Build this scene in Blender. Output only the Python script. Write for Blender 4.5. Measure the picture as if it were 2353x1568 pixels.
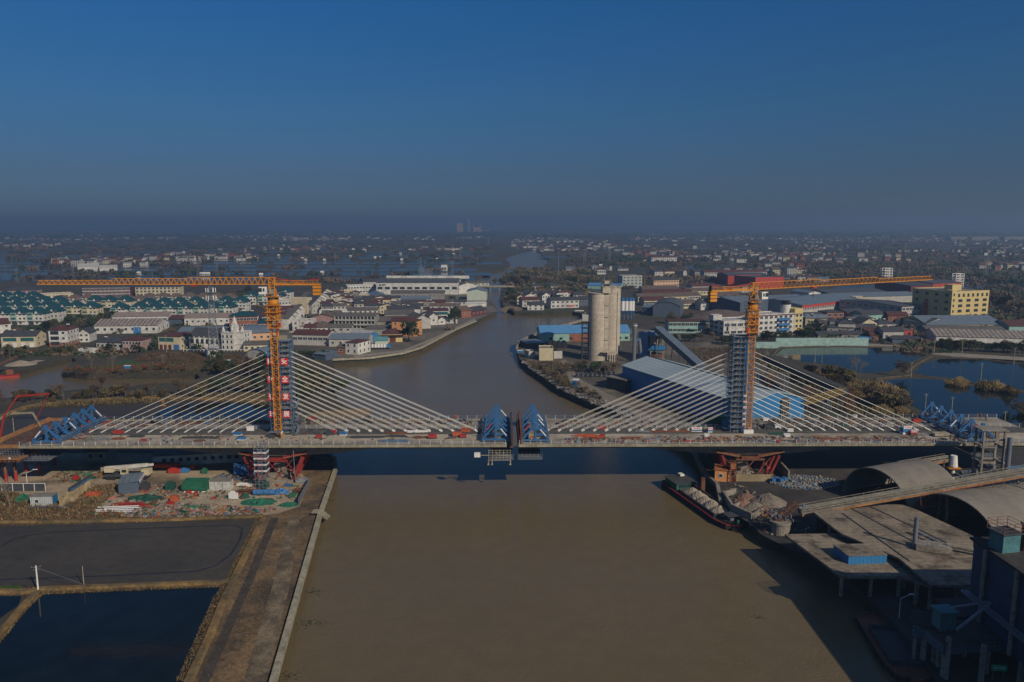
import bpy, math, random
from math import sin, cos, tan, pi, radians, sqrt, atan2, hypot
from mathutils import Vector, Matrix
S = bpy.context.scene
COL = S.collection
for o in list(bpy.data.objects): bpy.data.objects.remove(o)
# ---------------------------------------------------------------- camera
H = 73.0; PITCH = radians(8.49); F = 1792.4; CU, CV = 1176.5, 784.0
cam = bpy.data.cameras.new('camera'); camo = bpy.data.objects.new('camera', cam); COL.objects.link(camo)
cam.sensor_width = 36; cam.lens = 36*F/2353; cam.clip_start = 1; cam.clip_end = 60000
camo.location = (0, 0, H); camo.rotation_euler = (radians(90)-PITCH, 0, 0)
S.camera = camo
# ---------------------------------------------------------------- sky, sun, exposure
SUNEL = radians(32.5); SUNAZ = atan2(.645, -.764)
w = bpy.data.worlds.new('World'); S.world = w; w.use_nodes = True
nt = w.node_tree; nt.nodes.clear()
sky = nt.nodes.new('ShaderNodeTexSky'); sky.sky_type = 'NISHITA'; sky.sun_disc = False
sky.sun_elevation = SUNEL; sky.sun_rotation = SUNAZ; sky.altitude = 300; sky.air_density = 1.0; sky.dust_density = 0.6; sky.ozone_density = 3.0
tc = nt.nodes.new('ShaderNodeTexCoord'); sp = nt.nodes.new('ShaderNodeSeparateXYZ'); nt.links.new(tc.outputs['Generated'], sp.inputs[0])
rp = nt.nodes.new('ShaderNodeValToRGB'); nt.links.new(sp.outputs[2], rp.inputs[0])
cr = rp.color_ramp
cr.elements[0].position = 0.0; cr.elements[0].color = (.137, .205, .345, 1)
cr.elements[1].position = 1.0; cr.elements[1].color = (.75, .8, .9, 1)
for p_, c_ in ((.06, (.14, .207, .342)), (.14, (.13, .285, .44)), (.27, (.097, .35, .59)), (.5, (.2, .4, .62))):
    e_ = cr.elements.new(p_); e_.color = (*c_, 1)
mx = nt.nodes.new('ShaderNodeMix'); mx.data_type = 'RGBA'; mx.blend_type = 'MULTIPLY'; mx.inputs[0].default_value = 1
nt.links.new(sky.outputs[0], mx.inputs[6]); nt.links.new(rp.outputs[0], mx.inputs[7])
bg = nt.nodes.new('ShaderNodeBackground'); bg.inputs[1].default_value = .1
wo = nt.nodes.new('ShaderNodeOutputWorld'); nt.links.new(mx.outputs[2], bg.inputs[0]); nt.links.new(bg.outputs[0], wo.inputs[0])
sl = bpy.data.lights.new('sun', 'SUN'); sl.energy = 3.9; sl.angle = radians(.5); sl.color = (1, .87, .70)
so = bpy.data.objects.new('sun', sl); COL.objects.link(so)
sd = Vector((.645*cos(SUNEL), -.764*cos(SUNEL), sin(SUNEL)))
so.rotation_euler = sd.to_track_quat('Z', 'Y').to_euler(); so.location = (0, 0, 200)
S.view_settings.view_transform = 'Standard'; S.view_settings.look = 'None'; S.view_settings.exposure = -0.15; S.view_settings.gamma = 1
S.cycles.max_bounces = 5; S.cycles.diffuse_bounces = 2; S.cycles.glossy_bounces = 3; S.cycles.transmission_bounces = 2
S.cycles.volume_bounces = 0; S.cycles.transparent_max_bounces = 8; S.cycles.use_denoising = True
# ---------------------------------------------------------------- layout helpers
G = 2.5            # ground level of both banks, river surface at 0
cp, sp_ = cos(PITCH), sin(PITCH)
def ray(u, v):
    x = (u-CU)/F; y = -(v-CV)/F
    return Vector((x, cp + y*sp_, -sp_ + y*cp))
def P(u, v, z=G):
    d = ray(u, v); t = (z-H)/d.z
    return Vector((0, 0, H)) + d*t
def PY(u, v, Y):
    d = ray(u, v); return Vector((0, 0, H)) + d*(Y/d.y)
def V2(p): return (p.x, p.y)
def proj(p):
    x, y, z = p; D = y*cp + (H-z)*sp_
    return CU+F*x/D, CV+F*((H-z)*cp - y*sp_)/D
def htop(u, vb, vt, z=G):         # height of a thing whose base is seen at vb and top at vt
    b = P(u, vb, z); return PY(u, vt, b.y).z - z
def tag(o, label=None, cat=None, group=None, kind=None):
    if label: o['label'] = label
    if cat: o['category'] = cat
    if group: o['group'] = group
    if kind: o['kind'] = kind
    return o
def empty(name, loc, rz, label, cat, group=None):
    o = bpy.data.objects.new(name, None); COL.objects.link(o); o.location = loc; o.rotation_euler = (0, 0, rz)
    o.empty_display_size = .5
    return tag(o, label, cat, group)
def children(o): return [c for c in bpy.data.objects if c.parent == o]
def tree_of(root):
    return (root, [tree_of(c) for c in root.children])
def copy_tree(tr, parent=None, loc=None, rz=None, sc=None, label=None, group=None, swap=None):
    o, ch = tr; c = o.copy(); COL.objects.link(c)
    if parent: c.parent = parent
    if loc is not None: c.location = loc
    if rz is not None: c.rotation_euler = (0, 0, rz)
    if sc is not None: c.scale = sc if hasattr(sc, '__len__') else (sc, sc, sc)
    if label: c['label'] = label
    if group: c['group'] = group
    for k in ch: copy_tree(k, c)
    return c
ORD = ['first', 'second', 'third', 'fourth', 'fifth', 'sixth', 'seventh', 'eighth', 'ninth', 'tenth', 'eleventh', 'twelfth', 'thirteenth', 'fourteenth', 'fifteenth', 'sixteenth', 'seventeenth', 'eighteenth', 'nineteenth', 'twentieth']
# ---------------------------------------------------------------- materials
MATS = {}
def mat(name, col, rough=.8, metal=0, var=.18, scale=.4, fine=3.0, bump=0., stripe=None, spec=None, col2=None, mix=(.42, .6), mixscale=.05):
    if name in MATS: return MATS[name]
    m = bpy.data.materials.new(name); m.use_nodes = True; MATS[name] = m
    t = m.node_tree; N = t.nodes.new; L = t.links.new
    b = t.nodes['Principled BSDF']; b.inputs['Roughness'].default_value = rough; b.inputs['Metallic'].default_value = metal
    if spec is not None: b.inputs['Specular IOR Level'].default_value = spec
    geo = N('ShaderNodeNewGeometry')
    n1 = N('ShaderNodeTexNoise'); n1.inputs['Scale'].default_value = scale; n1.inputs['Detail'].default_value = 5; L(geo.outputs['Position'], n1.inputs['Vector'])
    n2 = N('ShaderNodeTexNoise'); n2.inputs['Scale'].default_value = fine; n2.inputs['Detail'].default_value = 3; L(geo.outputs['Position'], n2.inputs['Vector'])
    ad = N('ShaderNodeMath'); ad.operation = 'ADD'; L(n1.outputs[0], ad.inputs[0]); L(n2.outputs[0], ad.inputs[1])
    mr = N('ShaderNodeMapRange'); mr.inputs[1].default_value = .7; mr.inputs[2].default_value = 1.3; mr.inputs[3].default_value = 1-var*1.3; mr.inputs[4].default_value = 1+var
    L(ad.outputs[0], mr.inputs[0])
    src = None
    if col2 is not None:
        n3 = N('ShaderNodeTexNoise'); n3.inputs['Scale'].default_value = mixscale; n3.inputs['Detail'].default_value = 6; n3.inputs['Roughness'].default_value = .62
        L(geo.outputs['Position'], n3.inputs['Vector'])
        m3 = N('ShaderNodeMapRange'); m3.inputs[1].default_value = mix[0]; m3.inputs[2].default_value = mix[1]; L(n3.outputs[0], m3.inputs[0])
        mc = N('ShaderNodeMix'); mc.data_type = 'RGBA'; mc.inputs[6].default_value = (*col, 1); mc.inputs[7].default_value = (*col2, 1); L(m3.outputs[0], mc.inputs[0])
        src = mc.outputs[2]
    vm = N('ShaderNodeVectorMath'); vm.operation = 'SCALE'
    if src: L(src, vm.inputs[0])
    else: vm.inputs[0].default_value = col
    L(mr.outputs[0], vm.inputs['Scale'])
    out = vm.outputs[0]
    hgt = ad.outputs[0]
    if stripe:                      # (axis, spacing, strength) ribs of sheet metal / tile courses
        ax, spc, st = stripe
        tcx = N('ShaderNodeTexCoord'); sx = N('ShaderNodeSeparateXYZ'); L(tcx.outputs['Object'], sx.inputs[0])
        ml = N('ShaderNodeMath'); ml.operation = 'MULTIPLY'; ml.inputs[1].default_value = 2*pi/spc; L(sx.outputs[ax], ml.inputs[0])
        sn = N('ShaderNodeMath'); sn.operation = 'SINE'; L(ml.outputs[0], sn.inputs[0])
        m5 = N('ShaderNodeMapRange'); m5.inputs[1].default_value = -1; m5.inputs[2].default_value = 1; m5.inputs[3].default_value = 1-st; m5.inputs[4].default_value = 1+st*.4; L(sn.outputs[0], m5.inputs[0])
        v2 = N('ShaderNodeVectorMath'); v2.operation = 'SCALE'; L(out, v2.inputs[0]); L(m5.outputs[0], v2.inputs['Scale']); out = v2.outputs[0]
    L(out, b.inputs['Base Color'])
    if bump:
        bp = N('ShaderNodeBump'); bp.inputs['Strength'].default_value = min(1, bump); bp.inputs['Distance'].default_value = .3; L(hgt, bp.inputs['Height']); L(bp.outputs[0], b.inputs['Normal'])
    return m
def water(name, col, rough=.08, bump=.12, sc=.9, var=.12):
    m = mat(name, col, rough, 0, var, .02, .25); t = m.node_tree; N = t.nodes.new; L = t.links.new; b = t.nodes['Principled BSDF']
    b.inputs['IOR'].default_value = 1.33 if 'river' in name else 1.24
    geo = N('ShaderNodeNewGeometry'); mp = N('ShaderNodeMapping'); mp.inputs['Scale'].default_value = (.6, 1, 1); mp.inputs['Rotation'].default_value = (0, 0, .3); L(geo.outputs['Position'], mp.inputs[0])
    n = N('ShaderNodeTexNoise'); n.inputs['Scale'].default_value = sc; n.inputs['Detail'].default_value = 4; L(mp.outputs[0], n.inputs['Vector'])
    n2 = N('ShaderNodeTexNoise'); n2.inputs['Scale'].default_value = .03; n2.inputs['Detail'].default_value = 2; L(mp.outputs[0], n2.inputs['Vector'])
    mm = N('ShaderNodeMath'); mm.operation = 'MULTIPLY'; L(n.outputs[0], mm.inputs[0]); L(n2.outputs[0], mm.inputs[1])
    bp = N('ShaderNodeBump'); bp.inputs['Strength'].default_value = bump; bp.inputs['Distance'].default_value = .5; L(mm.outputs[0], bp.inputs['Height']); L(bp.outputs[0], b.inputs['Normal'])
    return m
M = dict(
 concrete=mat('concrete', (.30, .265, .205), .9, var=.25, scale=.12, fine=1.4, col2=(.22, .19, .145), mixscale=.1),
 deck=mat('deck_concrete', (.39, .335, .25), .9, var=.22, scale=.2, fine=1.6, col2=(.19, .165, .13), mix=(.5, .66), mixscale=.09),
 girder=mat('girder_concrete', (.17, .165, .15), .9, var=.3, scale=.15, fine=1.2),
 oldcon=mat('weathered_concrete', (.24, .215, .175), .9, var=.35, scale=.2, fine=1.5),
 edge=mat('edge_concrete', (.30, .27, .19), .9, var=.3, fine=1.2),
 yellow=mat('crane_yellow', (.62, .24, .015), .5, var=.12),
 dred=mat('dull_red', (.24, .025, .018), .7, var=.3),
 blue=mat('truss_blue', (.032, .13, .30), .5, var=.15),
 blue2=mat('scaffold_blue', (.085, .155, .26), .6, var=.2),
 steel=mat('grey_steel', (.17, .19, .22), .5, .2, var=.2),
 plank=mat('grey_plank', (.20, .21, .22), .8, var=.3),
 white=mat('white_paint', (.72, .70, .66), .6, var=.08),
 cable=mat('cable_sheath', (.72, .69, .60), .45, var=.04),
 red=mat('red_paint', (.36, .03, .02), .55, var=.15),
 orange=mat('orange_paint', (.42, .09, .03), .6, var=.2),
 rust=mat('rusty_steel', (.17, .065, .035), .85, var=.4, fine=2),
 wood=mat('formwork_wood', (.30, .15, .06), .85, var=.35, fine=2),
 black=mat('black_rubber', (.02, .02, .022), .8),
 dark=mat('dark_steel', (.05, .055, .06), .7, var=.2),
 glass=mat('window_glass', (.03, .045, .055), .12, var=.3),
 tglass=mat('teal_glass', (.03, .12, .12), .15, var=.2),
 frame=mat('window_frame', (.62, .62, .60), .6),
 green=mat('green_net', (.014, .12, .065), .85, var=.35, fine=2),
 dgreen=mat('dark_green_net', (.01, .07, .045), .85, var=.4, fine=2),
 tarp=mat('blue_tarp', (.04, .16, .36), .6, var=.2),
 coal=mat('coal_dust', (.028, .026, .026), .95, var=.4, scale=.15, fine=1.2, col2=(.055, .047, .042), mixscale=.05),
 sand=mat('sand', (.30, .25, .185), .95, var=.2, scale=.3, fine=2),
 bark=mat('bark', (.10, .075, .055), .95),
)
# ---------------------------------------------------------------- mesh builder
class MB:
    def __init__(s, *mats): s.v = []; s.f = []; s.mi = []; s.mats = list(mats) or [M['concrete']]; s.cur = 0
    def use(s, i): s.cur = i; return s
    def add(s, vs, fs):
        n = len(s.v); s.v += [tuple(q) for q in vs]; s.f += [tuple(i+n for i in f) for f in fs]; s.mi += [s.cur]*len(fs); return s
    def box(s, c, d, rz=0, rx=0, ry=0):
        x, y, z = d[0]/2, d[1]/2, d[2]/2
        vs = [Vector((a*x, b*y, e*z)) for a in (-1, 1) for b in (-1, 1) for e in (-1, 1)]
        if rz or rx or ry:
            R = Matrix.Rotation(rz, 3, 'Z') @ Matrix.Rotation(ry, 3, 'Y') @ Matrix.Rotation(rx, 3, 'X'); vs = [R @ q for q in vs]
        c = Vector(c)
        return s.add([q+c for q in vs], [(0, 1, 3, 2), (4, 6, 7, 5), (0, 4, 5, 1), (2, 3, 7, 6), (0, 2, 6, 4), (1, 5, 7, 3)])
    def bx(s, x0, x1, y0, y1, z0, z1): return s.box(((x0+x1)/2, (y0+y1)/2, (z0+z1)/2), (abs(x1-x0), abs(y1-y0), abs(z1-z0)))
    def beam(s, p, q, a, b=None):
        p = Vector(p); q = Vector(q); d = q-p; L = d.length
        if L < 1e-6: return s
        b = b or a; d.normalize(); up = Vector((0, 0, 1)) if abs(d.z) < .98 else Vector((0, 1, 0))
        r = d.cross(up).normalized()*a/2; t = r.cross(d).normalized()*b/2
        vs = [e+i*r+j*t for e in (p, q) for i, j in ((-1, -1), (1, -1), (1, 1), (-1, 1))]
        return s.add(vs, [(0, 1, 2, 3), (7, 6, 5, 4), (0, 4, 5, 1), (1, 5, 6, 2), (2, 6, 7, 3), (3, 7, 4, 0)])
    def cyl(s, p, q, r, r2=None, n=10, cap=True):
        p = Vector(p); q = Vector(q); r2 = r if r2 is None else r2; d = (q-p).normalized()
        up = Vector((0, 0, 1)) if abs(d.z) < .98 else Vector((0, 1, 0)); a = d.cross(up).normalized(); b = a.cross(d)
        vs = [p+(a*cos(2*pi*i/n)+b*sin(2*pi*i/n))*r for i in range(n)]+[q+(a*cos(2*pi*i/n)+b*sin(2*pi*i/n))*r2 for i in range(n)]
        fs = [(i, (i+1) % n, n+(i+1) % n, n+i) for i in range(n)]
        if cap: fs += [tuple(range(n-1, -1, -1)), tuple(range(n, 2*n))]
        return s.add(vs, fs)
    def prism(s, pts, z0, z1):
        n = len(pts); ar = sum(pts[i][0]*pts[(i+1) % n][1]-pts[(i+1) % n][0]*pts[i][1] for i in range(n))
        if ar < 0: pts = pts[::-1]
        return s.add([(x, y, z0) for x, y in pts]+[(x, y, z1) for x, y in pts], [tuple(range(n, 2*n)), tuple(range(n-1, -1, -1))]+[(i, (i+1) % n, n+(i+1) % n, n+i) for i in range(n)])
    def sheet(s, pts, z):
        n = len(pts); ar = sum(pts[i][0]*pts[(i+1) % n][1]-pts[(i+1) % n][0]*pts[i][1] for i in range(n))
        if ar < 0: pts = pts[::-1]
        return s.add([(x, y, z) for x, y in pts], [tuple(range(n))])
    def lattice(s, p, q, w, h, bay, t=.14, tri=False, up=None, t2=None):
        "lattice girder from p to q, width w (sideways) and height h (up)"
        p = Vector(p); q = Vector(q); d = q-p; L = d.length; d.normalize(); t2 = t2 or t*.6
        u = Vector(up) if up else (Vector((0, 0, 1)) if abs(d.z) < .9 else Vector((0, 1, 0)))
        r = d.cross(u).normalized(); u = r.cross(d).normalized()
        cs = [(-w/2, 0), (w/2, 0), (0, h)] if tri else [(-w/2, -h/2), (w/2, -h/2), (w/2, h/2), (-w/2, h/2)]
        def pt(c, k): return p+d*k+r*c[0]+u*c[1]
        for c in cs: s.beam(pt(c, 0), pt(c, L), t)
        n = max(1, round(L/bay)); m = len(cs)
        for i in range(n+1):
            k = L*i/n
            for a in range(m):
                A, B = cs[a], cs[(a+1) % m]
                if not tri or (a == 0): s.beam(pt(A, k), pt(B, k), t2)
                if i < n:
                    k2 = L*(i+1)/n; km = (k+k2)/2
                    if tri and a: s.beam(pt(A if a == 1 else B, k), pt(B if a == 1 else A, km), t2); s.beam(pt(B if a == 1 else A, km), pt(A if a == 1 else B, k2), t2)
                    elif (i+a) % 2: s.beam(pt(A, k), pt(B, k2), t2)
                    else: s.beam(pt(B, k), pt(A, k2), t2)
        return s
    def build(s, name, parent=None, loc=None, rz=None, smooth=False):
        me = bpy.data.meshes.new(name); me.from_pydata(s.v, [], s.f)
        for m in s.mats: me.materials.append(m)
        if len(s.mats) > 1: me.polygons.foreach_set('material_index', s.mi)
        if smooth: me.polygons.foreach_set('use_smooth', [True]*len(s.f))
        me.update()
        o = bpy.data.objects.new(name, me); COL.objects.link(o)
        if parent: o.parent = parent
        if loc is not None: o.location = loc
        if rz is not None: o.rotation_euler = (0, 0, rz)
        return o
def inst(me_obj, name, parent, loc, rz=0, sc=None):
    o = bpy.data.objects.new(name, me_obj); COL.objects.link(o); o.parent = parent; o.location = loc; o.rotation_euler = (0, 0, rz)
    if sc: o.scale = sc
    return o
def textmesh(txt, size, m, name, parent, loc, rot, bold=0):
    c = bpy.data.curves.new(name, 'FONT'); c.body = txt; c.size = size; c.align_x = 'CENTER'; c.align_y = 'CENTER'; c.offset = bold
    t = bpy.data.objects.new(name, c); COL.objects.link(t); bpy.context.view_layer.update()
    me = bpy.data.meshes.new_from_object(t.evaluated_get(bpy.context.evaluated_depsgraph_get())); bpy.data.objects.remove(t)
    me.materials.clear(); me.materials.append(m)
    o = bpy.data.objects.new(name, me); COL.objects.link(o); o.parent = parent; o.location = loc; o.rotation_euler = rot
    return o
# ================================================================ TERRAIN
random.seed(7)
g_mat = mat('ground_earth', (.060, .046, .030), .95, var=.35, scale=.06, fine=.8, col2=(.040, .042, .022), mix=(.40, .60), mixscale=.012)
dirt = mat('bank_dirt', (.185, .118, .055), .95, var=.4, scale=.1, fine=1.3, col2=(.070, .052, .034), mix=(.42, .60), mixscale=.11)
yard = mat('yard_earth', (.36, .285, .19), .95, var=.3, scale=.12, fine=1.2, col2=(.15, .115, .08), mix=(.5, .66), mixscale=.07)
mud = mat('pond_mud', (.052, .044, .034), .85, var=.22, scale=.05, fine=.5, col2=(.040, .038, .034), mixscale=.03)
drygrass = mat('dry_grass', (.20, .125, .045), .95, var=.35, fine=1.5, col2=(.10, .075, .035), mix=(.45, .6), mixscale=.12)
asphalt = mat('asphalt', (.12, .112, .10), .9, var=.2)
pav = mat('pavement', (.27, .235, .18), .9, var=.25, fine=1)
river_m = water('river_water', (.136, .103, .052), .15, .4, 2.0, .06)
pond_m = water('pond_water', (.006, .011, .014), .05, .06, .8, .3)
far_m = water('fishpond_water', (.012, .018, .022), .1, .08, .3, .3)
FAR = 14000
MB(river_m).sheet([(-FAR, -400), (FAR, -400), (FAR, FAR), (-FAR, FAR)], 0).build('river_water')['kind'] = 'structure'
LB = [(628, 1568), (735, 1185), (772, 1080), (770, 1056), (752, 1042), (738, 1020), (755, 990), (820, 970), (850, 947), (846, 936), (815, 945), (792, 935), (772, 912), (766, 880), (770, 850), (764, 827), (850, 823), (925, 812), (965, 800), (1000, 782), (1045, 758), (1092, 738), (1128, 722), (1142, 717), (1138, 703), (1121, 686), (1118, 672), (1098, 655), (1078, 646), (1126, 626), (1152, 621), (1168, 614), (1172, 606), (1163, 598), (1160, 592), (1172, 587), (1190, 581), (1212, 577), (1228, 572)]
RB = [(1236, 572), (1232, 577), (1246, 581), (1243, 586), (1254, 591), (1262, 598), (1257, 607), (1246, 613), (1232, 617), (1205, 621), (1176, 626), (1152, 640), (1158, 662), (1150, 686), (1156, 703), (1182, 718), (1245, 719), (1316, 717), (1345, 722), (1350, 729), (1340, 738), (1301, 749), (1241, 766), (1191, 789), (1188, 802), (1192, 822), (1216, 846), (1250, 868), (1291, 897), (1330, 915), (1359, 927), (1400, 942), (1455, 962), (1520, 995), (1570, 1022), (1596, 1043), (1617, 1086), (1648, 1117), (1656, 1154), (1690, 1180), (1727, 1197), (1745, 1225), (1767, 1238), (1812, 1250), (1952, 1332), (1990, 1372), (2055, 1430), (2115, 1500), (2165, 1568)]
lb = [V2(P(*q)) for q in LB]; rb = [V2(P(*q)) for q in RB]
outer = [(-FAR, -300), (-40, -300), (-42, 60)]+lb+rb+[(95, 60), (110, -300), (FAR, -300), (FAR, FAR), (-FAR, FAR)]
canal = [V2(P(*q)) for q in [(-60, 905), (-60, 850), (50, 852), (100, 838), (165, 822), (176, 828), (150, 842), (142, 855), (200, 862), (300, 860), (450, 858), (460, 868), (430, 880), (330, 882), (280, 893), (200, 893), (100, 902), (20, 915)]]
def land(name, outer, holes, z0, z1, m):
    from mathutils.geometry import tessellate_polygon
    loops = [outer]+holes; allp = [p for l in loops for p in l]
    tri = tessellate_polygon([[Vector((x, y, 0)) for x, y in l] for l in loops])
    fs = []
    for a, b, c in tri:
        A, B, C = allp[a], allp[b], allp[c]
        cr_ = (B[0]-A[0])*(C[1]-A[1])-(B[1]-A[1])*(C[0]-A[0]); fs.append((a, b, c) if cr_ > 0 else (a, c, b))
    n = len(allp); o_ = MB(m); off = 0; sf = []
    for l in loops:
        k = len(l); sf += [(off+i, off+(i+1) % k, n+off+(i+1) % k, n+off+i) for i in range(k)]; off += k
    o_.add([(x, y, z1) for x, y in allp]+[(x, y, z0) for x, y in allp], fs+sf)
    return o_.build(name)
tag(land('ground', outer, [canal], -2, G, g_mat), kind='structure')
NS = [0]
def patch(name, pts, m, dz=.03, kind='structure', world=False):
    NS[0] += 1
    q = pts if world else [V2(P(*p)) for p in pts]
    return tag(MB(m).sheet(q, G+dz+.001*NS[0]).build(name), kind=kind)
def ridge(name, pts, wd, hh, m, dz=0, cat=None, label=None, group=None, kind='structure', z=None, base=G, flat=.45):
    "raised dike/kerb/wall of trapezoid section following a line (v coordinates)"
    q = [Vector(V2(P(*p, base))) for p in pts]; o_ = MB(m); vs = []
    for i, p in enumerate(q):
        d = (q[min(i+1, len(q)-1)]-q[max(i-1, 0)]).normalized(); nrm = Vector((-d.y, d.x)); j = random.uniform(.9, 1.1) if flat < .9 else 1
        for a, zz in ((-.5*j, -.4), (-.5*flat, hh), (.5*flat, hh), (.5*j, -.4)): vs.append((p.x+nrm.x*a*wd, p.y+nrm.y*a*wd, base+zz+dz))
    fs = [(4*i+k, 4*i+k+1, 4*i+k+5, 4*i+k+4) for i in range(len(q)-1) for k in range(3)]+[(3, 2, 1, 0), tuple(4*(len(q)-1)+k for k in range(4))]
    o_.add(vs, [f[::-1] for f in fs]); o = o_.build(name)
    return tag(o, label, cat, group, kind)
# left near bank: dirt strip, mud pond, pond
patch('ground', [(628, 1568), (735, 1185), (772, 1080), (768, 1050), (640, 1050), (640, 1115), (600, 1190), (525, 1340), (425, 1568)], dirt, .02)
patch('path', [(455, 1568), (560, 1340), (622, 1190), (640, 1190), (578, 1345), (480, 1568)], mat('dark_track', (.048, .040, .032), .95, var=.35), .04)
patch('ground', [(560, 1568), (625, 1350), (665, 1190), (690, 1190), (665, 1350), (610, 1568)], mat('worn_track', (.20, .155, .095), .95, var=.35, col2=(.09, .07, .045), mix=(.4, .55), mixscale=.15), .045)
patch('ground', [(-420, 1042), (640, 1042), (712, 1106), (688, 1164), (640, 1180), (600, 1185), (-420, 1198)], yard, .03)
patch('pond_mud', [(-420, 1207), (300, 1202), (597, 1190), (560, 1262), (523, 1334), (250, 1343), (-420, 1352)], mud, .05)
chn = mat('wet_mud', (.020, .022, .024), .5, var=.4)
def ribbon(name, pts, w, m, dz, base=G):
    q = [Vector(V2(P(*p))) for p in pts]; L_ = []; R_ = []
    for i, p in enumerate(q):
        d = (q[min(i+1, len(q)-1)]-q[max(i-1, 0)]).normalized(); L_.append((p.x-d.y*w/2, p.y+d.x*w/2)); R_.append((p.x+d.y*w/2, p.y-d.x*w/2))
    NS[0] += 1; o_ = MB(m); n = len(q); z = base+dz+.001*NS[0]
    o_.add([(x, y, z) for x, y in L_]+[(x, y, z) for x, y in R_], [(i+1, i, n+i, n+i+1) for i in range(n-1)])
    return tag(o_.build(name), kind='structure')
ribbon('drain_channel', [(-20, 1266), (5, 1255), (30, 1240), (70, 1230), (120, 1224), (300, 1216), (500, 1209), (545, 1209), (557, 1216), (552, 1240), (530, 1275), (495, 1301), (450, 1314), (250, 1324), (-30, 1334)], .5, chn, .06)
patch('pond_water', [(-420, 1478), (0, 1476), (30, 1440), (62, 1398), (82, 1375), (110, 1366), (300, 1356), (507, 1350), (497, 1390), (462, 1480), (424, 1568), (390, 1680), (-420, 1680)], pond_m, .06)
patch('pond_water', [(-420, 1371), (50, 1371), (42, 1392), (0, 1422), (-420, 1470)], pond_m, .06)
for pl_, w_ in (([(-420, 1352), (-60, 1359), (60, 1363), (100, 1356), (300, 1348), (505, 1341), (530, 1336)], 2.2), ([(86, 1362), (55, 1392), (20, 1435), (-10, 1462), (-60, 1500)], 2.0),
                ([(604, 1192), (570, 1262), (540, 1325), (515, 1375), (480, 1465), (432, 1568), (390, 1680)], 2.2), ([(-420, 1206), (-60, 1203), (120, 1200), (400, 1196), (604, 1187)], 2.0)):
    ridge('dike', pl_, w_, .55, drygrass)
# embankment walls
ridge('river_wall', [(600, 1680), (628, 1568), (735, 1185), (771, 1080)], 1.1, .7, M['edge'], cat='wall', label='straight pale concrete parapet along the near left river bank', kind=None, flat=.9)
ridge('river_wall', [(771, 1080), (770, 1056), (752, 1042), (738, 1020)], 1.0, .6, M['oldcon'], cat='wall', label='concrete bank wall curving in the shade under the left bridge half', kind=None, flat=.9)
ridge('river_wall', [(764, 827), (850, 823), (925, 812), (965, 800), (1000, 782), (1045, 758), (1092, 738)], 2.2, .5, M['edge'], cat='wall', label='curved pale embankment wall along the riverside town', kind=None, flat=.8)
ridge('river_wall', [(1345, 722), (1340, 738), (1301, 749), (1241, 766), (1191, 789), (1188, 802)], 1.2, 1.6, M['oldcon'], cat='wall', label='grey bank wall round the silo yard on the right bank point', kind=None, flat=.8)
ridge('river_wall', [(1570, 1022), (1596, 1043), (1617, 1086), (1648, 1117), (1656, 1154)], 1.0, .8, M['oldcon'], cat='wall', label='grey river wall below the right bridge half', kind=None, flat=.9)
# beyond the bridge, left
patch('pond_mud', [(-60, 1000), (60, 948), (110, 936), (200, 925), (330, 918), (520, 920), (610, 926), (640, 975), (-60, 1010)], mat('grey_mud', (.050, .043, .034), .6, var=.25, scale=.04), .03)
patch('pond_water', [(340, 972), (365, 945), (420, 930), (560, 925), (628, 930), (640, 972)], pond_m, .05)
ridge('dike', [(-40, 975), (60, 938), (140, 926), (250, 919), (330, 917), (480, 919), (620, 924)], 3.5, 1.0, drygrass)
patch('ground', [(640, 975), (700, 955), (745, 945), (846, 938), (852, 948), (820, 972), (735, 992)], mat('spit_sand', (.20, .135, .06), .95, var=.35, col2=(.06, .06, .025), mix=(.45, .55), mixscale=.05), .03)
patch('ground', [(210, 840), (420, 828), (560, 830), (500, 852), (300, 856), (160, 850)], mat('weedy_field', (.085, .055, .03), .95, var=.35, col2=(.035, .06, .02), mix=(.5, .6), mixscale=.05), .03)
patch('ground', [(268, 830), (300, 826), (322, 834), (300, 842), (268, 842)], mat('crop_green', (.03, .075, .02), .95, var=.3), .04)
# right bank
patch('ground', [(1640, 1040), (1760, 1035), (2360, 1030), (2420, 1568), (2165, 1568), (2055, 1430), (1952, 1332), (1767, 1238), (1690, 1180), (1656, 1154)], M['coal'], .02)
patch('ground', [(1191, 790), (1345, 740), (1500, 760), (1760, 800), (1870, 975), (1640, 1030), (1520, 995), (1400, 942), (1291, 897), (1216, 846)], mat('works_yard', (.085, .073, .055), .95, var=.35, col2=(.16, .135, .095), mix=(.48, .6), mixscale=.04), .02)
patch('road', [(1278, 832), (1300, 826), (1330, 870), (1440, 928), (1560, 985), (1520, 992), (1400, 925), (1305, 880)], mat('dusty_road', (.20, .17, .13), .95, var=.2), .04)
patch('pond_water', [(1780, 818), (1800, 802), (1900, 799), (1995, 799), (2060, 802), (2130, 816), (2080, 836), (2040, 855), (1980, 858), (1930, 840), (1850, 832)], pond_m, .05)
patch('pond_water', [(2100, 858), (2120, 838), (2160, 826), (2250, 824), (2420, 832), (2420, 906), (2250, 884), (2150, 868)], pond_m, .05)
patch('pond_water', [(2026, 876), (2090, 870), (2160, 873), (2260, 893), (2420, 914), (2420, 985), (2260, 980), (2120, 945), (2060, 912)], pond_m, .05)
for pl_ in ([(2010, 872), (2095, 863), (2180, 872), (2260, 888), (2400, 911)], [(2080, 858), (2105, 838), (2140, 820), (2250, 826), (2400, 842)], [(1770, 822), (1790, 800), (1900, 796), (2060, 799), (2140, 814)]):
    ridge('dike', pl_, 2.0, .5, mat('dull_dike', (.085, .062, .034), .95, var=.4, fine=1.5))
patch('road', [(2130, 805), (2200, 812), (2420, 826), (2420, 833), (2190, 820), (2120, 812)], pav, .05)
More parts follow.
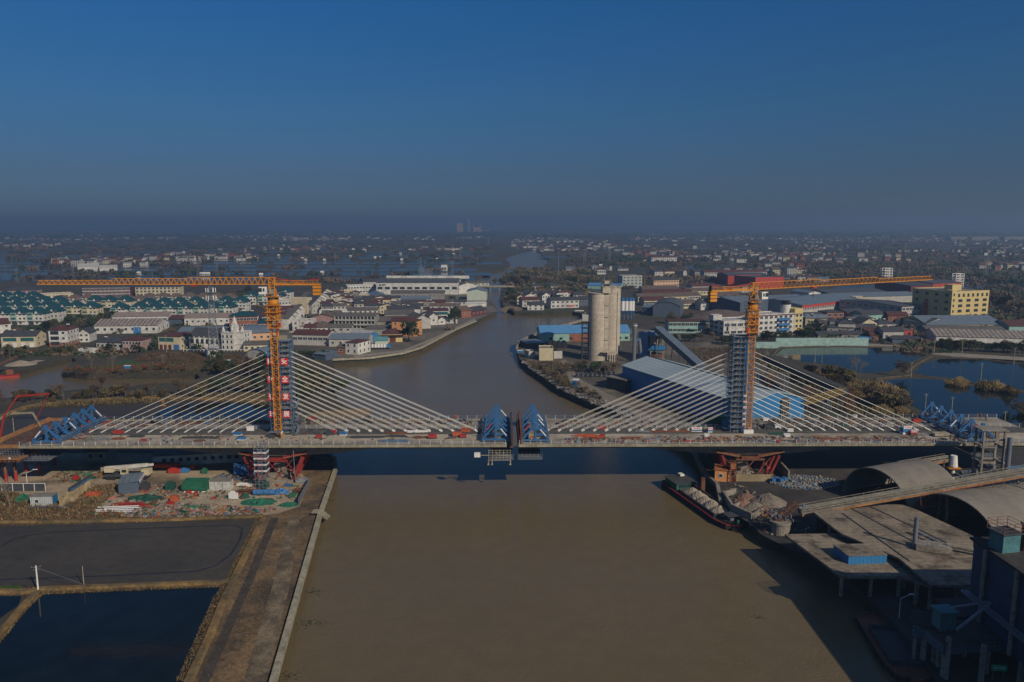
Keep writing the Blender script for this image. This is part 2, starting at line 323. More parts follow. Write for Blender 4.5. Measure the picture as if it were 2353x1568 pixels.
patch('road', [(1995, 790), (2060, 794), (2160, 809), (2120, 812), (2040, 800), (1990, 796)], pav, .052)
# town ground and streets
patch('ground', [(764, 826), (850, 822), (965, 799), (1092, 737), (1142, 716), (1118, 672), (1000, 660), (700, 672), (560, 820)], mat('town_ground', (.15, .132, .105), .95, var=.35, col2=(.075, .068, .052), mixscale=.03), .02)
patch('road', [(640, 782), (665, 782), (722, 718), (735, 690), (728, 690), (702, 716)], asphalt, .04)
patch('pavement', [(812, 818), (925, 805), (1000, 775), (1092, 731), (1092, 735), (1003, 779), (930, 809), (815, 822)], pav, .05)
patch('water', [(1905, 672), (1920, 660), (2010, 655), (2150, 654), (2353, 640), (2500, 630), (2500, 652), (2353, 660), (2250, 664), (2010, 664), (1960, 676)], far_m, .06)
# fish ponds of the plain (left middle distance), each a separate sheet of water between dikes
def pond_rows(x0, x1, rows, fillp, seed):
    random.seed(seed)
    for (ya, yb) in rows:
        x = x0+random.uniform(-30, 10)
        while x < x1:
            wpx = random.uniform(30, 130)
            if random.random() < fillp:
                j = [random.uniform(-.12, .12)*(yb-ya) for _ in range(4)]
                sk = (CU-x)*.02
                patch('fishpond_water', [(x, yb+j[0]), (x+wpx, yb+j[1]), (x+wpx+sk-4, ya+j[2]), (x+sk, ya+j[3])], far_m, .05)
            x += wpx+random.uniform(3, 14)
pond_rows(-40, 1090, [(637, 646), (627, 634), (618, 624), (610, 615.5), (603, 607.5), (597, 601), (592, 595), (587, 590), (583, 585), (578.5, 580.5)], .82, 3)
pond_rows(1240, 1560, [(612, 618), (604, 609), (598, 601), (590, 593)], .75, 5)
pond_rows(-40, 2400, [(571, 573), (565, 566.2), (559, 560), (554, 554.8)], .35, 9)
patch('fishpond_water', [(-60, 643), (-60, 630), (110, 627), (112, 632), (60, 640), (20, 645)], far_m, .06)
# ================================================================ BRIDGE
BO = Vector((0, 220.5, 13.5)); BR = radians(.6)
bux = Vector((cos(BR), sin(BR), 0)); buy = Vector((-sin(BR), cos(BR), 0))
def BW(x, y, z=0): return BO+bux*x+buy*y+Vector((0, 0, z))
deckdark = mat('deck_verge', (.09, .085, .075), .9, var=.4, scale=.5, fine=2.5)
def bridge_half(px, x0, x1, label):
    "px pylon, x0..x1 deck range; the parts are in local coordinates of the pylon foot"
    r = empty('cable_stayed_bridge', BW(px, 0, 0), BR, label, 'bridge', 'halves of the cable stayed bridge under construction')
    a, b = x0-px, x1-px
    n = 60; hw = 14.3
    def dep(x): return 2.0+2.0*max(0, 1-(x/27.0)**2)**1.0 if abs(x) < 27 else 2.0
    m = MB(M['deck']); m.bx(a, b, -hw, hw, -.35, 0); m.build('deck_slab', r)
    m = MB(deckdark, M['oldcon']); m.bx(a, b, -3.0, 3.4, 0.004, .05); m.use(1); m.bx(a, b, 8.6, hw-.1, .004, .03); m.build('median_strip', r)
    m = MB(M['edge']); m.bx(a, b, -hw-.06, -hw+.5, -.5, .18); m.bx(a, b, hw-.5, hw+.06, -.5, .18)
    for i in range(int((b-a)/.9)): m.box((a+.45+i*.9, -hw-.14, -.02), (.12, .14, .22))
    m.build('edge_beam', r)
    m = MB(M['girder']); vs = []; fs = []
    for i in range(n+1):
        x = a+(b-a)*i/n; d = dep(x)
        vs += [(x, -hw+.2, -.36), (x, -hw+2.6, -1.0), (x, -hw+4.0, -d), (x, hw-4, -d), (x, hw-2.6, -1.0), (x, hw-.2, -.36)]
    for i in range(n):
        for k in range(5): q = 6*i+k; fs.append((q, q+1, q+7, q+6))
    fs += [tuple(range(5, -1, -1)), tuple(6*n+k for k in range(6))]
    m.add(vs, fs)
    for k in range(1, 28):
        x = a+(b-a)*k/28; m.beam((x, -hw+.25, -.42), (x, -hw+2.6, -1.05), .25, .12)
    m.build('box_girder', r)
    m = MB(M['oldcon']); m.bx(-1.6, 1.6, -6, 6, -12, -3.9); m.bx(-3, 3, -8, 8, -12.5, -10); m.build('pier', r)
    m = MB(M['concrete']); m.bx(-1.7, 1.7, -1.1, 1.1, 0, 28.2); m.bx(-1.9, 1.9, -1.3, 1.3, 27, 27.4); m.build('pylon', r)
    # guard rails: near, far and along the cable plane
    for y, hh, nm in ((-hw+.15, 1.35, 'guard_rail'), (hw-.15, 1.35, 'guard_rail'), (3.2, 1.2, 'guard_rail')):
        m = MB(M['steel'], M['white']); k = int((b-a)/2.9)
        for i in range(k+1):
            x = a+.3+(b-a-.6)*i/k; m.use(1); m.box((x, y, hh/2), (.08, .08, hh)); m.use(0)
        for zz in (.35, .75, hh-.08): m.bx(a+.3, b-.3, y-.03, y+.03, zz-.025, zz+.035)
        for i in range(k*6): x = a+.3+(b-a-.6)*i/(k*6); m.box((x, y, .65), (.03, .03, 1.1))
        m.build(nm, r)
    for s in (-1, 1):
        for k in range(13):
            zt = 7.0+k*1.44; xd = s*(15.0+k*3.42)
            for w_ in (-.62, .62):
                m = MB(M['cable']); m.cyl((s*1.5, w_*.55, zt), (xd, w_, .3), .058, n=6)
                m.cyl((xd, w_, .1), (xd-s*.9, w_, .1+.9*(zt-.3)/(abs(xd)-1.5)), .11, n=6); m.build('stay_cable', r)
    return r
BL = bridge_half(-66, -134, -1.6, 'left half of the unfinished cable stayed bridge, its pylon wearing red slogan plates')
BRt = bridge_half(66, 1.6, 151, 'right half of the unfinished cable stayed bridge, in front of the blue warehouse')
# left approach span on falsework: separate thing
r = empty('formwork_span', BW(-139, 0, 0), BR, 'unfinished deck span with rebar mats and wooden formwork on red steel legs', 'formwork')
m = MB(mat('rebar_deck', (.075, .066, .056), .95, var=.4, fine=2, scale=1)); m.bx(-2.5, 5, -14, 14, -.6, -.1); m.build('deck_form', r)
m = MB(M['wood']); m.bx(-2.7, -2.5, -14, 14.2, -.6, .9); m.bx(-2.5, 5, 14, 14.2, -.6, .9); m.bx(-2.5, 5, -14.3, -14, -.5, .5)
for i in range(36): m.box((-2.6, -13.6+i*.78, .3), (.35, .12, 1.8))
m.build('side_form', r)
m = MB(M['steel'], M['rust'])
for i in range(60): m.box((random.uniform(-2, 4.6), random.uniform(-13.5, 13.5), .1), (.05, .05, random.uniform(.4, .9)))
m.use(1)
for j in range(12): m.box((1.2, -13.5+j*2.3, -.02), (7, .06, .06))
for j in range(9): m.box((-2+j*.85, 0, .06), (.07, 27, .07))
m.build('rebar_mat', r)
m = MB(M['steel'])
for i in range(9):
    for j in range(2):
        x = -2.3+i*.85; y = -13.8+j*2; m.box((x, y, -2.0), (.07, .07, 2.7)); m.box((x+.42, y, -2.0), (.05, .05, 2.7), ry=.3)
for zz in (-1.0, -1.6, -2.2, -2.8): m.bx(-2.4, 5, -13.85, -13.78, zz, zz+.06); m.bx(-2.4, 5, -11.85, -11.78, zz, zz+.06)
m.build('scaffold_frame', r)
m = MB(M['wood'], M['rust']); m.bx(-2.6, 5.2, -14.4, 12, -3.7, -3.4); m.use(1)
for i in range(7): m.bx(-2.6+i*1.2, -2.3+i*1.2, -14.8, 12, -4.3, -3.7)
m.build('bearer', r)
for q in range(2): m = MB(M['white']); m.box((-.6+q*3.2, -14.55, -3.2), (.5, .08, .5)); m.build('sign_plate', r)
for (x, y, x2) in ((-1.2, -11, -1.6), (1.0, -10.2, .8), (-1, 4, -1), (3.6, 4, 3.6), (-1.2, -2, -1.2), (3.8, -4, 3.8)):
    m = MB(M['rust'], M['red']); m.cyl((x, y, -8.7), (x2, y, -4.3), .42, n=10); m.use(1); m.cyl((x, y, -11), (x, y, -8.7), .44, n=10); m.build('leg', r)

def traveller(x, flip, label, nt, y0, y1, L=7.6, hgt=4.6):
    r = empty('form_traveller', BW(x, 0, 0), BR, label, 'form traveller', 'blue form travellers at the deck ends')
    for k in range(nt):
        y = y0+(y1-y0)*k/(nt-1); m = MB(M['blue']); a = L/2
        m.beam((-a, y, .75), (a, y, .75), .38, .5); m.beam((-a, y, .75), (0, y, hgt+.6), .36, .46); m.beam((a, y, .75), (0, y, hgt+.6), .36, .46)
        m.beam((0, y, .6), (0, y, hgt+.5), .4, .45); m.box((0, y, hgt+.65), (1.1, .5, .45))
        for s in (-1, 1): m.box((s*a*.92, y, .35), (.5, .5, .7)); m.box((0, y+.26*s, 1.0), (.8, .06, .9))
        tr = m.build('truss', r)
        if random.random() < .65:
            s = random.choice((-1, 1)) * (1 if not flip else -1); m = MB(M['white'] if k != 1 else M['red'])
            m.beam((s*a*.78, y-.24, .75+(hgt-.15)*.22+.25), (s*a*.36, y-.24, .75+(hgt-.15)*.64+.25), .05, .3); m.build('banner', tr)
    m = MB(M['blue2']); 
    for xx, zz in ((-L/2+.2, 1.2), (L/2-.2, 1.2), (0, 2.2)): m.lattice((xx, y0, zz), (xx, y1, zz), .5, .7, 2.2, .12)
    m.build('cross_beam', r)
    m = MB(M['rust'], M['dark']); ex = (L/2+.6)*(-1 if flip else 1)
    m.bx(ex-.5, ex+.4, -13.6, 13.6, -.9, -.6)
    for i in range(24): m.box((ex+random.uniform(-.4, .4), -13.4+i*1.15, .8), (.09, .09, 3.2))
    for zz in (.1, .9, 1.7, 2.4): m.bx(ex-.35, ex-.25, -13.5, 13.5, zz, zz+.08); m.bx(ex+.25, ex+.35, -13.5, 13.5, zz, zz+.08)
    m.use(1)
    for i in range(26): m.box((random.uniform(-L/2, L/2), random.uniform(y0, y1), random.uniform(.2, .6)), (random.uniform(.4, 1.4), random.uniform(.3, 1), random.uniform(.3, .9)), rz=random.random())
    m.build('hanger_frame', r)
    m = MB(M['steel'], M['dark']); ex = (1 if not flip else -1)
    m.bx(ex*-1.5, ex*4.6, -13, 13, -3.9, -3.7); m.use(0)
    for y in (-14.9, 13.5):
        for zz in (-3.6, -3.1, -2.6): m.bx(ex*-1.8, ex*4.8, y, y+.06, zz, zz+.06)
        for i in range(7): m.box((ex*(-1.8+i*1.1), y, -2.9), (.07, .07, 1.9))
    m.bx(ex*-1.8, ex*4.8, -15, -13.2, -3.85, -3.75)
    m.build('hanging_platform', r)
    return r
t1_ = traveller(-4.6, False, 'blue form traveller left of the midspan gap, with white banners on its trusses', 5, -11.2, 10.8)
t2_ = traveller(6.3, True, 'blue form traveller right of the midspan gap, without white banners', 5, -12, 10.8)
t3_ = traveller(-127.5, True, 'blue form traveller at the left deck end beside the red pump boom', 6, -12.0, 12, hgt=4.4)
t4_ = traveller(129.5, False, 'blue form traveller at the right deck end beside the concrete frame', 6, -13, 13, hgt=4.6)
random.seed(11)
# rebar cages standing in the gap
for x, lb_, mm in ((.75, 'dark steel bulkhead form standing on the left edge of the midspan gap', 'dark'), (2.5, 'rust orange bulkhead form standing on the right edge of the midspan gap', 'rust')):
    r = empty('bulkhead_form', BW(x if x > 2 else -.2, 0, 0), BR, lb_, 'formwork')
    m = MB(M[mm]); 
    for i in range(34): m.box((0, -13+i*.79, .9), (.5, .08, 3.4))
    for zz in (-.4, .4, 1.2, 2.0, 2.6): m.bx(-.3, .3, -13.2, 13.2, zz, zz+.09)
    m.build('rebar_cage', r)
    m = MB(M['steel'] if x < 2 else M['wood']); m.bx(-.04, .04, -13.3, 13.3, -.6, .7); m.build('form_board', r)
# small hanging gantry below midspan
r = empty('inspection_gantry', BW(-5, -14.9, -2.2), BR, 'pale hanging work platform with white box below midspan', 'gantry')
m = MB(M['edge'], M['white'])
m.bx(-1.5, 4.5, -.1, .1, -1.9, -1.75); m.bx(-4.2, 4.5, -.1, .1, -.5, -.35)
for i in range(7): m.box((-1.5+i, 0, -.4), (.12, .12, 3))
for zz in (-1.2, .3, .9): m.bx(-1.5, 4.5, -.05, .05, zz, zz+.08)
m.build('platform', r); m = MB(M['white']); m.box((-4.6, 0, -.3), (1.6, 1.2, 1.1)); m.build('box', r)
for x in (-1.6, -.6, 4.4): m = MB(M['edge']); m.cyl((x, 0, -1.8), (x, 0, -3.0), .16); m.box((x, 0, -3), (.5, .4, .35)); m.build('hook', r)

# -------- scaffolds round the pylons
def scaffold(x, label, left):
    r = empty('scaffold_tower', BW(x, 0, 0), BR, label, 'scaffold', 'scaffold towers round the pylons')
    hw, hd, hh = (3.0, 2.4, 27.0) if left else (3.1, 2.5, 28.0)
    m = MB(M['blue2'])
    xs = [-hw, -hw*.33, hw*.33, hw]; ys = [-hd, -hd*.35, hd*.35, hd]
    for xx in xs:
        for yy in ys:
            if abs(xx) == hw or abs(yy) == hd: m.box((xx, yy, hh/2), (.12, .12, hh))
    lv = 18
    for i in range(lv+1):
        z = hh*i/lv
        for yy in (-hd, hd): m.bx(-hw, hw, yy-.05, yy+.05, z-.05, z+.05); m.bx(-hw, hw, yy-.03, yy+.03, z+.7, z+.76)
        for xx in (-hw, hw): m.bx(xx-.05, xx+.05, -hd, hd, z-.05, z+.05)
        if i < lv:
            s = 1 if i % 2 else -1
            m.beam((-hw*s, -hd-.04, z), (-hw*.33*s, -hd-.04, z+hh/lv), .07); m.beam((hw+.03, -hd*s, z), (hw+.03, hd*s, z+hh/lv), .07)
    m.build('pipe_frame', r)
    m = MB(M['plank'])
    for i in range(1, lv+1):
        z = hh*i/lv+.06
        for yy in (-hd+.5, hd-.5): m.bx(-hw, hw, yy-.45, yy+.45, z, z+.07)
        for xx in (-hw+.55, hw-.55): m.bx(xx-.5, xx+.5, -hd+.96, hd-.96, z, z+.07)
    m.build('deck_plank', r)
    m = MB(M['blue']); a_ = -.2 if left else .2
    for dx in ((0, .55) if left else (0, .5)): m.box((a_+dx, -hd-.14, hh*.5), (.2, .12, hh-.5))
    m.build('column_panel', r)
    if left:        # stair leaning on the right side
        m = MB(M['steel'])
        for i in range(5):
            s = 1 if i % 2 else -1; m.beam((4.1, 2*s, i*1.9), (4.1, -2*s, i*1.9+1.9), .9, .12)
        for yy in (-2.2, 2.2):
            for xx in (3.5, 4.7): m.box((xx, yy, 5), (.09, .09, 10))
        m.build('stair', r)
    return r
scl = scaffold(-66, 'blue pipe scaffold round the left pylon with red slogan plates', True)
scr = scaffold(66, 'blue pipe scaffold round the right pylon with small white plates', False)
txt_w = mat('lettering_white', (.8, .78, .74), .6, var=.02)
sign_red = mat('sign_red', (.55, .025, .02), .55, var=.05); txt_r = mat('lettering_red', (.5, .03, .03), .6, var=.02)
def plate(root, x, y, z, w_, h_, m_, txt, tm, size, rz=0, bold=.02):
    p = MB(m_).box((0, 0, 0), (w_, .08, h_)).build('sign_plate', root, loc=(x, y, z), rz=rz)
    if txt: textmesh(txt, size, tm, 'lettering', p, (0, -.055, 0), (pi/2, 0, 0), bold)
    return p
# v rows of plates -> local heights on the near face of the scaffold
def zat(v, u=660, Y=217.6): return PY(u, v, Y).z-13.5
for ch, u, v in zip('安全发展', (662.6, 664, 667, 669), (830.8, 872, 911.7, 951.6)):
    plate(scl, 1.6, -2.66, zat(v), 2.05, 2.05, sign_red, ch, txt_w, 1.75)
for ch, v in zip('科学管理', (830.8, 871.5, 912, 951.5)):
    plate(scl, -2.35, -2.66, zat(v), 2.05, 2.05, sign_red, ch, txt_w, 1.75)
em = plate(scl, -.35, -2.72, zat(891.6), 1.3, 1.6, sign_red, '', txt_w, 1)
m = MB(txt_w)
for k in range(4): m.box((.34*cos(k*pi/2+.3), 0, .12+.34*sin(k*pi/2+.3)), (.3, .03, .12), ry=-k*pi/2-.3)
m.box((0, 0, .12), (.16, .03, .16)); m.box((0, 0, -.6), (.8, .03, .12)); m.build('emblem', em, loc=(0, -.06, 0))
plate(scl, 1.3, -2.62, zat(774+9), 1.5, .5, M['blue2'], '', txt_w, 1)
for v in (938.5, 952, 965, 979, 991.5, 1003.5)[:6]:
    plate(scr, .75, -2.75, PY(1702, v-18, 217.9).z-13.5+1.2, .95, .55, M['white'], '安全', txt_r, .42, bold=.01)

# -------- tower cranes
def tower_crane(u, v, zb, slew_z, jang, jl, cjl, label, cabside, tilt=0., trolley=.33):
    b = P(u, v, zb); b = Vector((b.x, b.y, zb)); hm = slew_z-zb
    r = empty('tower_crane', b, 0, label, 'tower crane', 'yellow tower cranes on the bridge deck')
    Y = M['yellow']
    m = MB(Y); m.lattice((0, 0, .3), (0, 0, hm-1), 1.75, 1.75, 1.45, .2, t2=.11); m.build('mast', r)
    m = MB(M['white'] if cabside > 0 else M['edge'], M['steel']); m.box((0, -.3, -.1 if cabside < 0 else .5), (2.8, 2.6, 1.0 if cabside > 0 else .5)); m.build('base_block', r)
    m = MB(Y); z0, z1 = hm-8.6, hm-2.2
    m.lattice((0, 0, z0), (0, 0, z1), 2.7, 2.7, 2.1, .2, t2=.13)
    for zz in (z0, z0+2.2, z1-2, z1):
        m.bx(-1.9, 1.9, -1.9, 1.9, zz-.06, zz+.06)
        for s in (-1, 1): m.bx(-1.9, 1.9, s*1.9-.03, s*1.9+.03, zz+1.0, zz+1.07); m.bx(s*1.9-.03, s*1.9+.03, -1.9, 1.9, zz+1.0, zz+1.07)
    m.build('climbing_frame', r)
    m = MB(M['red']); m.box((-cabside*1.7, -1.5, z0+1), (.9, .8, .7)); m.cyl((-cabside*1.2, -1.6, z0-2), (-cabside*1.2, -1.6, z0), .18); m.build('hydraulic_unit', r)
    m = MB(Y, M['dark']); m.cyl((0, 0, hm-2.0), (0, 0, hm-.6), 1.35, n=16); m.use(1); m.cyl((0, 0, hm-.6), (0, 0, hm-.2), 1.5, n=16); m.build('slewing_ring', r)
    up = bpy.data.objects.new('slewing_top', None); COL.objects.link(up); up.parent = r; up.location = (0, 0, hm); up.rotation_euler = (0, 0, jang)
    m = MB(Y); m.lattice((0, 0, 0), (0, 0, 5.4), 1.5, 1.5, 1.35, .2, t2=.12); m.bx(-1.9, 1.9, -1.7, 1.7, 0, .12)
    for s in (-1, 1): m.bx(-1.9, 1.9, s*1.7-.03, s*1.7+.03, .9, 1.0)
    m.build('tower_head', up)
    # jib with real taper in three sections (apex up), local +x is the jib direction
    zj = 3.5; dz = tan(tilt); m = MB(Y)
    for a, c, hh in ((.8, jl*.36, 1.9), (jl*.36, jl*.68, 1.6), (jl*.68, jl, 1.1)):
        m.lattice((a, 0, zj+a*dz), (c, 0, zj+c*dz), 1.25, hh, 1.55, .15, tri=True, t2=.085)
    m.beam((0, 0, 5.4), (jl*.36, 0, zj+1.9+jl*.36*dz), .12); m.build('jib', up)
    m = MB(M['red']); tx = jl*trolley; m.box((tx, 0, zj-.3+tx*dz), (1.5, 1.3, .5)); m.build('trolley', up)
    m = MB(M['dark']); m.cyl((tx, 0, zj-.3), (tx, 0, zj-2.2), .05, n=5); m.box((tx, 0, zj-2.3), (.5, .3, .6)); m.build('hook_block', up)
    m = MB(Y); 
    for s in (-1, 1): m.beam((-.6, s*.75, zj), (-cjl, s*.75, zj), .3, .42)
    for i in range(8): m.beam((-1-i*cjl/8.5, -.75, zj), (-1-i*cjl/8.5, .75, zj), .14)
    for s in (-1, 1):
        m.bx(-cjl+.3, -1, s*.95-.02, s*.95+.02, zj+.95, zj+1.02); m.bx(-cjl+.3, -1, s*.95-.02, s*.95+.02, zj+.5, zj+.55)
        for i in range(9): m.box((-1-i*(cjl-1.4)/8, s*.95, zj+.5), (.06, .06, 1.0))
    m.build('counter_jib', up)
    m = MB(M['red'], M['dark']); m.beam((0, .3, 5.3), (-cjl*.72, .3, zj+.3), .14); m.beam((0, -.3, 5.3), (-cjl*.72, -.3, zj+.3), .14); m.use(0); m.box((-cjl+1.6, 0, zj+1.3), (2.6, 1.2, .25)); m.build('tie_bar', up)
    m = MB(M['dark'], M['yellow']); m.box((-cjl+1.6, 0, zj+.75), (3.0, 1.2, 1.0)); m.cyl((-cjl+3.4, -.6, zj+.7), (-cjl+3.4, .6, zj+.7), .5); m.build('winch', up)
    for k in range(3): m = MB(Y, M['dark']); m.box((-cjl+.9, 0, zj-.75-k*.95), (2.1, 1.5, .72)); m.use(1); m.box((-cjl+.9, 0, zj-.32-k*.95), (1.9, 1.3, .14)); m.build('counterweight', up)
    # cab
    cx = 1.0; cy = -1.75 if cabside > 0 else 1.7
    m = MB(M['white']); m.box((cx+1.2, cy, 1.9), (2.0, 1.3, 2.0)); c = m.build('cab', up)
    m = MB(M['glass']); m.box((cx+1.75, cy, 2.1), (.95, 1.34, 1.1)); m.box((cx+2.22, cy, 1.7), (.02, 1.1, 1.5)); m.box((cx+.8, cy, 2.1), (.5, 1.34, .9)); m.build('cab_window', c)
    m = MB(M['edge']); m.box((0, cy*.8, 1.6), (1.1, .7, 1.1)); m.build('cabinet', up)
    return r
jt = PY(85, 661, 212); ja = atan2(jt.y-215.3, jt.x+65.4)
slz = PY(626, 683, 216).z
TCL = tower_crane(641.5, 999.5, 13.5, slz, pi+.03, 64, 13.2, 'yellow tower crane on the left deck half with its long jib pointing left', -1, tilt=.002, trolley=.335)
TCR = tower_crane(1716.5, 993.5, 13.5, PY(1722, 694, 219.6).z, radians(18.4), 64, 14.2, 'yellow tower crane on the right deck half with its jib pointing right and away', 1, tilt=.022, trolley=.32)
# base pavilions
r = empty('guard_booth', BW(-66.6, -6.2), BR, 'small grey roofed booth with yellow board under the left crane mast', 'booth')
m = MB(M['steel']); m.bx(-1.9, 1.5, -1, 1, 1.7, 1.85); m.build('roof', r)
m = MB(M['dark'])
for x in (-1.8, 1.4):
    for y in (-.9, .9): m.box((x, y, .85), (.12, .12, 1.7))
m.bx(-1.6, -.4, -.8, .7, 0, 1.1); m.build('frame', r)
m = MB(M['yellow'], M['white']); m.box((1.7, 0, .9), (.08, 2, .9)); m.use(1); m.box((1.7, 0, 1.6), (.08, 2, .5)); m.build('notice_board', r)
# -------- stair tower at the near deck edge
a = Vector((-67.2, 202.2, G))
r = empty('stair_tower', (a.x, a.y, G), 0, 'grey scaffold stair tower with four red lettered white banners at the near deck edge', 'stair tower')
m = MB(M['steel']); hh = 12.9
for i in range(8):
    z = hh*i/8
    for s in (-1, 1): m.bx(-1.55, 1.55, s*1.2-.04, s*1.2+.04, z, z+.1); m.bx(s*1.55-.04, s*1.55+.04, -1.2, 1.2, z, z+.1); m.bx(-1.55, 1.55, s*1.2-.03, s*1.2+.03, z+.8, z+.86)
    q = 1 if i % 2 else -1; m.beam((-1.2*q, 0, z), (1.2*q, 0, z+1.55), .9, .1); m.beam((-1.5*q, -1.22, z), (0, -1.22, z+1.5), .06); m.beam((1.5*q, -1.22, z), (0, -1.22, z+1.5), .06)
for x in (-1.55, -.5, .5, 1.55):
    for y in (-1.2, 1.2): m.box((x, y, hh/2), (.1, .1, hh))
m.build('pipe_frame', r)
for k, z in enumerate((5.4, 7.1, 8.8, 10.4)):
    m = MB(M['white'], M['blue2']); m.box((0, -1.32, z), (3.3, .05, .38)); m.box((1.66, 0, z), (.05, 2.6, .38)); m.use(1); m.box((0, -1.32, z+.28), (3.3, .05, .18)); m.box((1.66, 0, z+.28), (.05, 2.6, .18)); bn = m.build('banner', r)
    textmesh(('安全第一 预防为主', '质量第一 安全施工', '安全生产 人人有责', '文明施工 安全第一')[k], .30, txt_r, 'lettering', bn, (0, -1.36, z), (pi/2, 0, 0), .006)
# -------- red raking struts below the piers
def strut_set(px, label, mirror, grp='steel pipe struts below the deck'):
    r = empty('pier_support', BW(px, 0, -11), BR, label, 'support', grp)
    for s in (-1, 1):
        for y in (-12, -9, -5, -1, 3, 10):
            m = MB(M['dred'], M['rust']); m.cyl((s*(5.0), y, 0), (s*8.0, y, 7.2), .42, n=10); m.use(1 if y > -6 else 0); m.cyl((s*4.6, y, 3.2), (s*6.6, y+1, 3.9), .3)
            m.build('strut', r)
        m = MB(M['rust'] if mirror > 0 else M['dred'], M['wood']); m.beam((s*2.5, -11, 6.7), (s*9.2, -11, 8.1), .5, .7); m.beam((s*2.5, 9, 6.7), (s*9.2, 9, 8.1), .5, .7); m.use(1)
        for i in range(12): m.beam((s*3, -12.2+i*1.2, 6.9), (s*9.4, -12.2+i*1.2, 8.3), .14)
        m.build('bearer', r)
    m = MB(M['dred'] if mirror < 0 else M['rust']); [m.beam((a_, -12.6, 1.2), (a_+4.5, -12.2, 6.6), .22) for a_ in (-8, -3, 1)]; [m.beam((a_+4.5, -11.9, .8), (a_, -11.6, 6.4), .18) for a_ in (-7, -2, 3)]; m.bx(-2.5, 2.5, -12.3, -11.3, 6.3, 6.9); m.bx(-4, 4, -12.4, -11.4, 5.9, 6.2); m.build('cross_beam', r)
    return r
strut_set(-66, 'bright red raking pipe struts below the left pier behind the stair tower', -1)
strut_set(66, 'rusty raking pipe struts below the right pier above the orange cabin', 1)
m = MB(M['steel']); q = P(679, 1110); tag(m.cyl((0, 0, 0), (-.3, 0, 10.5), .12, n=8).build('mooring_pole', None, loc=(q.x, q.y, G)), 'thin pale pole in front of the red struts', 'pole')
# -------- pump booms on trucks at the left edge
def pump(pts, Y, mt, label, base_off):
    q = [PY(a, b, Y) for a, b in pts]; bz = Vector((q[0].x+base_off, Y, 4.2))
    r = empty('concrete_pump', (bz.x, Y, G), 0, label, 'concrete pump', 'concrete pumps at the left deck end')
    L0 = [bz]+q
    for i in range(len(L0)-1):
        a_ = L0[i]-Vector((bz.x, Y, G)); b_ = L0[i+1]-Vector((bz.x, Y, G)); w_ = .55-.09*i
        m = MB(mt); m.beam(a_, b_, w_*.7, w_); m.beam(a_+Vector((0, .35, .3)), b_+Vector((0, .35, .2)), .16); m.box(b_, (w_*1.2, .6, w_*1.2)); m.build('boom_section', r)
    m = MB(mt); m.box((0, -4, 1.3), (2.5, 10, 1.0)); m.box((0, -8.2, 1.7), (2.5, 2.2, 2.6)); m.cyl((0, 0, .8), (0, 0, 2.4), .8); m.build('chassis', r)
    for i in range(4):
        for s in (-1, 1): m = MB(M['black']); m.cyl((s*1.1-.2, -1-i*2.1, .5), (s*1.1+.2, -1-i*2.1, .5), .5, n=14); m.build('wheel', r)
pump([(0, 1011), (9.4, 957.6), (40, 911.7), (112, 906), (86, 959)], 222, M['red'], 'red concrete pump boom arching over the left deck end', -1.5)
pump([(-30, 985), (0, 963), (16, 952), (74, 949.5), (93, 982)], 226, M['edge'], 'cream concrete pump boom bending down to the left deck end', -3)
# ================================================================ BUILDINGS
random.seed(21)
W = dict(
 white=mat('white_plaster', (.56, .54, .49), .9, var=.22, scale=.15, fine=.6), cream=mat('cream_plaster', (.55, .47, .31), .9, var=.15), pgreen=mat('pale_green_wall', (.40, .49, .40), .9, var=.12),
 pink=mat('pink_tile', (.38, .24, .21), .9, var=.2), grey=mat('grey_render', (.26, .245, .22), .9, var=.25), lgrey=mat('light_render', (.42, .40, .36), .9, var=.2), brick=mat('brick_wall', (.27, .10, .06), .9, var=.25, fine=2),
 orange=mat('orange_wall', (.62, .28, .10), .9, var=.1), peach=mat('peach_wall', (.62, .38, .22), .9, var=.1), yellow=mat('yellow_wall', (.60, .47, .20), .9, var=.1), mint=mat('mint_wall', (.26, .42, .37), .9, var=.15),
 red=mat('red_wall', (.42, .05, .035), .8, var=.15), blue=mat('blue_sheet', (.03, .18, .40), .5, var=.1, stripe=(0, .8, .15)), dblue=mat('slate_blue_wall', (.07, .10, .14), .7, var=.2), maroon=mat('maroon_wall', (.12, .03, .035), .8, var=.15),
 gmetal=mat('pale_green_sheet', (.46, .52, .42), .6, var=.1), dark=mat('dark_wall', (.05, .05, .05), .9))
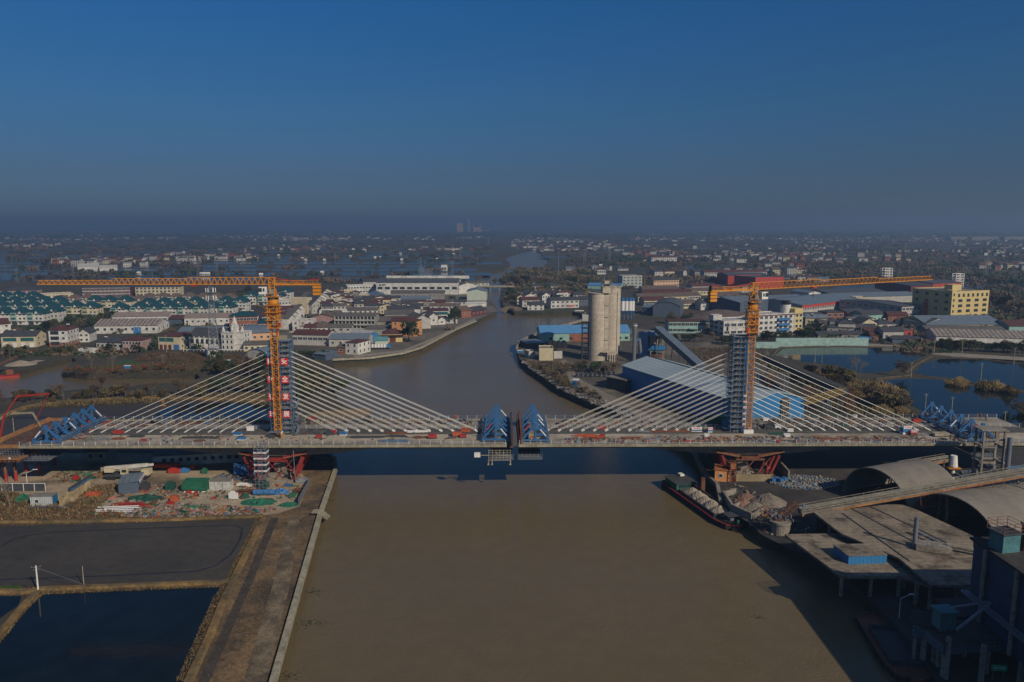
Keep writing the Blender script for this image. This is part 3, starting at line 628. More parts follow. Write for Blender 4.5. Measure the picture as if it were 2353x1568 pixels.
R_ = dict(
 slate=mat('slate_roof', (.055, .058, .065), .8, var=.25, stripe=(0, 1.1, .25)), teal=mat('teal_roof', (.012, .062, .074), .55, var=.2, stripe=(0, 1.2, .25)), maroon=mat('maroon_roof', (.095, .035, .030), .8, var=.3, stripe=(0, 1.1, .25)),
 grey=mat('grey_tile_roof', (.115, .105, .095), .9, var=.3, stripe=(0, 1.3, .2)), brown=mat('brown_roof', (.13, .095, .075), .9, var=.3, stripe=(0, 1.3, .2)), bgrey=mat('bluegrey_metal_roof', (.16, .20, .235), .5, var=.18, stripe=(0, 1.5, .15)),
 rust=mat('rusty_sheet_roof', (.27, .23, .20), .85, var=.35, stripe=(0, 2.6, .5)), lblue=mat('light_blue_roof', (.10, .27, .50), .5, var=.12, stripe=(0, 1.0, .15)), pale=mat('pale_roof', (.42, .41, .38), .8, var=.2), pinkish=mat('faded_pink_roof', (.27, .205, .175), .85, var=.2, stripe=(0, 1.4, .2)),
 white=mat('white_roof', (.62, .60, .55), .7, var=.1), dgrey=mat('dark_metal_roof', (.085, .09, .098), .6, var=.2, stripe=(0, 1.5, .2)), teal2=mat('faded_teal_roof', (.10, .27, .27), .6, var=.2), dust=mat('dusty_roof', (.20, .18, .15), .9, var=.2), flat=mat('flat_roof', (.20, .19, .17), .9, var=.35),
 wh=mat('warehouse_roof', (.36, .44, .45), .45, var=.12, stripe=(0, 2.2, .12), scale=.06))
WM = {}
def winmesh(w_, h_, kind='w'):
    k = (round(w_, 1), round(h_, 1), kind)
    if k in WM: return WM[k]
    fr = {'w': M['frame'], 't': M['frame'], 'd': M['dark'], 'b': M['blue2']}[kind if kind in 'wtdb' else 'w']
    m = MB(M['tglass'] if kind == 't' else M['glass'], fr); m.box((0, -.03, 0), (w_, .06, h_)); m.use(1)
    if kind != 'd':
        for s in (-1, 1): m.box((s*w_/2, -.05, 0), (.12, .1, h_+.12)); m.box((0, -.05, s*h_/2), (w_, .1, .12))
        n = max(1, int(w_/1.1))
        for i in range(1, n): m.box((-w_/2+w_*i/n, -.06, 0), (.08, .06, h_))
    else: m.box((0, -.08, -h_/2-.06), (w_+.2, .2, .1))
    o = m.build('window'); WM[k] = o.data; bpy.data.objects.remove(o); return WM[k]
def windows(root, x0, x1, y, z0, hf, rows, cols, ww, wh, kind, rz=0, skip=0, face='f'):
    me = winmesh(ww, wh, kind)
    for r in range(rows):
        for c in range(cols):
            if random.random() < skip: continue
            x = x0+(x1-x0)*(c+.5)/cols; z = z0+hf*(r+.55)
            loc = (x, y-.03, z) if face == 'f' else ((y+.03, x, z) if face == 'r' else (y-.03, x, z))
            inst(me, 'window', root, loc, {'f': 0, 'r': pi/2, 'l': -pi/2}[face])
NAMES = {'house': 'house', 'warehouse': 'warehouse', 'factory': 'factory_building', 'apartment': 'apartment_building', 'shed': 'shed', 'office': 'office_building', 'workshop': 'workshop', 'school': 'school_building', 'dormitory': 'dormitory'}
def B(kind, label, a, b, dep, h, wall, roof, rk='gable', rows=0, cols=0, ww=1.5, wh=1.3, wk='w', rise=None, side=None, left=None, z=G, tb=False, group=None, over=.45, skip=0, heater=0, wside=None, name=None, base=None):
    "building from its near wall corners a, b (where they meet the ground, or the eaves if tb) going dep metres away"
    A = P(*a, z+h if tb else z); Bq = P(*b, z+h if tb else z); d = Bq-A; L = hypot(d.x, d.y); rz = atan2(d.y, d.x)
    r = empty(name or NAMES.get(kind, kind), (A.x, A.y, z), rz, label, kind, group)
    wm = W[wall]; rm = R_[roof]; m = MB(wm); m.bx(0, L, 0, dep, -.3, h); rise = rise if rise is not None else (dep if rk in ('gable', 'hip', 'arch') else L)*.2
    o = over; y0, y1, x0, x1 = -o, dep+o, -o, L+o; t = .18
    rf = MB(rm)
    if rk == 'gable':
        k = rise/(dep/2); e = -o*k+.02; yc = dep/2
        m.add([(0, 0, h), (0, dep, h), (0, yc, h+rise)], [(0, 2, 1)]); m.add([(L, 0, h), (L, dep, h), (L, yc, h+rise)], [(0, 1, 2)])
        rf.add([(x0, y0, h+e), (x1, y0, h+e), (x1, yc, h+rise+.05), (x0, yc, h+rise+.05), (x0, y1, h+e), (x1, y1, h+e)]+[(x0, y0, h+e+t), (x1, y0, h+e+t), (x1, yc, h+rise+.05+t), (x0, yc, h+rise+.05+t), (x0, y1, h+e+t), (x1, y1, h+e+t)],
               [(6, 7, 8, 9), (9, 8, 11, 10), (3, 2, 1, 0), (4, 5, 2, 3), (0, 1, 7, 6), (5, 4, 10, 11), (0, 6, 9, 3), (3, 9, 10, 4), (1, 2, 8, 7), (2, 5, 11, 8)])
    elif rk == 'gabley':
        k = rise/(L/2); e = -o*k+.02; xc = L/2
        m.add([(0, 0, h), (L, 0, h), (xc, 0, h+rise)], [(0, 1, 2)]); m.add([(0, dep, h), (L, dep, h), (xc, dep, h+rise)], [(0, 2, 1)])
        rf.add([(x0, y0, h+e), (x0, y1, h+e), (xc, y1, h+rise+.05), (xc, y0, h+rise+.05), (x1, y0, h+e), (x1, y1, h+e)]+[(x0, y0, h+e+t), (x0, y1, h+e+t), (xc, y1, h+rise+.05+t), (xc, y0, h+rise+.05+t), (x1, y0, h+e+t), (x1, y1, h+e+t)],
               [(9, 8, 7, 6), (10, 11, 8, 9), (0, 1, 2, 3), (3, 2, 5, 4), (6, 7, 1, 0), (4, 5, 11, 10), (0, 3, 9, 6), (3, 4, 10, 9), (1, 7, 8, 2), (2, 8, 11, 5)])
    elif rk == 'hip':
        i = min(dep/2, L*.42); yc = dep/2
        rf.add([(x0, y0, h), (x1, y0, h), (x1, y1, h), (x0, y1, h), (i, yc, h+rise), (L-i, yc, h+rise)], [(0, 1, 5, 4), (1, 2, 5), (2, 3, 4, 5), (3, 0, 4), (3, 2, 1, 0)])
    elif rk == 'flat':
        rf.bx(.25, L-.25, .25, dep-.25, h-.1, h+.06); m.bx(0, L, 0, .25, h, h+.6); m.bx(0, L, dep-.25, dep, h, h+.6); m.bx(0, .25, .25, dep-.25, h, h+.6); m.bx(L-.25, L, .25, dep-.25, h, h+.6)
    elif rk == 'slab':
        rf.bx(x0, x1, y0, y1, h+.003, h+.4)
    elif rk in ('arch', 'archy'):
        n = 10; ln = dep if rk == 'arch' else L; ot = L if rk == 'arch' else dep; pr = []
        for j in range(n+1): q = j/n; pr.append((-o+(ln+2*o)*q, h+rise*(1-(2*q-1)**2)))
        f_ = (lambda s, q, zz: (s, q, zz)) if rk == 'arch' else (lambda s, q, zz: (q, s, zz))
        vs = [f_(-o, q, zz+dz) for dz in (0, t) for q, zz in pr]+[f_(ot+o, q, zz+dz) for dz in (0, t) for q, zz in pr]; k = n+1
        for j in range(n): rf.add([vs[k+j], vs[k+j+1], vs[3*k+j+1], vs[3*k+j], vs[j], vs[j+1], vs[2*k+j+1], vs[2*k+j]], [(0, 3, 2, 1), (4, 5, 6, 7), (0, 1, 5, 4), (2, 3, 7, 6)])
        for s_ in (0, ot): m.add([f_(s_, max(0, min(ln, q)), h if jj in (0, n) else zz) for jj, (q, zz) in enumerate(pr)], [tuple(range(n+1))])
    elif rk == 'shed':
        rf.add([(x0, y0, h), (x1, y0, h), (x1, y1, h+rise), (x0, y1, h+rise), (x0, y0, h+t), (x1, y0, h+t), (x1, y1, h+rise+t), (x0, y1, h+rise+t)], [(3, 2, 1, 0), (4, 5, 6, 7), (0, 1, 5, 4), (2, 3, 7, 6), (1, 2, 6, 5), (3, 0, 4, 7)])
        m.add([(0, 0, h), (0, dep, h), (0, dep, h+rise)], [(0, 2, 1)]); m.add([(L, 0, h), (L, dep, h), (L, dep, h+rise)], [(0, 1, 2)]); m.add([(0, dep, h), (L, dep, h), (L, dep, h+rise), (0, dep, h+rise)], [(0, 3, 2, 1)])
    m.build('wall', r); ro = rf.build('roof', r)
    if base:
        q = MB(W[base]); q.bx(-.04, L+.04, -.04, dep+.04, -.2, 1.6); q.build('plinth', r)
    if rows: windows(r, 0, L, 0, 0, h/rows, rows, cols, ww, wh, wk, skip=skip)
    if side: windows(r, 0, dep, L, 0, h/side[0], side[0], side[1], wside or ww, wh, wk, face='r', skip=skip)
    if left: windows(r, 0, dep, 0, 0, h/left[0], left[0], left[1], wside or ww, wh, wk, face='l', skip=skip)
    for i in range(heater):
        q = MB(M['white'], M['dark']); q.cyl((-.9, 0, .5), (.9, 0, .5), .28, n=8); q.use(1); q.box((0, -.7, .1), (1.7, 1.3, .1), rx=.5)
        q.build('water_heater', ro, loc=(random.uniform(1, max(1.1, L-1)), dep*random.uniform(.3, .55), h+rise*(1 if rk != 'flat' else 0)*.75+.3))
    return r, L
def door(r, x, w_, h_, mt, name='door', y=0):
    return MB(mt).box((x, y-.06, h_/2), (w_, .12, h_)).build(name, r)
def band(r, x0, x1, z0, z1, mt, name='fascia', y=0): return MB(mt).bx(x0, x1, y-.12, y-.02, z0, z1).build(name, r)
# ---- left foreground town
r, L = B('house', 'low two family house with dark tiled roof and teal glazed balconies', (4, 799), (84, 798), 12, 6.6, 'cream', 'slate', 'gable', rise=2.6, heater=2, side=(2, 2))
for i in range(2): band(r, L*(.06+.5*i), L*(.44+.5*i), 3.6, 5.6, M['tglass'], 'glazed_balcony')
for i in range(4): door(r, L*(.12+.25*i), 2.4, 2.6, M['white'])
r, L = B('house', 'white three storey house with dark red hip roof and dark glazed front', (114, 797.5), (156, 797), 15, 9.6, 'white', 'maroon', 'hip', rise=2.6, side=(3, 4), heater=1)
for i in range(3): band(r, 1.0, L*.55, 1.0+3.1*i, 3.0+3.1*i, M['glass'], 'glazed_front')
windows(r, L*.6, L, 0, 0, 3.2, 3, 1, 1.6, 1.4, 'w'); MB(W['brick']).bx(-.03, L+.03, -.02, 15.03, -.2, 2.6).build('brick_base', r)
B('house', 'small white gabled house right of the white three storey house', (182, 787), (206, 786.5), 12, 5.6, 'white', 'slate', 'gabley', 2, 2, rise=2.2)
B('house', 'white gabled house with dark red roof at the left photo edge', (-14, 768), (26, 764), 14, 6, 'white', 'maroon', 'gable', 2, 2, side=(2, 2), rise=3)
r, L = B('warehouse', 'low white warehouse with rust striped roof and blue door', (217.5, 767.5), (362, 766), 22, 5.2, 'white', 'rust', 'gable', 1, 9, 1.8, 1.6, rise=3.2, side=(1, 3)); door(r, L*.68, 5, 4.2, M['tarp'])
B('warehouse', 'long white shed with faded pink roof behind the rust striped warehouse', (259, 744), (387, 742), 16, 5, 'white', 'pinkish', 'gable', 1, 10, rise=2.2)
B('warehouse', 'long white shed with pinkish roof left of the red teal roofed block', (424, 749), (528, 747), 18, 5.5, 'white', 'pinkish', 'gable', 1, 8, rise=2.2)
B('shed', 'dark maroon roofed shed between the two long pinkish roofed sheds', (388, 748), (423, 748), 14, 4.5, 'dblue', 'maroon', 'gable', rise=2)
B('house', 'low house with blue black roof beside the bushes by the canal', (222, 803), (282, 805), 10, 4.4, 'lgrey', 'slate', 'gable', 1, 6, rise=2, heater=1)
B('house', 'pinkish tiled house with dark red roof and white window row', (283, 808), (326, 808), 12, 6.2, 'pink', 'maroon', 'hip', 2, 6, 1.2, 1.5, rise=1.6, side=(2, 3))
B('house', 'small white flat roofed hut beside the dark ramp by the canal', (180, 816), (212, 817), 5, 2.8, 'white', 'pale', 'flat', 1, 2)
r, L = B('house', 'cream two storey house with teal glazed upper floor and maroon roof', (365, 803), (415, 804.5), 16, 7.6, 'cream', 'maroon', 'hip', rise=1.6, side=(2, 4)); band(r, .6, L*.7, 4.6, 6.8, M['tglass'], 'glazed_balcony'); door(r, L*.82, 3.4, 3, M['tarp'])
for i in range(3): door(r, L*(.12+.2*i), 1.8, 2.8, W['maroon'])
B('shed', 'low blue grey roofed sheds behind the church', (410, 777), (512, 776), 18, 4, 'lgrey', 'bgrey', 'gable', 1, 6, rise=1.8)
B('warehouse', 'peach walled warehouse with blue grey roof behind the left crane mast', (563, 787), (640, 784), 30, 5.4, 'peach', 'bgrey', 'arch', 1, 5, rise=2.4)
B('shed', 'low grey roofed shed with cream wall below the peach warehouse', (560, 808), (640, 806), 12, 3.6, 'cream', 'grey', 'gable', 1, 6, rise=1.4)
B('shed', 'curved blue grey roofed hut on the bank behind the left stays', (570, 828), (612, 832), 12, 4.4, 'lgrey', 'bgrey', 'archy', rise=2)
B('shed', 'light blue roofed hut left of the pylon top', (608, 833), (636, 834), 10, 3.6, 'lgrey', 'lblue', 'gable', rise=1.2)
B('house', 'small white hut at the foot of the lattice radio tower', (478, 824), (503, 822), 9, 3.6, 'white', 'pale', 'flat', side=(1, 2))
# church
ch = empty('church', P(437, 801), 0, 'white church with lancet windows and four spired bell tower', 'church')
A = P(437, 801); q = P(517, 803); L = hypot(q.x-A.x, q.y-A.y); ch.rotation_euler = (0, 0, atan2(q.y-A.y, q.x-A.x))
m = MB(W['white']); m.bx(0, L, 0, 15, -.3, 9); m.add([(0, 0, 9), (0, 15, 9), (0, 7.5, 14)], [(0, 2, 1)]); m.bx(0, L, -.5, -.02, 0, 2.4)
for i in range(8): m.box((L*(i+.02)/7.05, -.3, 4.5), (.5, .55, 9))
m.build('wall', ch)
m = MB(R_['slate']); m.add([(-.5, -.6, 8.7), (L, -.6, 8.7), (L, 7.5, 14.2), (-.5, 7.5, 14.2), (-.5, 15.6, 8.7), (L, 15.6, 8.7)], [(0, 1, 2, 3), (3, 2, 5, 4), (0, 3, 4), (1, 5, 2)]); m.build('roof', ch)
def lancet(x, y, z, w_, h_, root, rot=0):
    m = MB(M['frame'], M['glass']); m.prism([(-w_/2-.15, 0), (w_/2+.15, 0), (w_/2+.15, h_*.7), (0, h_+.2), (-w_/2-.15, h_*.7)], 0, .1); m.use(1); m.prism([(-w_/2, .15), (w_/2, .15), (w_/2, h_*.7), (0, h_), (-w_/2, h_*.7)], .1, .15)
    o = m.build('lancet_window', root, loc=(x, y, z)); o.rotation_euler = (pi/2, 0, rot); return o
for i in range(7): lancet(L*(i+.55)/7.05, -.04, 3.6, 1.5, 4, ch)
tw = MB(W['white']); tw.bx(L, L+7.5, -3.4, 8, -.3, 12.5); tw.bx(L+7.5, L+12.5, -1.5, 8.5, -.3, 12.5)
for zz in (4, 8, 12.3): tw.bx(L-.2, L+7.7, -3.6, 8.1, zz, zz+.3); tw.bx(L+7.7, L+12.7, -1.7, 8.6, zz, zz+.3)
tw.bx(L+4.2, L+7.4, 0, 3.2, 12.6, 17); t_ = tw.build('bell_tower', ch)
for x, y, hh, w_, z0 in ((L+1, -2.4, 2.8, 1.3, 12.8), (L+5.8, 1.6, 5.4, 2.4, 17), (L+11.4, -.4, 2.8, 1.3, 12.8), (L+1.2, 6.6, 2.8, 1.2, 12.8), (L+6.5, -2.4, 2.8, 1.2, 12.8)):
    m = MB(W['white']); m.box((x, y, z0+.9), (w_, w_, 1.8)); m.cyl((x, y, z0+1.8), (x, y, z0+1.8+hh), w_*.62, .03, n=6); m.build('spire', t_)
for i in range(3):
    for j in range(3): lancet(L+1.2+i*2.5, -3.46, 1.2+j*3.9, .9, 2.4, t_)
for j in range(3):
    for i in range(2): lancet(L+12.55, .6+i*3.2, 1.4+j*3.9, .9, 2.4, t_, pi/2)
m = MB(W['white'], R_['grey']); m.bx(L+12.6, L+16, 0, 5, -.3, 3); m.use(1); m.add([(L+12.6, -.3, 3), (L+16.3, -.3, 3), (L+16.3, 5.3, 3), (L+12.6, 5.3, 3), (L+12.6, 2.5, 5), (L+16.3, 2.5, 5)], [(0, 1, 5, 4), (3, 4, 5, 2), (1, 2, 5)]); m.build('porch', ch); ch.scale = (1, 1, .8)
m = MB(M['oldcon']); 
for i in range(10): m.box((L+17+i*.8, 2.4, 2.7-i*.3), (.8, 5, .5))
m.build('steps', ch)
m = MB(M['white']); 
for i in range(26): m.box((i*1.9, 0, .6), (.25, .25, 1.2))
m.bx(0, 47.5, -.1, .1, .9, 1.15); q = P(422, 807.5); tag(m.build('fence', None, loc=(q.x, q.y, G)), 'white balustrade fence in front of the church', 'fence')
# radio mast
q = P(493, 823.5); hh = htop(493, 823.5, 659)
r = empty('radio_tower', q, .3, 'tall grey lattice radio tower in front of the church', 'radio tower')
def lat_tower(m, hh, w0, w1, n, t=.16):
    for i in range(n):
        z0, z1 = hh*i/n, hh*(i+1)/n; a0 = (w0+(w1-w0)*(i/n)**.6)/2; a1 = (w0+(w1-w0)*((i+1)/n)**.6)/2
        c0 = [(-a0, -a0), (a0, -a0), (a0, a0), (-a0, a0)]; c1 = [(-a1, -a1), (a1, -a1), (a1, a1), (-a1, a1)]
        for k in range(4):
            k2 = (k+1) % 4; m.beam((*c0[k], z0), (*c1[k], z1), t); m.beam((*c0[k], z0), (*c1[k2], z1), t*.55); m.beam((*c0[k2], z0), (*c1[k], z1), t*.55); m.beam((*c0[k], z0), (*c0[k2], z0), t*.55)
m = MB(M['steel']); lat_tower(m, hh, 7.5, 1.6, 16, .24); m.cyl((0, 0, hh-1), (0, 0, hh+3), .08); m.build('lattice_mast', r)
for k, zz in enumerate((hh-3, hh-7)):
    m = MB(M['steel']); m.cyl((0, 0, zz), (0, 0, zz+.15), 2.4, n=12); m.build('platform', r)
    for i in range(6): m = MB(M['white']); m.box((2.4*cos(i*1.05), 2.4*sin(i*1.05), zz+1.2), (.35, .35, 2.2)); m.build('antenna', r)
# ---- teal roof estate: one house built, then copied
def estate_house(wall, bay, label, roof='teal', Lh=11.5, dp=11, hh=7.8):
    r = empty('terrace_house', (0, 0, G), 0, label, 'house')
    m = MB(W[wall]); m.bx(0, Lh, 0, dp, -.3, hh); m.build('wall', r)
    rf = MB(R_[roof]); i = dp*.5; rf.add([(-.7, -.7, hh), (Lh+.7, -.7, hh), (Lh+.7, dp+.7, hh), (-.7, dp+.7, hh), (i*.75, dp/2, hh+4.6), (Lh-i*.75, dp/2, hh+4.6)], [(0, 1, 5, 4), (1, 2, 5), (2, 3, 4, 5), (3, 0, 4), (3, 2, 1, 0)])
    ro = rf.build('roof', r)
    m = MB(W['white'], R_[roof]); x = Lh*.62; m.add([(x-1.5, -.5, hh), (x+1.5, -.5, hh), (x, -.5, hh+2.2)], [(0, 1, 2)]); m.use(1); m.add([(x-1.8, -.75, hh), (x, -.75, hh+2.6), (x, 4, hh+2.6), (x-1.8, 2, hh)], [(0, 1, 2, 3)]); m.add([(x+1.8, -.75, hh), (x, -.75, hh+2.6), (x, 4, hh+2.6), (x+1.8, 2, hh)], [(3, 2, 1, 0)]); m.build('dormer', ro)
    m = MB(M['white']); m.cyl((-.9, 0, 0), (.9, 0, 0), .3, n=6); m.build('water_heater', ro, loc=(Lh*.35, dp*.42, hh+3.2))
    for k in range(2):
        m = MB(W[bay], M['tglass']); m.bx(Lh*.1, Lh*.42, -1.1, -.02, 2.9+3*k, 5.6+3*k); m.use(1); m.bx(Lh*.12, Lh*.40, -1.14, -1.09, 3.8+3*k, 5.3+3*k); m.build('glazed_bay', r)
    m = MB(W['white']); m.bx(Lh*.52, Lh*.95, -1.2, -.02, 2.8, 3.9); m.build('balcony', r)
    m = MB(M['dark']); m.bx(Lh*.1, Lh*.42, -.06, -.01, 0, 2.3); m.build('garage_door', r)
    me = winmesh(1.6, 1.5, 'w')
    for k in range(3):
        inst(me, 'window', r, (Lh*.62, -.03, 1.5+3*k)); inst(me, 'window', r, (Lh*.86, -.03, 1.5+3*k)) if k != 0 else None
        inst(me, 'window', r, (Lh+.03, dp*.3, 1.5+3*k), pi/2); inst(me, 'window', r, (Lh+.03, dp*.7, 1.5+3*k), pi/2)
    return r
EH = [estate_house('white', 'pgreen', 'white estate house with teal hipped roof and green glazed bays'), estate_house('cream', 'cream', 'cream estate house with teal hipped roof'), estate_house('lgrey', 'white', 'pale estate house with grey brown hipped roof', 'brown', 13, 13, 7)]
ET = [tree_of(e) for e in EH]; eused = [0, 0, 0]
def estate(u, v, k, label, grp, rz=.06, sc=1):
    p = P(u, v); p.z = G
    if not eused[k]: e = EH[k]; e.location = p; e.rotation_euler = (0, 0, rz); e['label'] = label; e['group'] = grp; e.scale = (sc,)*3; eused[k] = 1; return
    copy_tree(ET[k], None, p, rz, sc, label, grp)
rows_ = [('front', 747, [-14, 24, 62], 0), ('front', 741, [98], 0), ('second', 729, [-20, 16, 52, 88, 124], 0), ('second', 731, [152, 188], 1), ('third', 733.5, [254, 299, 335], 0), ('third', 732, [372, 408, 444], 0), ('third', 730, [466, 502], 0),
         ('fourth', 716, [-22, 12, 46, 80, 112], 0), ('fourth', 715, [198, 232, 268], 1), ('fourth', 720, [320, 356, 392], 0), ('fourth', 717, [430], 1), ('fourth', 716, [500, 534], 0), ('fifth', 703, [-10, 22, 56], 0), ('fifth', 701, [560, 592, 622], 0), ('sixth', 690, [604, 640], 0)]
cnt = {}
allr = {}
for nm, v, xs, k in rows_:
    for x in xs: allr.setdefault(nm, []).append((x, v, k))
for nm, l_ in allr.items():
    l_.sort()
    for i, (x, v, k) in enumerate(l_):
        estate(x, v+random.uniform(-.8, .8), k, ('white' if k == 0 else 'cream')+' teal roofed estate house, '+ORD[i]+' from the left in the '+nm+' row', 'teal roofed estate houses', rz=.05 if x < 300 else -.02)
br_ = [(x, 711-1.3*(i % 3)) for i, x in enumerate(range(118, 300, 30))]+[(x, 706-1.5*(i % 2)) for i, x in enumerate(range(322, 520, 31))]
for i, (x, v) in enumerate(br_): estate(x, v, 2, 'pale estate house with grey brown roof, '+ORD[i]+' from the left behind the teal roofs', 'grey brown roofed estate houses', rz=.08)
r, L = B('apartment', 'three storey pinkish apartment block with dark roofs at the left photo edge', (0, 694), (84, 692), 20, 10, 'pink', 'slate', 'hip', 3, 8, 2.2, 1.8, rise=3, side=(3, 3))
B('apartment', 'low pink and cream block with flat roof under the left jib tip', (88, 694), (170, 690), 18, 6, 'cream', 'pale', 'flat', 2, 8, side=(2, 3))
r, L = B('apartment', 'long dark roofed block with red and white walls behind the brown roofs', (190, 684), (300, 682), 16, 9, 'maroon', 'slate', 'hip', 3, 12, 2.2, 1.8, rise=2.6)
for i in range(3): band(r, 0, L, 2.6+3*i, 3.2+3*i, W['white'], 'floor_band')
r, L = B('apartment', 'long dark roofed block with cream walls right of the red and white one', (312, 681), (412, 680), 16, 9, 'cream', 'slate', 'hip', 3, 11, 2.2, 1.8, rise=2.6)
r, L = B('apartment', 'red brick block with teal roof and white glazed bays by the left crane', (528, 757), (592, 755), 14, 8.5, 'brick', 'teal', 'hip', 2, 8, 2.4, 1.7, rise=3, side=(2, 3), heater=1)
B('apartment', 'red brick block with teal roof just right of the left crane mast', (592, 768), (624, 767), 14, 7, 'brick', 'teal', 'hip', 2, 4, 2.0, 1.7, rise=2.4)
# town centre
B('house', 'white flat roofed two storey house behind the crane mast', (641, 712), (677, 711), 14, 7, 'white', 'pale', 'flat', 2, 5, side=(2, 3))
B('house', 'maroon roofed house with green glazed front right of the crane mast', (642, 733), (690, 731), 14, 6.5, 'pgreen', 'maroon', 'gable', 2, 8, 1.8, 1.6, 't', rise=2.4, side=(2, 3))
B('house', 'maroon roofed house with pale green front left of the saw tooth terrace', (603, 751), (661, 749), 14, 7, 'pgreen', 'maroon', 'gable', 2, 8, 1.8, 1.6, 't', rise=2.6)
for i in range(5):
    B('house', 'white gabled terrace house beside the main street, '+ORD[i]+' from the front', (664+i*7.6, 758-i*9), (679+i*7.0, 753.5-i*8.4), 8, 7.5-.0*i, 'white', 'grey', 'gabley', 0, 0, rise=1.8, side=(2, 2), group='gabled terrace houses by the street')
for i in range(7):
    B('house', 'white terrace house with dark roof across the street, '+ORD[i]+' from the front', (718+i*4.0, 722-i*5.6), (736+i*4.4, 719-i*5.4), 13, 8-.1*i, 'white' if i % 2 else 'lgrey', 'slate', 'gabley', 2, 2, rise=2.4, left=(2, 3), group='dark roofed terrace houses by the street')
B('house', 'dark roofed house with beige side tower beside the tree', (680, 722), (706, 721), 10, 6, 'white', 'slate', 'gabley', 0, 0, rise=3)
B('apartment', 'narrow beige tower house right of the dark roofed house', (707, 722), (718, 719), 14, 12, 'cream', 'pale', 'flat', 3, 1, side=(3, 2))
r, L = B('factory', 'very long white factory with dark window slots and dark roof by the canal', (865, 677), (1053, 677), 46, 12, 'white', 'dgrey', 'gable', 1, 11, 5, 2.2, 'd', rise=3.2)
m = MB(W['white'], M['green']); m.bx(L*.085, L*1.12, 22, 24, 14.6, 17.6); m.build('roof_monitor', r); m = MB(M['green']); m.add([(3, -.15, 9), (5, -.15, 9), (4, -.15, 11)], [(0, 1, 2)]); m.bx(3.4, 4.6, -.18, -.12, 8.6, 9.1); m.build('logo', r); m = MB(M['dark']); m.bx(5.6, 9.6, -.15, -.05, 9.2, 10.4); m.build('logo', r)
B('factory', 'white end bay of the long factory with roof lantern', (1054, 677), (1096, 675), 40, 9, 'white', 'dgrey', 'gabley', rise=2.5)
B('factory', 'pale green gabled factory hall beside the canal mouth', (1073, 691), (1118, 691), 26, 8.5, 'gmetal', 'bgrey', 'gabley', 0, 0, rise=2.2)
B('house', 'white three storey stepped house left of the long factory', (799, 676), (866, 674), 16, 8, 'white', 'pale', 'flat', 2, 10, 2, 1.4, heater=1)
B('house', 'dark roofed house behind the stepped white house', (835, 667), (880, 666), 14, 9, 'lgrey', 'slate', 'gable', 1, 4)
B('factory', 'long grey two storey building with small windows before the white factory', (898, 688), (1020, 688), 14, 6, 'grey', 'grey', 'gable', 1, 14, 1.6, 1.2, rise=2)
B('warehouse', 'low blue grey roofed hall in front of the long grey building', (893, 697), (990, 694), 14, 3.4, 'dblue', 'bgrey', 'gable', rise=1.6)
B('warehouse', 'grey metal shed with gable end and blue front', (853, 698), (890, 697), 34, 6.5, 'dblue', 'bgrey', 'gabley', rise=2.4)
B('warehouse', 'low hall with dark maroon roof and white vents', (893, 708), (1023, 706), 16, 3.6, 'dark', 'maroon', 'gable', rise=1.8, heater=5)
B('shed', 'small tan hipped shed near the white tanks', (1024, 702), (1050, 702), 12, 3, 'cream', 'grey', 'hip', rise=2)
r, L = B('shed', 'long low white shed with red end beside the canal', (1039, 707), (1118, 705), 6, 3, 'white', 'white', 'shed', rise=.8)
B('house', 'small red brick house by the embankment trees', (1060, 731), (1083, 729), 14, 5.5, 'brick', 'brown', 'gable', 1, 2)
B('house', 'dark brick house with black roof beside the red brick house', (1084, 728), (1118, 722), 12, 4, 'maroon', 'slate', 'gable', 1, 4)
r, L = B('house', 'navy roofed long house with green glazed upper floor', (892, 733), (966, 731), 14, 7, 'white', 'slate', 'gable', rise=2.2, heater=1); band(r, L*.18, L*.62, 4, 6.2, M['tglass'], 'glazed_front'); band(r, L*.63, L*.82, .4, 6.4, W['dblue'], 'blue_panel')
r, L = B('house', 'white house with long green window band and maroon roof by the gabled sheds', (983, 732), (1031, 731), 12, 5.6, 'white', 'maroon', 'shed', rise=.8); band(r, L*.06, L*.96, 2.6, 4.8, M['tglass'], 'glazed_front')
B('house', 'long low white house with shadowed eaves, left part', (734, 731), (800, 730), 10, 5, 'white', 'pale', 'flat', 1, 9)
B('house', 'long low white house with rounded gable, right part', (801, 730), (868, 729), 12, 5.4, 'white', 'grey', 'gable', 2, 6, rise=1.6)
r, L = B('dormitory', 'grey three storey dormitory with open balconies', (770.5, 757), (862, 758), 12, 9, 'grey', 'grey', 'gable', 3, 11, 1.6, 1.6, 'd', rise=1.8)
for i in range(3): MB(W['lgrey']).bx(0, L, -1.3, -.02, 3*i, 3*i+1.0).build('balcony', r)
for i in range(12): MB(W['lgrey']).box((L*i/11.0, -.7, 4.5), (.25, 1.2, 9)).build('balcony_post', r)
B('house', 'pink gabled house with red awning left of the dormitory', (773-58, 749), (770, 750), 10, 6, 'pink', 'brown', 'gabley', 1, 3, rise=2.4)
B('house', 'white gabled house with dark roof below the pink house', (716, 768), (750, 768), 12, 4.5, 'white', 'grey', 'gabley', 1, 4, rise=2.6)
B('house', 'grey gabled barn with pale front near the riverside trees', (953, 757), (990, 755), 22, 6.5, 'lgrey', 'grey', 'gabley', rise=3)
B('house', 'small white gabled house right of the grey barn', (987, 748), (1006, 747), 12, 6.5, 'white', 'grey', 'gabley', 1, 1, rise=2)
B('house', 'tiny white gabled house nearest the riverside tree', (1007, 747), (1024, 746), 10, 3.6, 'white', 'grey', 'gabley', 1, 1, rise=1.8)
B('warehouse', 'wide grey tiled hall behind the orange house, left', (864, 755), (948, 753), 20, 4.6, 'grey', 'grey', 'gable', rise=2.4)
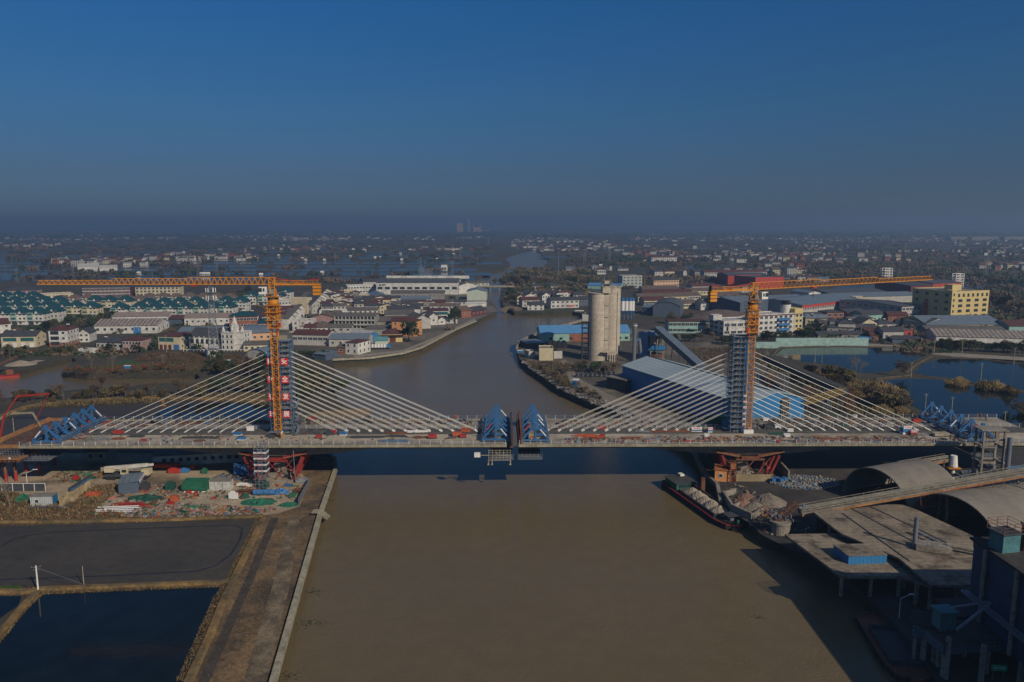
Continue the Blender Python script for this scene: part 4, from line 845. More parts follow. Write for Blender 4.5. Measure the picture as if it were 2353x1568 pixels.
B('warehouse', 'grey tiled hall with ridge behind the dormitory', (884, 738), (950, 737), 16, 5, 'grey', 'grey', 'gable', rise=2.2)
B('warehouse', 'low grey hall in front of the dormitory', (842, 770), (900, 770), 12, 4, 'grey', 'grey', 'gable', rise=1.6)
B('warehouse', 'low brown tiled hall between dormitory and temple', (895, 766), (945, 765), 12, 4, 'brick', 'brown', 'gable', rise=1.6)
B('house', 'bright orange three storey house with dark red roof by the river', (955, 774), (970, 768), 16, 9.5, 'orange', 'maroon', 'hip', 3, 2, 1.4, 1.4, rise=2, side=(3, 3), left=(3, 3))
B('house', 'dark red roofed hall joined to the orange house', (898, 760), (955, 760), 14, 6, 'maroon', 'maroon', 'gable', 1, 4, rise=2.4)
r, L = B('temple', 'small yellow temple with dark red double roof beside the big riverside tree', (880, 787), (925, 786), 12, 5, 'yellow', 'maroon', 'hip', rise=2.6, side=(1, 2)); door(r, L*.5, 3.6, 3.2, W['maroon']); m = MB(R_['maroon']); m.add([(-1, -1.4, 3.6), (L+1, -1.4, 3.6), (L+.3, .2, 4.5), (-.3, .2, 4.5)], [(0, 1, 2, 3), (3, 2, 1, 0)]); m.build('lower_roof', r)
B('house', 'weathered white two storey house by the embankment path', (794, 814), (823, 816), 13, 6.6, 'white', 'maroon', 'hip', 2, 2, 1.2, 1.6, rise=1.2, side=(2, 3))
B('house', 'low brick annex left of the weathered white house', (774, 813), (793.5, 814), 9, 3.6, 'brick', 'grey', 'gable', 1, 1, rise=1.2)
r, L = B('workshop', 'maroon roofed workshop with long row of white windows right of the left pylon', (673, 793), (754, 795), 13, 6.4, 'lgrey', 'maroon', 'gable', rise=2); windows(r, 0, L, 0, 2.6, 2.6, 1, 7, 2.8, 1.6, 'w')
B('warehouse', 'blue grey roofed hall with thin chimney right of the maroon workshop', (756, 797), (846, 797), 18, 4.4, 'lgrey', 'bgrey', 'gable', 1, 5, rise=2.2)
B('shed', 'open gabled shed with pale ribbed roof and blue front', (846, 789), (870, 786), 18, 4.8, 'blue', 'pale', 'gabley', rise=2)
B('shed', 'small faded teal roofed shed behind the tanker truck', (862, 799), (892, 798), 9, 4, 'gmetal', 'teal2', 'gable', rise=1.4)
B('shed', 'low blue shed right of the left pylon beside the bushes', (722, 826), (748, 829), 9, 3, 'dblue', 'bgrey', 'shed', rise=.6)
q = P(857, 790); tag(MB(M['steel']).cyl((0, 0, 0), (0, 0, 10), .3, n=10).build('chimney', None, loc=P(787, 791)), 'thin pale chimney standing in the blue grey roofed hall', 'chimney')
# fill houses between (roofs of the old town)
fw = ['white', 'white', 'lgrey', 'cream', 'grey']; fr_ = ['slate', 'maroon', 'grey', 'slate', 'brown', 'flat']
spots = []
for v_, x0_, x1_, st in ((683, 745, 800, 17), (689, 748, 850, 18), (695, 742, 846, 19), (702, 748, 885, 20), (709, 745, 890, 22), (716, 738, 1010, 23), (722, 740, 1055, 25), (741, 740, 770, 24), (744, 965, 1030, 22), (776, 700, 765, 26), (760, 672, 712, 22), (664, 1060, 1100, 14), (712, 1030, 1060, 16)):
    x = x0_
    k_ = 0
    while x < x1_: spots.append((x, v_, k_)); x += st*random.uniform(.9, 1.3); k_ += 1
rown = {v_: n_ for v_, n_ in zip((683, 689, 695, 702, 709, 716, 722, 741, 744, 776, 760, 664, 712), ('row behind the street top', 'row left of the grey shed', 'middle row by the grey shed', 'near row by the grey shed', 'row beside the maroon hall', 'row behind the navy roof', 'row before the navy roof', 'patch left of the dormitory', 'patch by the grey barn', 'patch above the maroon workshop', 'patch left of the main street', 'patch behind the factory lantern', 'patch by the red brick house'))}
for i, (x, v, k_) in enumerate(spots):
    wq, rq = random.choice(fw), random.choice(fr_); st = 3.2*random.choice((1, 2, 2)); wd = random.uniform(9, 15)
    dpx = wd*F/(P(x, v).y)
    B('house', 'small '+{'white': 'white', 'lgrey': 'pale', 'cream': 'cream', 'grey': 'grey'}[wq]+' walled house, '+ORD[k_]+' from the left in the '+rown[v], (x, v), (x+dpx, v-.3), random.uniform(7, 10), st, wq, rq if rq != 'flat' else 'pale', 'flat' if rq == 'flat' else random.choice(('gable', 'gable', 'gabley')), 1 if st < 4 else 2, 3, rise=1.7, heater=random.choice((0, 1)), group='houses of the old town quarter')
# ---- across the river, centre village
for i, (a, b, d_, h_, w_, rr, rk) in enumerate([((1188, 700), (1206, 700), 12, 6.5, 'cream', 'maroon', 'gabley'), ((1206, 693), (1232, 692), 12, 5, 'white', 'slate', 'gabley'), ((1200, 706), (1240, 705), 12, 6, 'lgrey', 'maroon', 'gable'), ((1212, 713), (1250, 713), 11, 4.5, 'white', 'slate', 'gable'), ((1246, 697), (1264, 696), 10, 7, 'white', 'slate', 'gabley'),
      ((1280, 690), (1305, 689), 12, 6, 'white', 'pale', 'flat'), ((1318, 690), (1344, 690), 12, 5, 'white', 'slate', 'gable'), ((1282, 700), (1300, 699), 10, 6, 'lgrey', 'slate', 'gabley'), ((1330, 704), (1352, 704), 12, 6, 'dblue', 'slate', 'gable'), ((1224, 668), (1240, 668), 10, 5, 'white', 'slate', 'gable'), ((1262, 667), (1280, 667), 10, 5, 'lgrey', 'slate', 'gable')]):
    B('house', {'white': 'white', 'cream': 'cream', 'lgrey': 'pale grey', 'dblue': 'dark blue'}[w_]+' walled village house across the river, '+ORD[i]+' of the riverside cluster', a, b, d_, h_, w_, rr, rk, 2, 3, rise=2.2, side=(2, 2), heater=i % 2, group='village houses across the river')
r, L = B('house', 'white two storey house with dark roof and red sign on the far river bank', (1266, 709), (1330, 707), 12, 6.6, 'white', 'slate', 'gable', 2, 6, 2.2, 1.5, rise=2.2, side=(2, 2)); band(r, L*.62, L*.84, .8, 2.6, M['orange'], 'sign_board')
# ---- right bank factories
r, L = B('warehouse', 'long mint walled store with light blue roof behind the silos', (1242, 786), (1447, 783.5), 18, 5.2, 'mint', 'lblue', 'gable', rise=3.6); windows(r, 3, L*.4, 0, 0, 3.6, 1, 3, 1.8, 1.3, 'd'); windows(r, L*.85, L, 0, 0, 3.6, 1, 2, 1.8, 1.3, 'd'); MB(W['brick']).bx(L*.32, L*.62, -.05, .3, -.2, 4.6).build('brick_patch', r)
r, L = B('office', 'mint green two storey office with maroon flat roof', (1536, 766), (1621, 766), 12, 7.6, 'mint', 'maroon', 'slab', 2, 9, 2.6, 1.9, 'w', over=.4); m = MB(W['mint']); m.bx(L*.55, L*.75, -2.4, -.02, 2.9, 3.3); m.build('porch', r)
r, L = B('office', 'white three storey office with window bands left of the right crane', (1662, 774), (1738, 771), 18, 9.5, 'white', 'pale', 'flat', 2, 5, 3.6, 1.8, 'w', left=(3, 3)); MB(M['glass']).bx(2.0, 3.4, -.1, -.02, 3, 8.6).build('stair_window', r); MB(W['white']).bx(-3, 3, 8, 14, 9.5, 13).build('roof_house', r)
r, L = B('school', 'white and yellow four storey school with blue balconies and round roof tank', (1742, 774), (1842, 768), 14, 13.6, 'white', 'pale', 'flat', 4, 9, 2.2, 1.8, 'w', left=(4, 2), side=(4, 2))
m = MB(W['maroon']); m.bx(-.1, L+.1, -.14, -.02, 13.0, 13.6); m.build('cornice', r); m = MB(W['yellow']); m.bx(L-6.5, L+.1, -.1, 10, -.1, 16.8); m.build('yellow_tower', r); windows(r, L-6, L, -.1, 0, 3.5, 4, 2, 1.8, 1.8, 'w')
for i in range(3): MB(M['tarp']).bx(L*.42, L*.68, -1.6, -.02, 3.2+3.3*i, 4.6+3.3*i).build('blue_balcony', r)
m = MB(W['white'], M['dark']); m.cyl((L-8, 7, 13.6), (L-8, 7, 19), 3.2, n=18); m.use(1)
for i in range(4): m.cyl((L-8, 7, 19.4+i*.7), (L-8, 7, 19.6+i*.7), 3.2, n=18)
m.build('roof_tank', r)
B('warehouse', 'brown hip roofed long workshop behind the white office', (1660, 756), (1720, 735), 26, 5, 'lgrey', 'brown', 'hip', 1, 9, rise=3)
B('warehouse', 'big brown tiled shed roof behind the white three storey office', (1590, 742), (1680, 748), 34, 5, 'lgrey', 'brown', 'hip', rise=4)
r, L = B('warehouse', 'dark grey arched hall right of the small blue capped silos', (1500, 727), (1562, 729), 40, 8, 'dblue', 'dgrey', 'archy', rise=3.4)
B('warehouse', 'lower dark grey shed left of the dark arched hall', (1474, 722), (1522, 725), 20, 5.5, 'dblue', 'bgrey', 'gable', rise=1.6)
B('factory', 'maroon and blue walled hall behind the crane mast', (1630, 713), (1690, 719), 50, 8, 'maroon', 'bgrey', 'gable', rise=2.6)
B('factory', 'blue grey hall with maroon lower wall right of the crane mast', (1700, 722), (1764, 717), 40, 9, 'dblue', 'bgrey', 'gable', rise=2.6)
r, L = B('factory', 'very long blue grey roofed factory with bright red fascia', (1842, 722), (1974, 706), 50, 7, 'lgrey', 'bgrey', 'gable', 1, 24, 2, 1.6, rise=3); band(r, 0, L, 4.6, 7, W['red'])
B('factory', 'brick red two storey block right of the school', (1899, 744), (1938, 743), 12, 8, 'brick', 'slate', 'hip', 2, 3, 3, 1.8, rise=1.6, side=(2, 3))
B('factory', 'brick and grey block with dark roof right of the brick red block', (1945, 741), (1990, 738), 14, 7.5, 'brick', 'slate', 'gable', 2, 4, 2.6, 1.6, rise=1.4)
B('office', 'pale green block with dark roof between school and brick block', (1842, 748), (1892, 747), 12, 7, 'pgreen', 'slate', 'gable', 2, 7, 2, 1.6, 't', rise=1.4)
B('house', 'dark green gabled house with faded green side', (1985, 746), (2034, 742), 14, 6.5, 'mint', 'slate', 'gable', 1, 5, rise=2.6)
r, L = B('factory', 'large yellow five storey factory with strip windows', (2183, 737), (2268, 732.5), 36, 21, 'yellow', 'flat', 'flat', 0, 0, left=(4, 4), wk='d', ww=3, wh=2)
for k in range(5): windows(r, 4.5, L, 0, 1.0+3.9*k, 3.6, 1, 4 if k < 4 else 7, 3.9 if k < 4 else 1.9, 1.9 if k < 4 else 2.3, 'd')
windows(r, 0, 4, 0, .5, 4.1, 5, 1, 1.4, 1.6, 'd'); m = MB(W['yellow']); m.bx(L*.3, L*.55, 10, 17, 21, 25.5); m.bx(-.2, 4, -.1, 6, 20, 22.4); m.build('roof_house', r); m = MB(M['red']); m.cyl((-1.6, 22, 0), (-1.6, 22, 12), 1.4, n=12); m.build('red_tank', r)
B('factory', 'red walled factory behind the yellow one', (2143, 672), (2208, 669), 40, 9, 'red', 'dgrey', 'gable', 1, 6, 2.6, 2, 'd', rise=2)
B('factory', 'dark maroon hall left of the red walled factory', (2092, 678), (2142, 674), 40, 9, 'maroon', 'slate', 'gable', rise=2)
B('factory', 'grey two storey workshop with corner sign and two window rows', (2071, 731), (2114, 728), 60, 8.5, 'lgrey', 'dgrey', 'gable', 2, 5, 3, 1.7, 'w', rise=1.5, left=(2, 10))
B('factory', 'cream and white office wing at the end of the red fascia factory', (1966, 703), (1996, 703), 12, 7, 'cream', 'pale', 'flat', 1, 3, 2.2)
B('factory', 'long grey green roofed hall behind the grey workshop', (1932, 699), (2110, 694), 30, 6, 'lgrey', 'bgrey', 'gable', rise=2.4)
B('warehouse', 'white gabled hall behind the red fascia factory', (1858, 688), (1885, 687), 26, 6, 'white', 'bgrey', 'gabley', 1, 3, rise=1.6)
B('warehouse', 'low grey hall with roof ventilators left of the white gabled hall', (1766, 697), (1850, 693), 24, 4, 'lgrey', 'bgrey', 'gable', rise=1.6)
B('warehouse', 'wide blue grey saw roof hall behind the long factory', (1908, 688), (2040, 683), 40, 5, 'dblue', 'dgrey', 'gable', rise=2.4)
r, L = B('warehouse', 'long yellow walled warehouse with dull green roof', (2130, 759), (2307, 758), 36, 3.6, 'yellow', 'bgrey', 'gable', rise=4.2)
B('warehouse', 'dark end hall left of the yellow walled warehouse', (2076, 752), (2128, 758), 30, 4.4, 'lgrey', 'slate', 'gable', rise=2.4)
B('warehouse', 'long low white shed with rust striped roof at the right photo edge', (2150, 786), (2370, 792), 24, 3.6, 'white', 'rust', 'gable', rise=3)
B('warehouse', 'low grey shed with patched roof behind the rust striped shed', (2130, 771), (2310, 772), 14, 3.4, 'grey', 'grey', 'gable', rise=2)
B('warehouse', 'maroon roofed shed with pale green wall at the right edge', (2318, 762), (2380, 762), 20, 3.6, 'mint', 'maroon', 'gable', rise=3)
B('house', 'gabled grey blue house with dark roof, left of the white hip roofed one', (1980, 760), (2014, 759), 12, 5, 'cream', 'slate', 'gabley', 1, 2, rise=3, left=(1, 2))
B('house', 'low white house with wide dark hip roof', (2015, 758), (2062, 757), 14, 3.6, 'white', 'slate', 'hip', 1, 4, rise=2.8, heater=1)
B('house', 'cream house with flat grey roof behind the street pole', (1957, 755), (1984, 752), 10, 5, 'cream', 'grey', 'gable', 1, 2)
B('house', 'small bright red flat roofed house by the far pond', (2066, 778), (2096, 777), 10, 5, 'red', 'brown', 'slab', 1, 2, 2, 1.8, 'd')
B('shed', 'long dark red roofed shed left of the bright red house', (1990, 772), (2064, 771), 12, 3, 'grey', 'maroon', 'gable', rise=1.6)
B('shed', 'long low sheds with dark roofs behind the pale green wall', (1880, 780), (1985, 779), 10, 2.8, 'grey', 'slate', 'gable', rise=1.4)
B('shed', 'low blue sheds beside the bright red house', (2050, 789), (2120, 790), 8, 2.6, 'dblue', 'slate', 'shed', rise=.6)
B('apartment', 'tan and green four storey block standing alone', (1430, 663), (1475, 662), 14, 13.5, 'lgrey', 'slate', 'flat', 4, 5, 2.6, 2, 't', side=(4, 2))
r, L = B('apartment', 'orange and cream two storey terrace behind the silos', (1502, 661), (1560, 659), 12, 8, 'peach', 'slate', 'gable', 2, 9, 2.2, 1.6)
B('warehouse', 'low hall with bright blue roof behind the silo top', (1350, 664), (1425, 666), 20, 4, 'mint', 'lblue', 'gable', rise=2)
B('factory', 'big red walled hall left of the crane jib', (1672, 655), (1765, 655), 50, 11, 'red', 'dgrey', 'gable', rise=2)
B('factory', 'bright red box hall behind the right crane top', (1735, 664), (1800, 662), 40, 12, 'red', 'dgrey', 'flat')
mr = [(1478, 684, 1590, 683), (1466, 694, 1580, 692), (1476, 684-9, 1560, 674), (1480, 703, 1530, 702), (1545, 692, 1610, 690), (1580, 680, 1650, 678), (1590, 668, 1646, 667), (1540, 712-1, 1600, 709)]
for i, (x0, v0, x1, v1) in enumerate(mr): B('warehouse', 'low brown roofed workshop, '+ORD[i]+' listed from the left near the right crane counterweights', (x0, v0), (x1, v1), 14, 4.6, 'cream' if i % 2 else 'lgrey', 'brown' if i % 3 else 'maroon', 'gable', 1, 10, 2, 1.5, rise=2.6, group='brown roofed workshops on the right bank')
B('factory', 'cream walled low factory behind the counterweights of the right crane', (1646, 694), (1700, 693), 16, 5, 'cream', 'brown', 'gable', 1, 8)
B('apartment', 'pale two storey terrace with dark roofs behind the red halls', (1618, 640), (1762, 638), 14, 8, 'lgrey', 'maroon', 'gable', 2, 20, 2, 1.5, heater=2)
# pale green tank wall beside the pond
a = P(1782, 797); b = P(1995, 796); L = (b-a).length
tag(MB(mat('mint_retaining_wall', (.28, .42, .38), .8, var=.2, fine=.7)).bx(0, L, 0, 1.0, -.5, 5).bx(-14, 0, -6, -5, -.5, 3.6).build('wall', None, loc=(a.x, a.y, G), rz=atan2(b.y-a.y, b.x-a.x)), 'long pale mint retaining wall along the far side of the pond', 'wall')
random.seed(314)
for v_, x0_, x1_, st, nm_ in ((634, 1480, 1610, 20, 'row behind the orange terrace'), (648, 1765, 1900, 19, 'row behind the red halls'), (626, 1640, 1840, 22, 'far row behind the red halls'), (673, 1655, 1720, 24, 'row beside the right crane'), (712, 1610, 1640, 18, 'pair left of the maroon hall'), (700, 1660, 1720, 26, 'row at the brown workshops'), (750, 1850, 1960, 26, 'row below the red fascia factory'), (766, 1900, 1985, 24, 'row behind the dark sheds'), (785, 2000, 2060, 22, 'row by the bright red house'), (745, 2040, 2075, 20, 'pair left of the yellow walled warehouse'), (622, 1300, 1420, 30, 'row beyond the river wood'), (688, 1196, 1300, 24, 'row behind the riverside village')):
    x = x0_; k_ = 0
    while x < x1_:
        wq, rq = random.choice(('white', 'lgrey', 'lgrey', 'grey', 'cream', 'brick')), random.choice(('slate', 'maroon', 'brown', 'slate', 'bgrey')); wd = random.uniform(8, 17)
        B('house', 'small '+{'white': 'white', 'lgrey': 'pale', 'cream': 'cream', 'grey': 'grey', 'brick': 'brick'}[wq]+' building, '+ORD[k_]+' from the left in the '+nm_, (x, v_+random.uniform(-1.5, 1.5)), (x+wd*F/P(x, v_).y, v_), random.uniform(7, 11), random.choice((3.4, 5.8, 6.2)), wq, rq, random.choice(('gable', 'gable', 'hip')), 1, 3, rise=2, heater=random.choice((0, 1)), group='small buildings of the right bank works quarter')
        x += st*random.uniform(.9, 1.4); k_ += 1
# ================================================================ WORKS, YARDS, BOATS
random.seed(5)
# ---- cement silos
silo_c = mat('silo_concrete', (.50, .43, .33), .9, var=.2, scale=.12, fine=.9, stripe=(2, 3.1, .05))
def silo(u, v, r_, hh, label):
    p = P(u, v); e = empty('silo', (p.x, p.y, G), 0, label, 'silo', 'twin concrete silos')
    m = MB(silo_c); m.cyl((0, 0, -.3), (0, 0, hh), r_, n=40); m.cyl((0, 0, hh-.01), (0, 0, hh+.35), r_+.35, n=40); m.build('barrel', e, smooth=False)
    m = MB(M['steel'])
    for i in range(28): a = 2*pi*i/28; m.box((r_*1.0*cos(a), r_*sin(a), hh+.9), (.08, .08, 1.1))
    for zz in (hh+.9, hh+1.4):
        for i in range(28): a, b = 2*pi*i/28, 2*pi*(i+1)/28; m.beam((r_*cos(a), r_*sin(a), zz), (r_*cos(b), r_*sin(b), zz), .07)
    m.build('railing', e)
    return e, p
hA = htop(1372, 829, 675)
e1, pA = silo(1373, 826, 5.4, hA, 'nearer round concrete silo, darker left one of the tall pair')
e2, pB = silo(1401, 812, 5.4, hA+1.6, 'sunlit round concrete silo, right one of the tall pair')
p = P(1391, 829); e = empty('bucket_elevator', (p.x, p.y, G), 0, 'pale elevator shaft between the twin silos with machine house on top', 'elevator')
m = MB(silo_c, M['steel']); m.bx(-.9, .9, -.8, .8, 0, hA+4); m.use(1)
for i in range(6): m.box((.3, -.2, 5+i*6), (2.2, 2.0, .1)); m.box((.3, -1.2, 6+i*6), (2.2, .05, .05))
m.build('shaft', e)
m = MB(silo_c, M['steel']); m.bx(-2.2, 2.2, -2, 3, hA+.4, hA+3.2); m.bx(-1.2, 1.4, -1, 1.5, hA+3.2, hA+6.6); m.use(1)
for x in (-2.4, 2.4):
    for y in (-2.2, 3.2): m.box((x, y, hA+4), (.14, .14, 7))
m.bx(-2.6, 2.6, -2.4, 3.4, hA+5, hA+5.15); m.cyl((-1.5, 0, hA+6), (-1.5, 0, hA+9), .35); m.beam((2.4, 0, hA+6), (8, 3, hA+2), .3); m.beam((2.4, 1, hA+6), (8, 4, hA+2), .12); m.build('machine_house', e)
m = MB(M['steel']); m.cyl((5.8, 1, 0), (5.8, 1, hA+1), .18); [m.box((5.6, 1, 6+i*5), (.8, .3, .12)) for i in range(6)]; m.build('vent_pipe', e)
m = MB(silo_c)
for x in (1.8, 3, 4.2): m.bx(x, x+.5, -3.4, -2.6, 0, 6)
m.bx(-2, 5, -4.2, -2.2, 5, 5.5); m.build('loading_frame', e)
p = P(1344, 826); e = empty('steel_frame_tower', (p.x, p.y, G), 0, 'dark open steel frame tower left of the twin silos', 'frame tower'); hh = htop(1344, 826, 731)
m = MB(M['dark'], M['grey'] if 'grey' in M else M['plank'])
for x in (-1.6, 1.6):
    for y in (-1.8, 1.8): m.box((x, y, hh/2), (.35, .35, hh))
for i in range(7):
    z = hh*(i+1)/8; m.bx(-2.1, 2.1, -2.3, 2.3, z, z+.2); m.box((0, -2.3, z+1), (4.2, .06, .08)); m.beam((-1.6, -1.8, z-hh/8), (1.6, -1.8, z), .15)
m.build('frame', e); m = MB(W['lgrey']); m.bx(-1.8, 1.8, -2, 2, hh-1.5, hh+2); m.build('head_house', e)
# small blue capped silos on legs
for i, u in enumerate((1430, 1438.5, 1447, 1453)):
    v = 734-(2 if i == 3 else 0); p = P(u, v); h1, h2, h3, h4 = [htop(u, v, q) for q in (722, 714, 692, 685)]
    e = empty('cement_silo', (p.x, p.y, G), 0, 'white cement silo with blue cap and cone, '+ORD[i]+' from the left', 'silo', 'small blue capped silos'); r_ = 1.55
    m = MB(M['white']); m.cyl((0, 0, h2), (0, 0, h3), r_, n=18); [m.cyl((0, 0, h2+j*(h3-h2)/5), (0, 0, h2+j*(h3-h2)/5+.12), r_+.06, n=18) for j in range(1, 5)]; m.build('barrel', e)
    m = MB(M['blue']); m.cyl((0, 0, h3), (0, 0, h4), r_+.02, n=18); m.build('cap', e); m = MB(M['blue']); m.cyl((0, 0, h1), (0, 0, h2), .4, r_, n=18); m.build('cone', e)
    for x, y in ((-1, -1), (1, -1), (1, 1), (-1, 1)): m = MB(M['blue2']); m.box((x*1.1, y*1.1, h2/2), (.2, .2, h2)); m.build('leg', e)
# chimney with funnel top, duct and dust collector
p = P(1456.5, 834); hh = htop(1456, 834, 744)
e = empty('exhaust_stack', (p.x, p.y, G), 0, 'grey exhaust stack with flared top and blue duct beside the dust collector', 'chimney')
m = MB(M['steel']); m.cyl((0, 0, 0), (0, 0, hh-7), .95, n=20); m.cyl((0, 0, hh-7), (0, 0, hh-1), .95, 1.35, n=20); m.cyl((0, 0, hh-1), (0, 0, hh), 1.35, 1.2, n=20); m.build('stack', e)
m = MB(M['white']); m.cyl((0, 0, hh-1.1), (0, 0, hh-.8), 1.42, n=20); m.build('rim', e)
m = MB(M['blue2'], M['steel']); m.cyl((.8, .5, 11), (2.6, .6, 12.5), .8, n=14); m.use(1); m.cyl((2.6, .6, 12.5), (3.4, .6, 6), .8, n=14); m.use(0); m.cyl((3.4, .6, 6), (3.4, .6, 0), .8, n=14); m.build('duct', e)
r, L = B('factory', 'blue walled dust collector house with rusty flat roof', (1466, 822), (1487, 826), 9, 13.5, 'blue', 'dust', 'flat', name='dust_collector')
m = MB(M['steel']); [m.box((L*.2+i*1.5, 4, 14.2), (.8, 6, .7)) for i in range(3)]; m.build('roof_box', r)
p = P(1508, 826); hh = htop(1508, 826, 772)
e = empty('crusher_house', (p.x, p.y, G), -.05, 'open concrete framed crusher house with blue skirt under the conveyor head', 'factory')
m = MB(M['oldcon']); 
for x in (-3.4, 0, 3.4):
    for y in (-2.5, 2.5): m.box((x, y, hh/2), (.6, .6, hh))
for z in (4.5, 8.4, hh-.3): m.bx(-4, 4, -3, 3, z, z+.35)
m.bx(-3.3, -1, -2.7, -2.5, 8.5, hh); m.build('frame', e); m = MB(W['blue']); m.bx(-4.1, 4.1, -3.3, -3.1, 5.4, 7.8); m.bx(4.1, 4.25, -3.2, 3.2, 5.4, 7.8); m.build('blue_skirt', e); m = MB(M['dark']); m.bx(-1.8, 2.2, -2, 2, 8.8, 12); m.build('crusher', e); m = MB(M['rust']); m.bx(-2.8, 2.6, -2.4, 2, .2, 3); m.build('motor_box', e)
def conveyor(pa, pb, wd, ht, label, mt_top, mt_side, legs=(), legmat='dark', open_=False, trestle=False):
    L = (pb-pa).length; e = empty('conveyor_gallery', (pa.x, pa.y, G), 0, label, 'conveyor'); o = Vector((pa.x, pa.y, G)); a, b = pa-o, pb-o
    d = (b-a).normalized(); r_ = d.cross(Vector((0, 0, 1))).normalized(); up = r_.cross(d)
    if not open_:
        m = MB(mt_side); m.beam(a, b, wd, ht); m.build('gallery', e)
        m = MB(mt_top); m.beam(a+up*(ht/2+.12), b+up*(ht/2+.12), wd+.5, .18); m.build('roof', e)
    else:
        m = MB(mt_top); m.beam(a+up*.6, b+up*.6, wd*.5, .5); m.build('belt_cover', e)
        m = MB(mt_side, M['rust']); m.beam(a, b, wd, .2); n = int(L/2.2)
        for s in (-1, 1):
            m.beam(a+r_*s*wd/2+up*1.1, b+r_*s*wd/2+up*1.1, .1); m.beam(a+r_*s*wd/2+up*.6, b+r_*s*wd/2+up*.6, .07)
            for i in range(n): q = a+d*(L*i/n)+r_*s*wd/2; m.beam(q, q+up*1.1, .08)
        m.build('walkway', e); m = MB(M['wood'], M['rust']); m.beam(a-up*.45+r_*wd*.4, b-up*.45+r_*wd*.4, .25, .6); m.beam(a-up*.45-r_*wd*.4, b-up*.45-r_*wd*.4, .25, .6); m.build('girder', e)
        if trestle: m = MB(M['rust']); k = trestle; m.lattice(a+d*L*k[0]-up*2.2, a+d*L*k[1]-up*2.2, wd*.9, 3.0, 2.6, .16); m.build('truss', e)
    for t in legs:
        q = a+d*L*t
        m = MB(M[legmat]); 
        for s in (-1, 1): m.beam(q+r_*s*wd*.4, Vector((q.x, q.y, 0))+r_*s*wd*.7, .35)
        nb = max(2, int(q.z/3)); 
        for i in range(nb): z0 = q.z*i/nb; m.beam(Vector((q.x, q.y, z0))-r_*wd*.5, Vector((q.x, q.y, z0+q.z/nb))+r_*wd*.5, .15)
        m.build('leg', e)
    return e
c1 = PY(1512, 757, P(1512, 826).y); c2 = PY(1612, 846, 335)
conveyor(c1, c2, 3.6, 2.8, 'enclosed grey roofed conveyor sloping down to the big blue warehouse', R_['bgrey'], W['dblue'], (.12, .45, .8))
c1 = PY(1760, 822, 372); c2 = PY(1940, 900, 285)
conveyor(c1, c2, 3.2, 2.4, 'long dark conveyor gallery running down behind the right stays', mat('dark_gravel_roof', (.05, .048, .045), .95, var=.4, fine=3), W['dark'], (.1, .3, .5, .7, .9))
c1 = PY(1846, 924, 268); c2 = PY(1938, 897, 282)
e = empty('gantry_bridge', (c1.x, c1.y, G), 0, 'yellow lattice gantry bridge joining the blue warehouse gable', 'gantry'); m = MB(mat('dull_yellow', (.26, .18, .05), .7)); o = Vector((c1.x, c1.y, G)); m.lattice(c1-o, c2-o, 1.6, 1.8, 1.8, .2); m.build('truss', e)
m = MB(M['dark']); [m.beam((c1-o).lerp(c2-o, t), Vector(((c1-o).lerp(c2-o, t).x, (c1-o).lerp(c2-o, t).y, 0)), .35) for t in (.5, .98)]; m.build('leg', e)
# open steel frames beside the pond road
for i, (u, v) in enumerate([(1735, 890), (1765, 905), (1800, 912), (1855, 940), (1900, 948), (1950, 950)]):
    p = P(u, v); e = empty('trestle', (p.x, p.y, G), .4, 'rusty open trestle frame, '+ORD[i]+' from the left behind the right stays', 'trestle', 'trestles behind the right stays'); m = MB(M['rust'] if i % 2 else M['steel']); m.lattice((0, 0, 0), (0, 0, 8+i % 3), 2, 2, 2.2, .18); m.build('frame', e)
# ---- big blue warehouse
def Bc(kind, label, c1, c2, dep, h, wall, roof, rk, rise, **k):      # corners as world points
    u1, v1 = proj((c1[0], c1[1], G)); u2, v2 = proj((c2[0], c2[1], G)); return B(kind, label, (u1, v1), (u2, v2), dep, h, wall, roof, rk, rise=rise, **k)
C1 = P(1715, 930, 12.5); C2 = P(1849, 915, 12.5); D_ = P(1437, 840, 12.5)
r, L = Bc('warehouse', 'huge blue walled warehouse with pale blue grey roof behind the right stays', (C1.x, C1.y), (C2.x, C2.y), (Vector(V2(D_))-Vector(V2(C1))).length, 10, 'blue', 'wh', 'gabley', 3.2)
dp = (Vector(V2(D_))-Vector(V2(C1))).length
m = MB(M['dark'], M['oldcon']); m.bx(L*.58, L*.72, -.06, .02, 2, 11); m.use(1)
for i in range(5): m.box((L*(.59+.03*i), -.4, 6), (.25, .4, 9))
for i in range(4): m.box((L*.65, -.7, 2.8+i*2.4), (3.8, 1.2, .25))
m.build('loading_shaft', r)
m = MB(R_['dgrey']); m.bx(L/2-.3, L/2+.3, 0, dp, 13.35, 13.6); m.build('ridge_cap', r)
B('shed', 'low dark open shed joined to the left end of the blue warehouse', (1394, 893), (1437, 902), 14, 5, 'dark', 'dust', 'slab', name='shed')
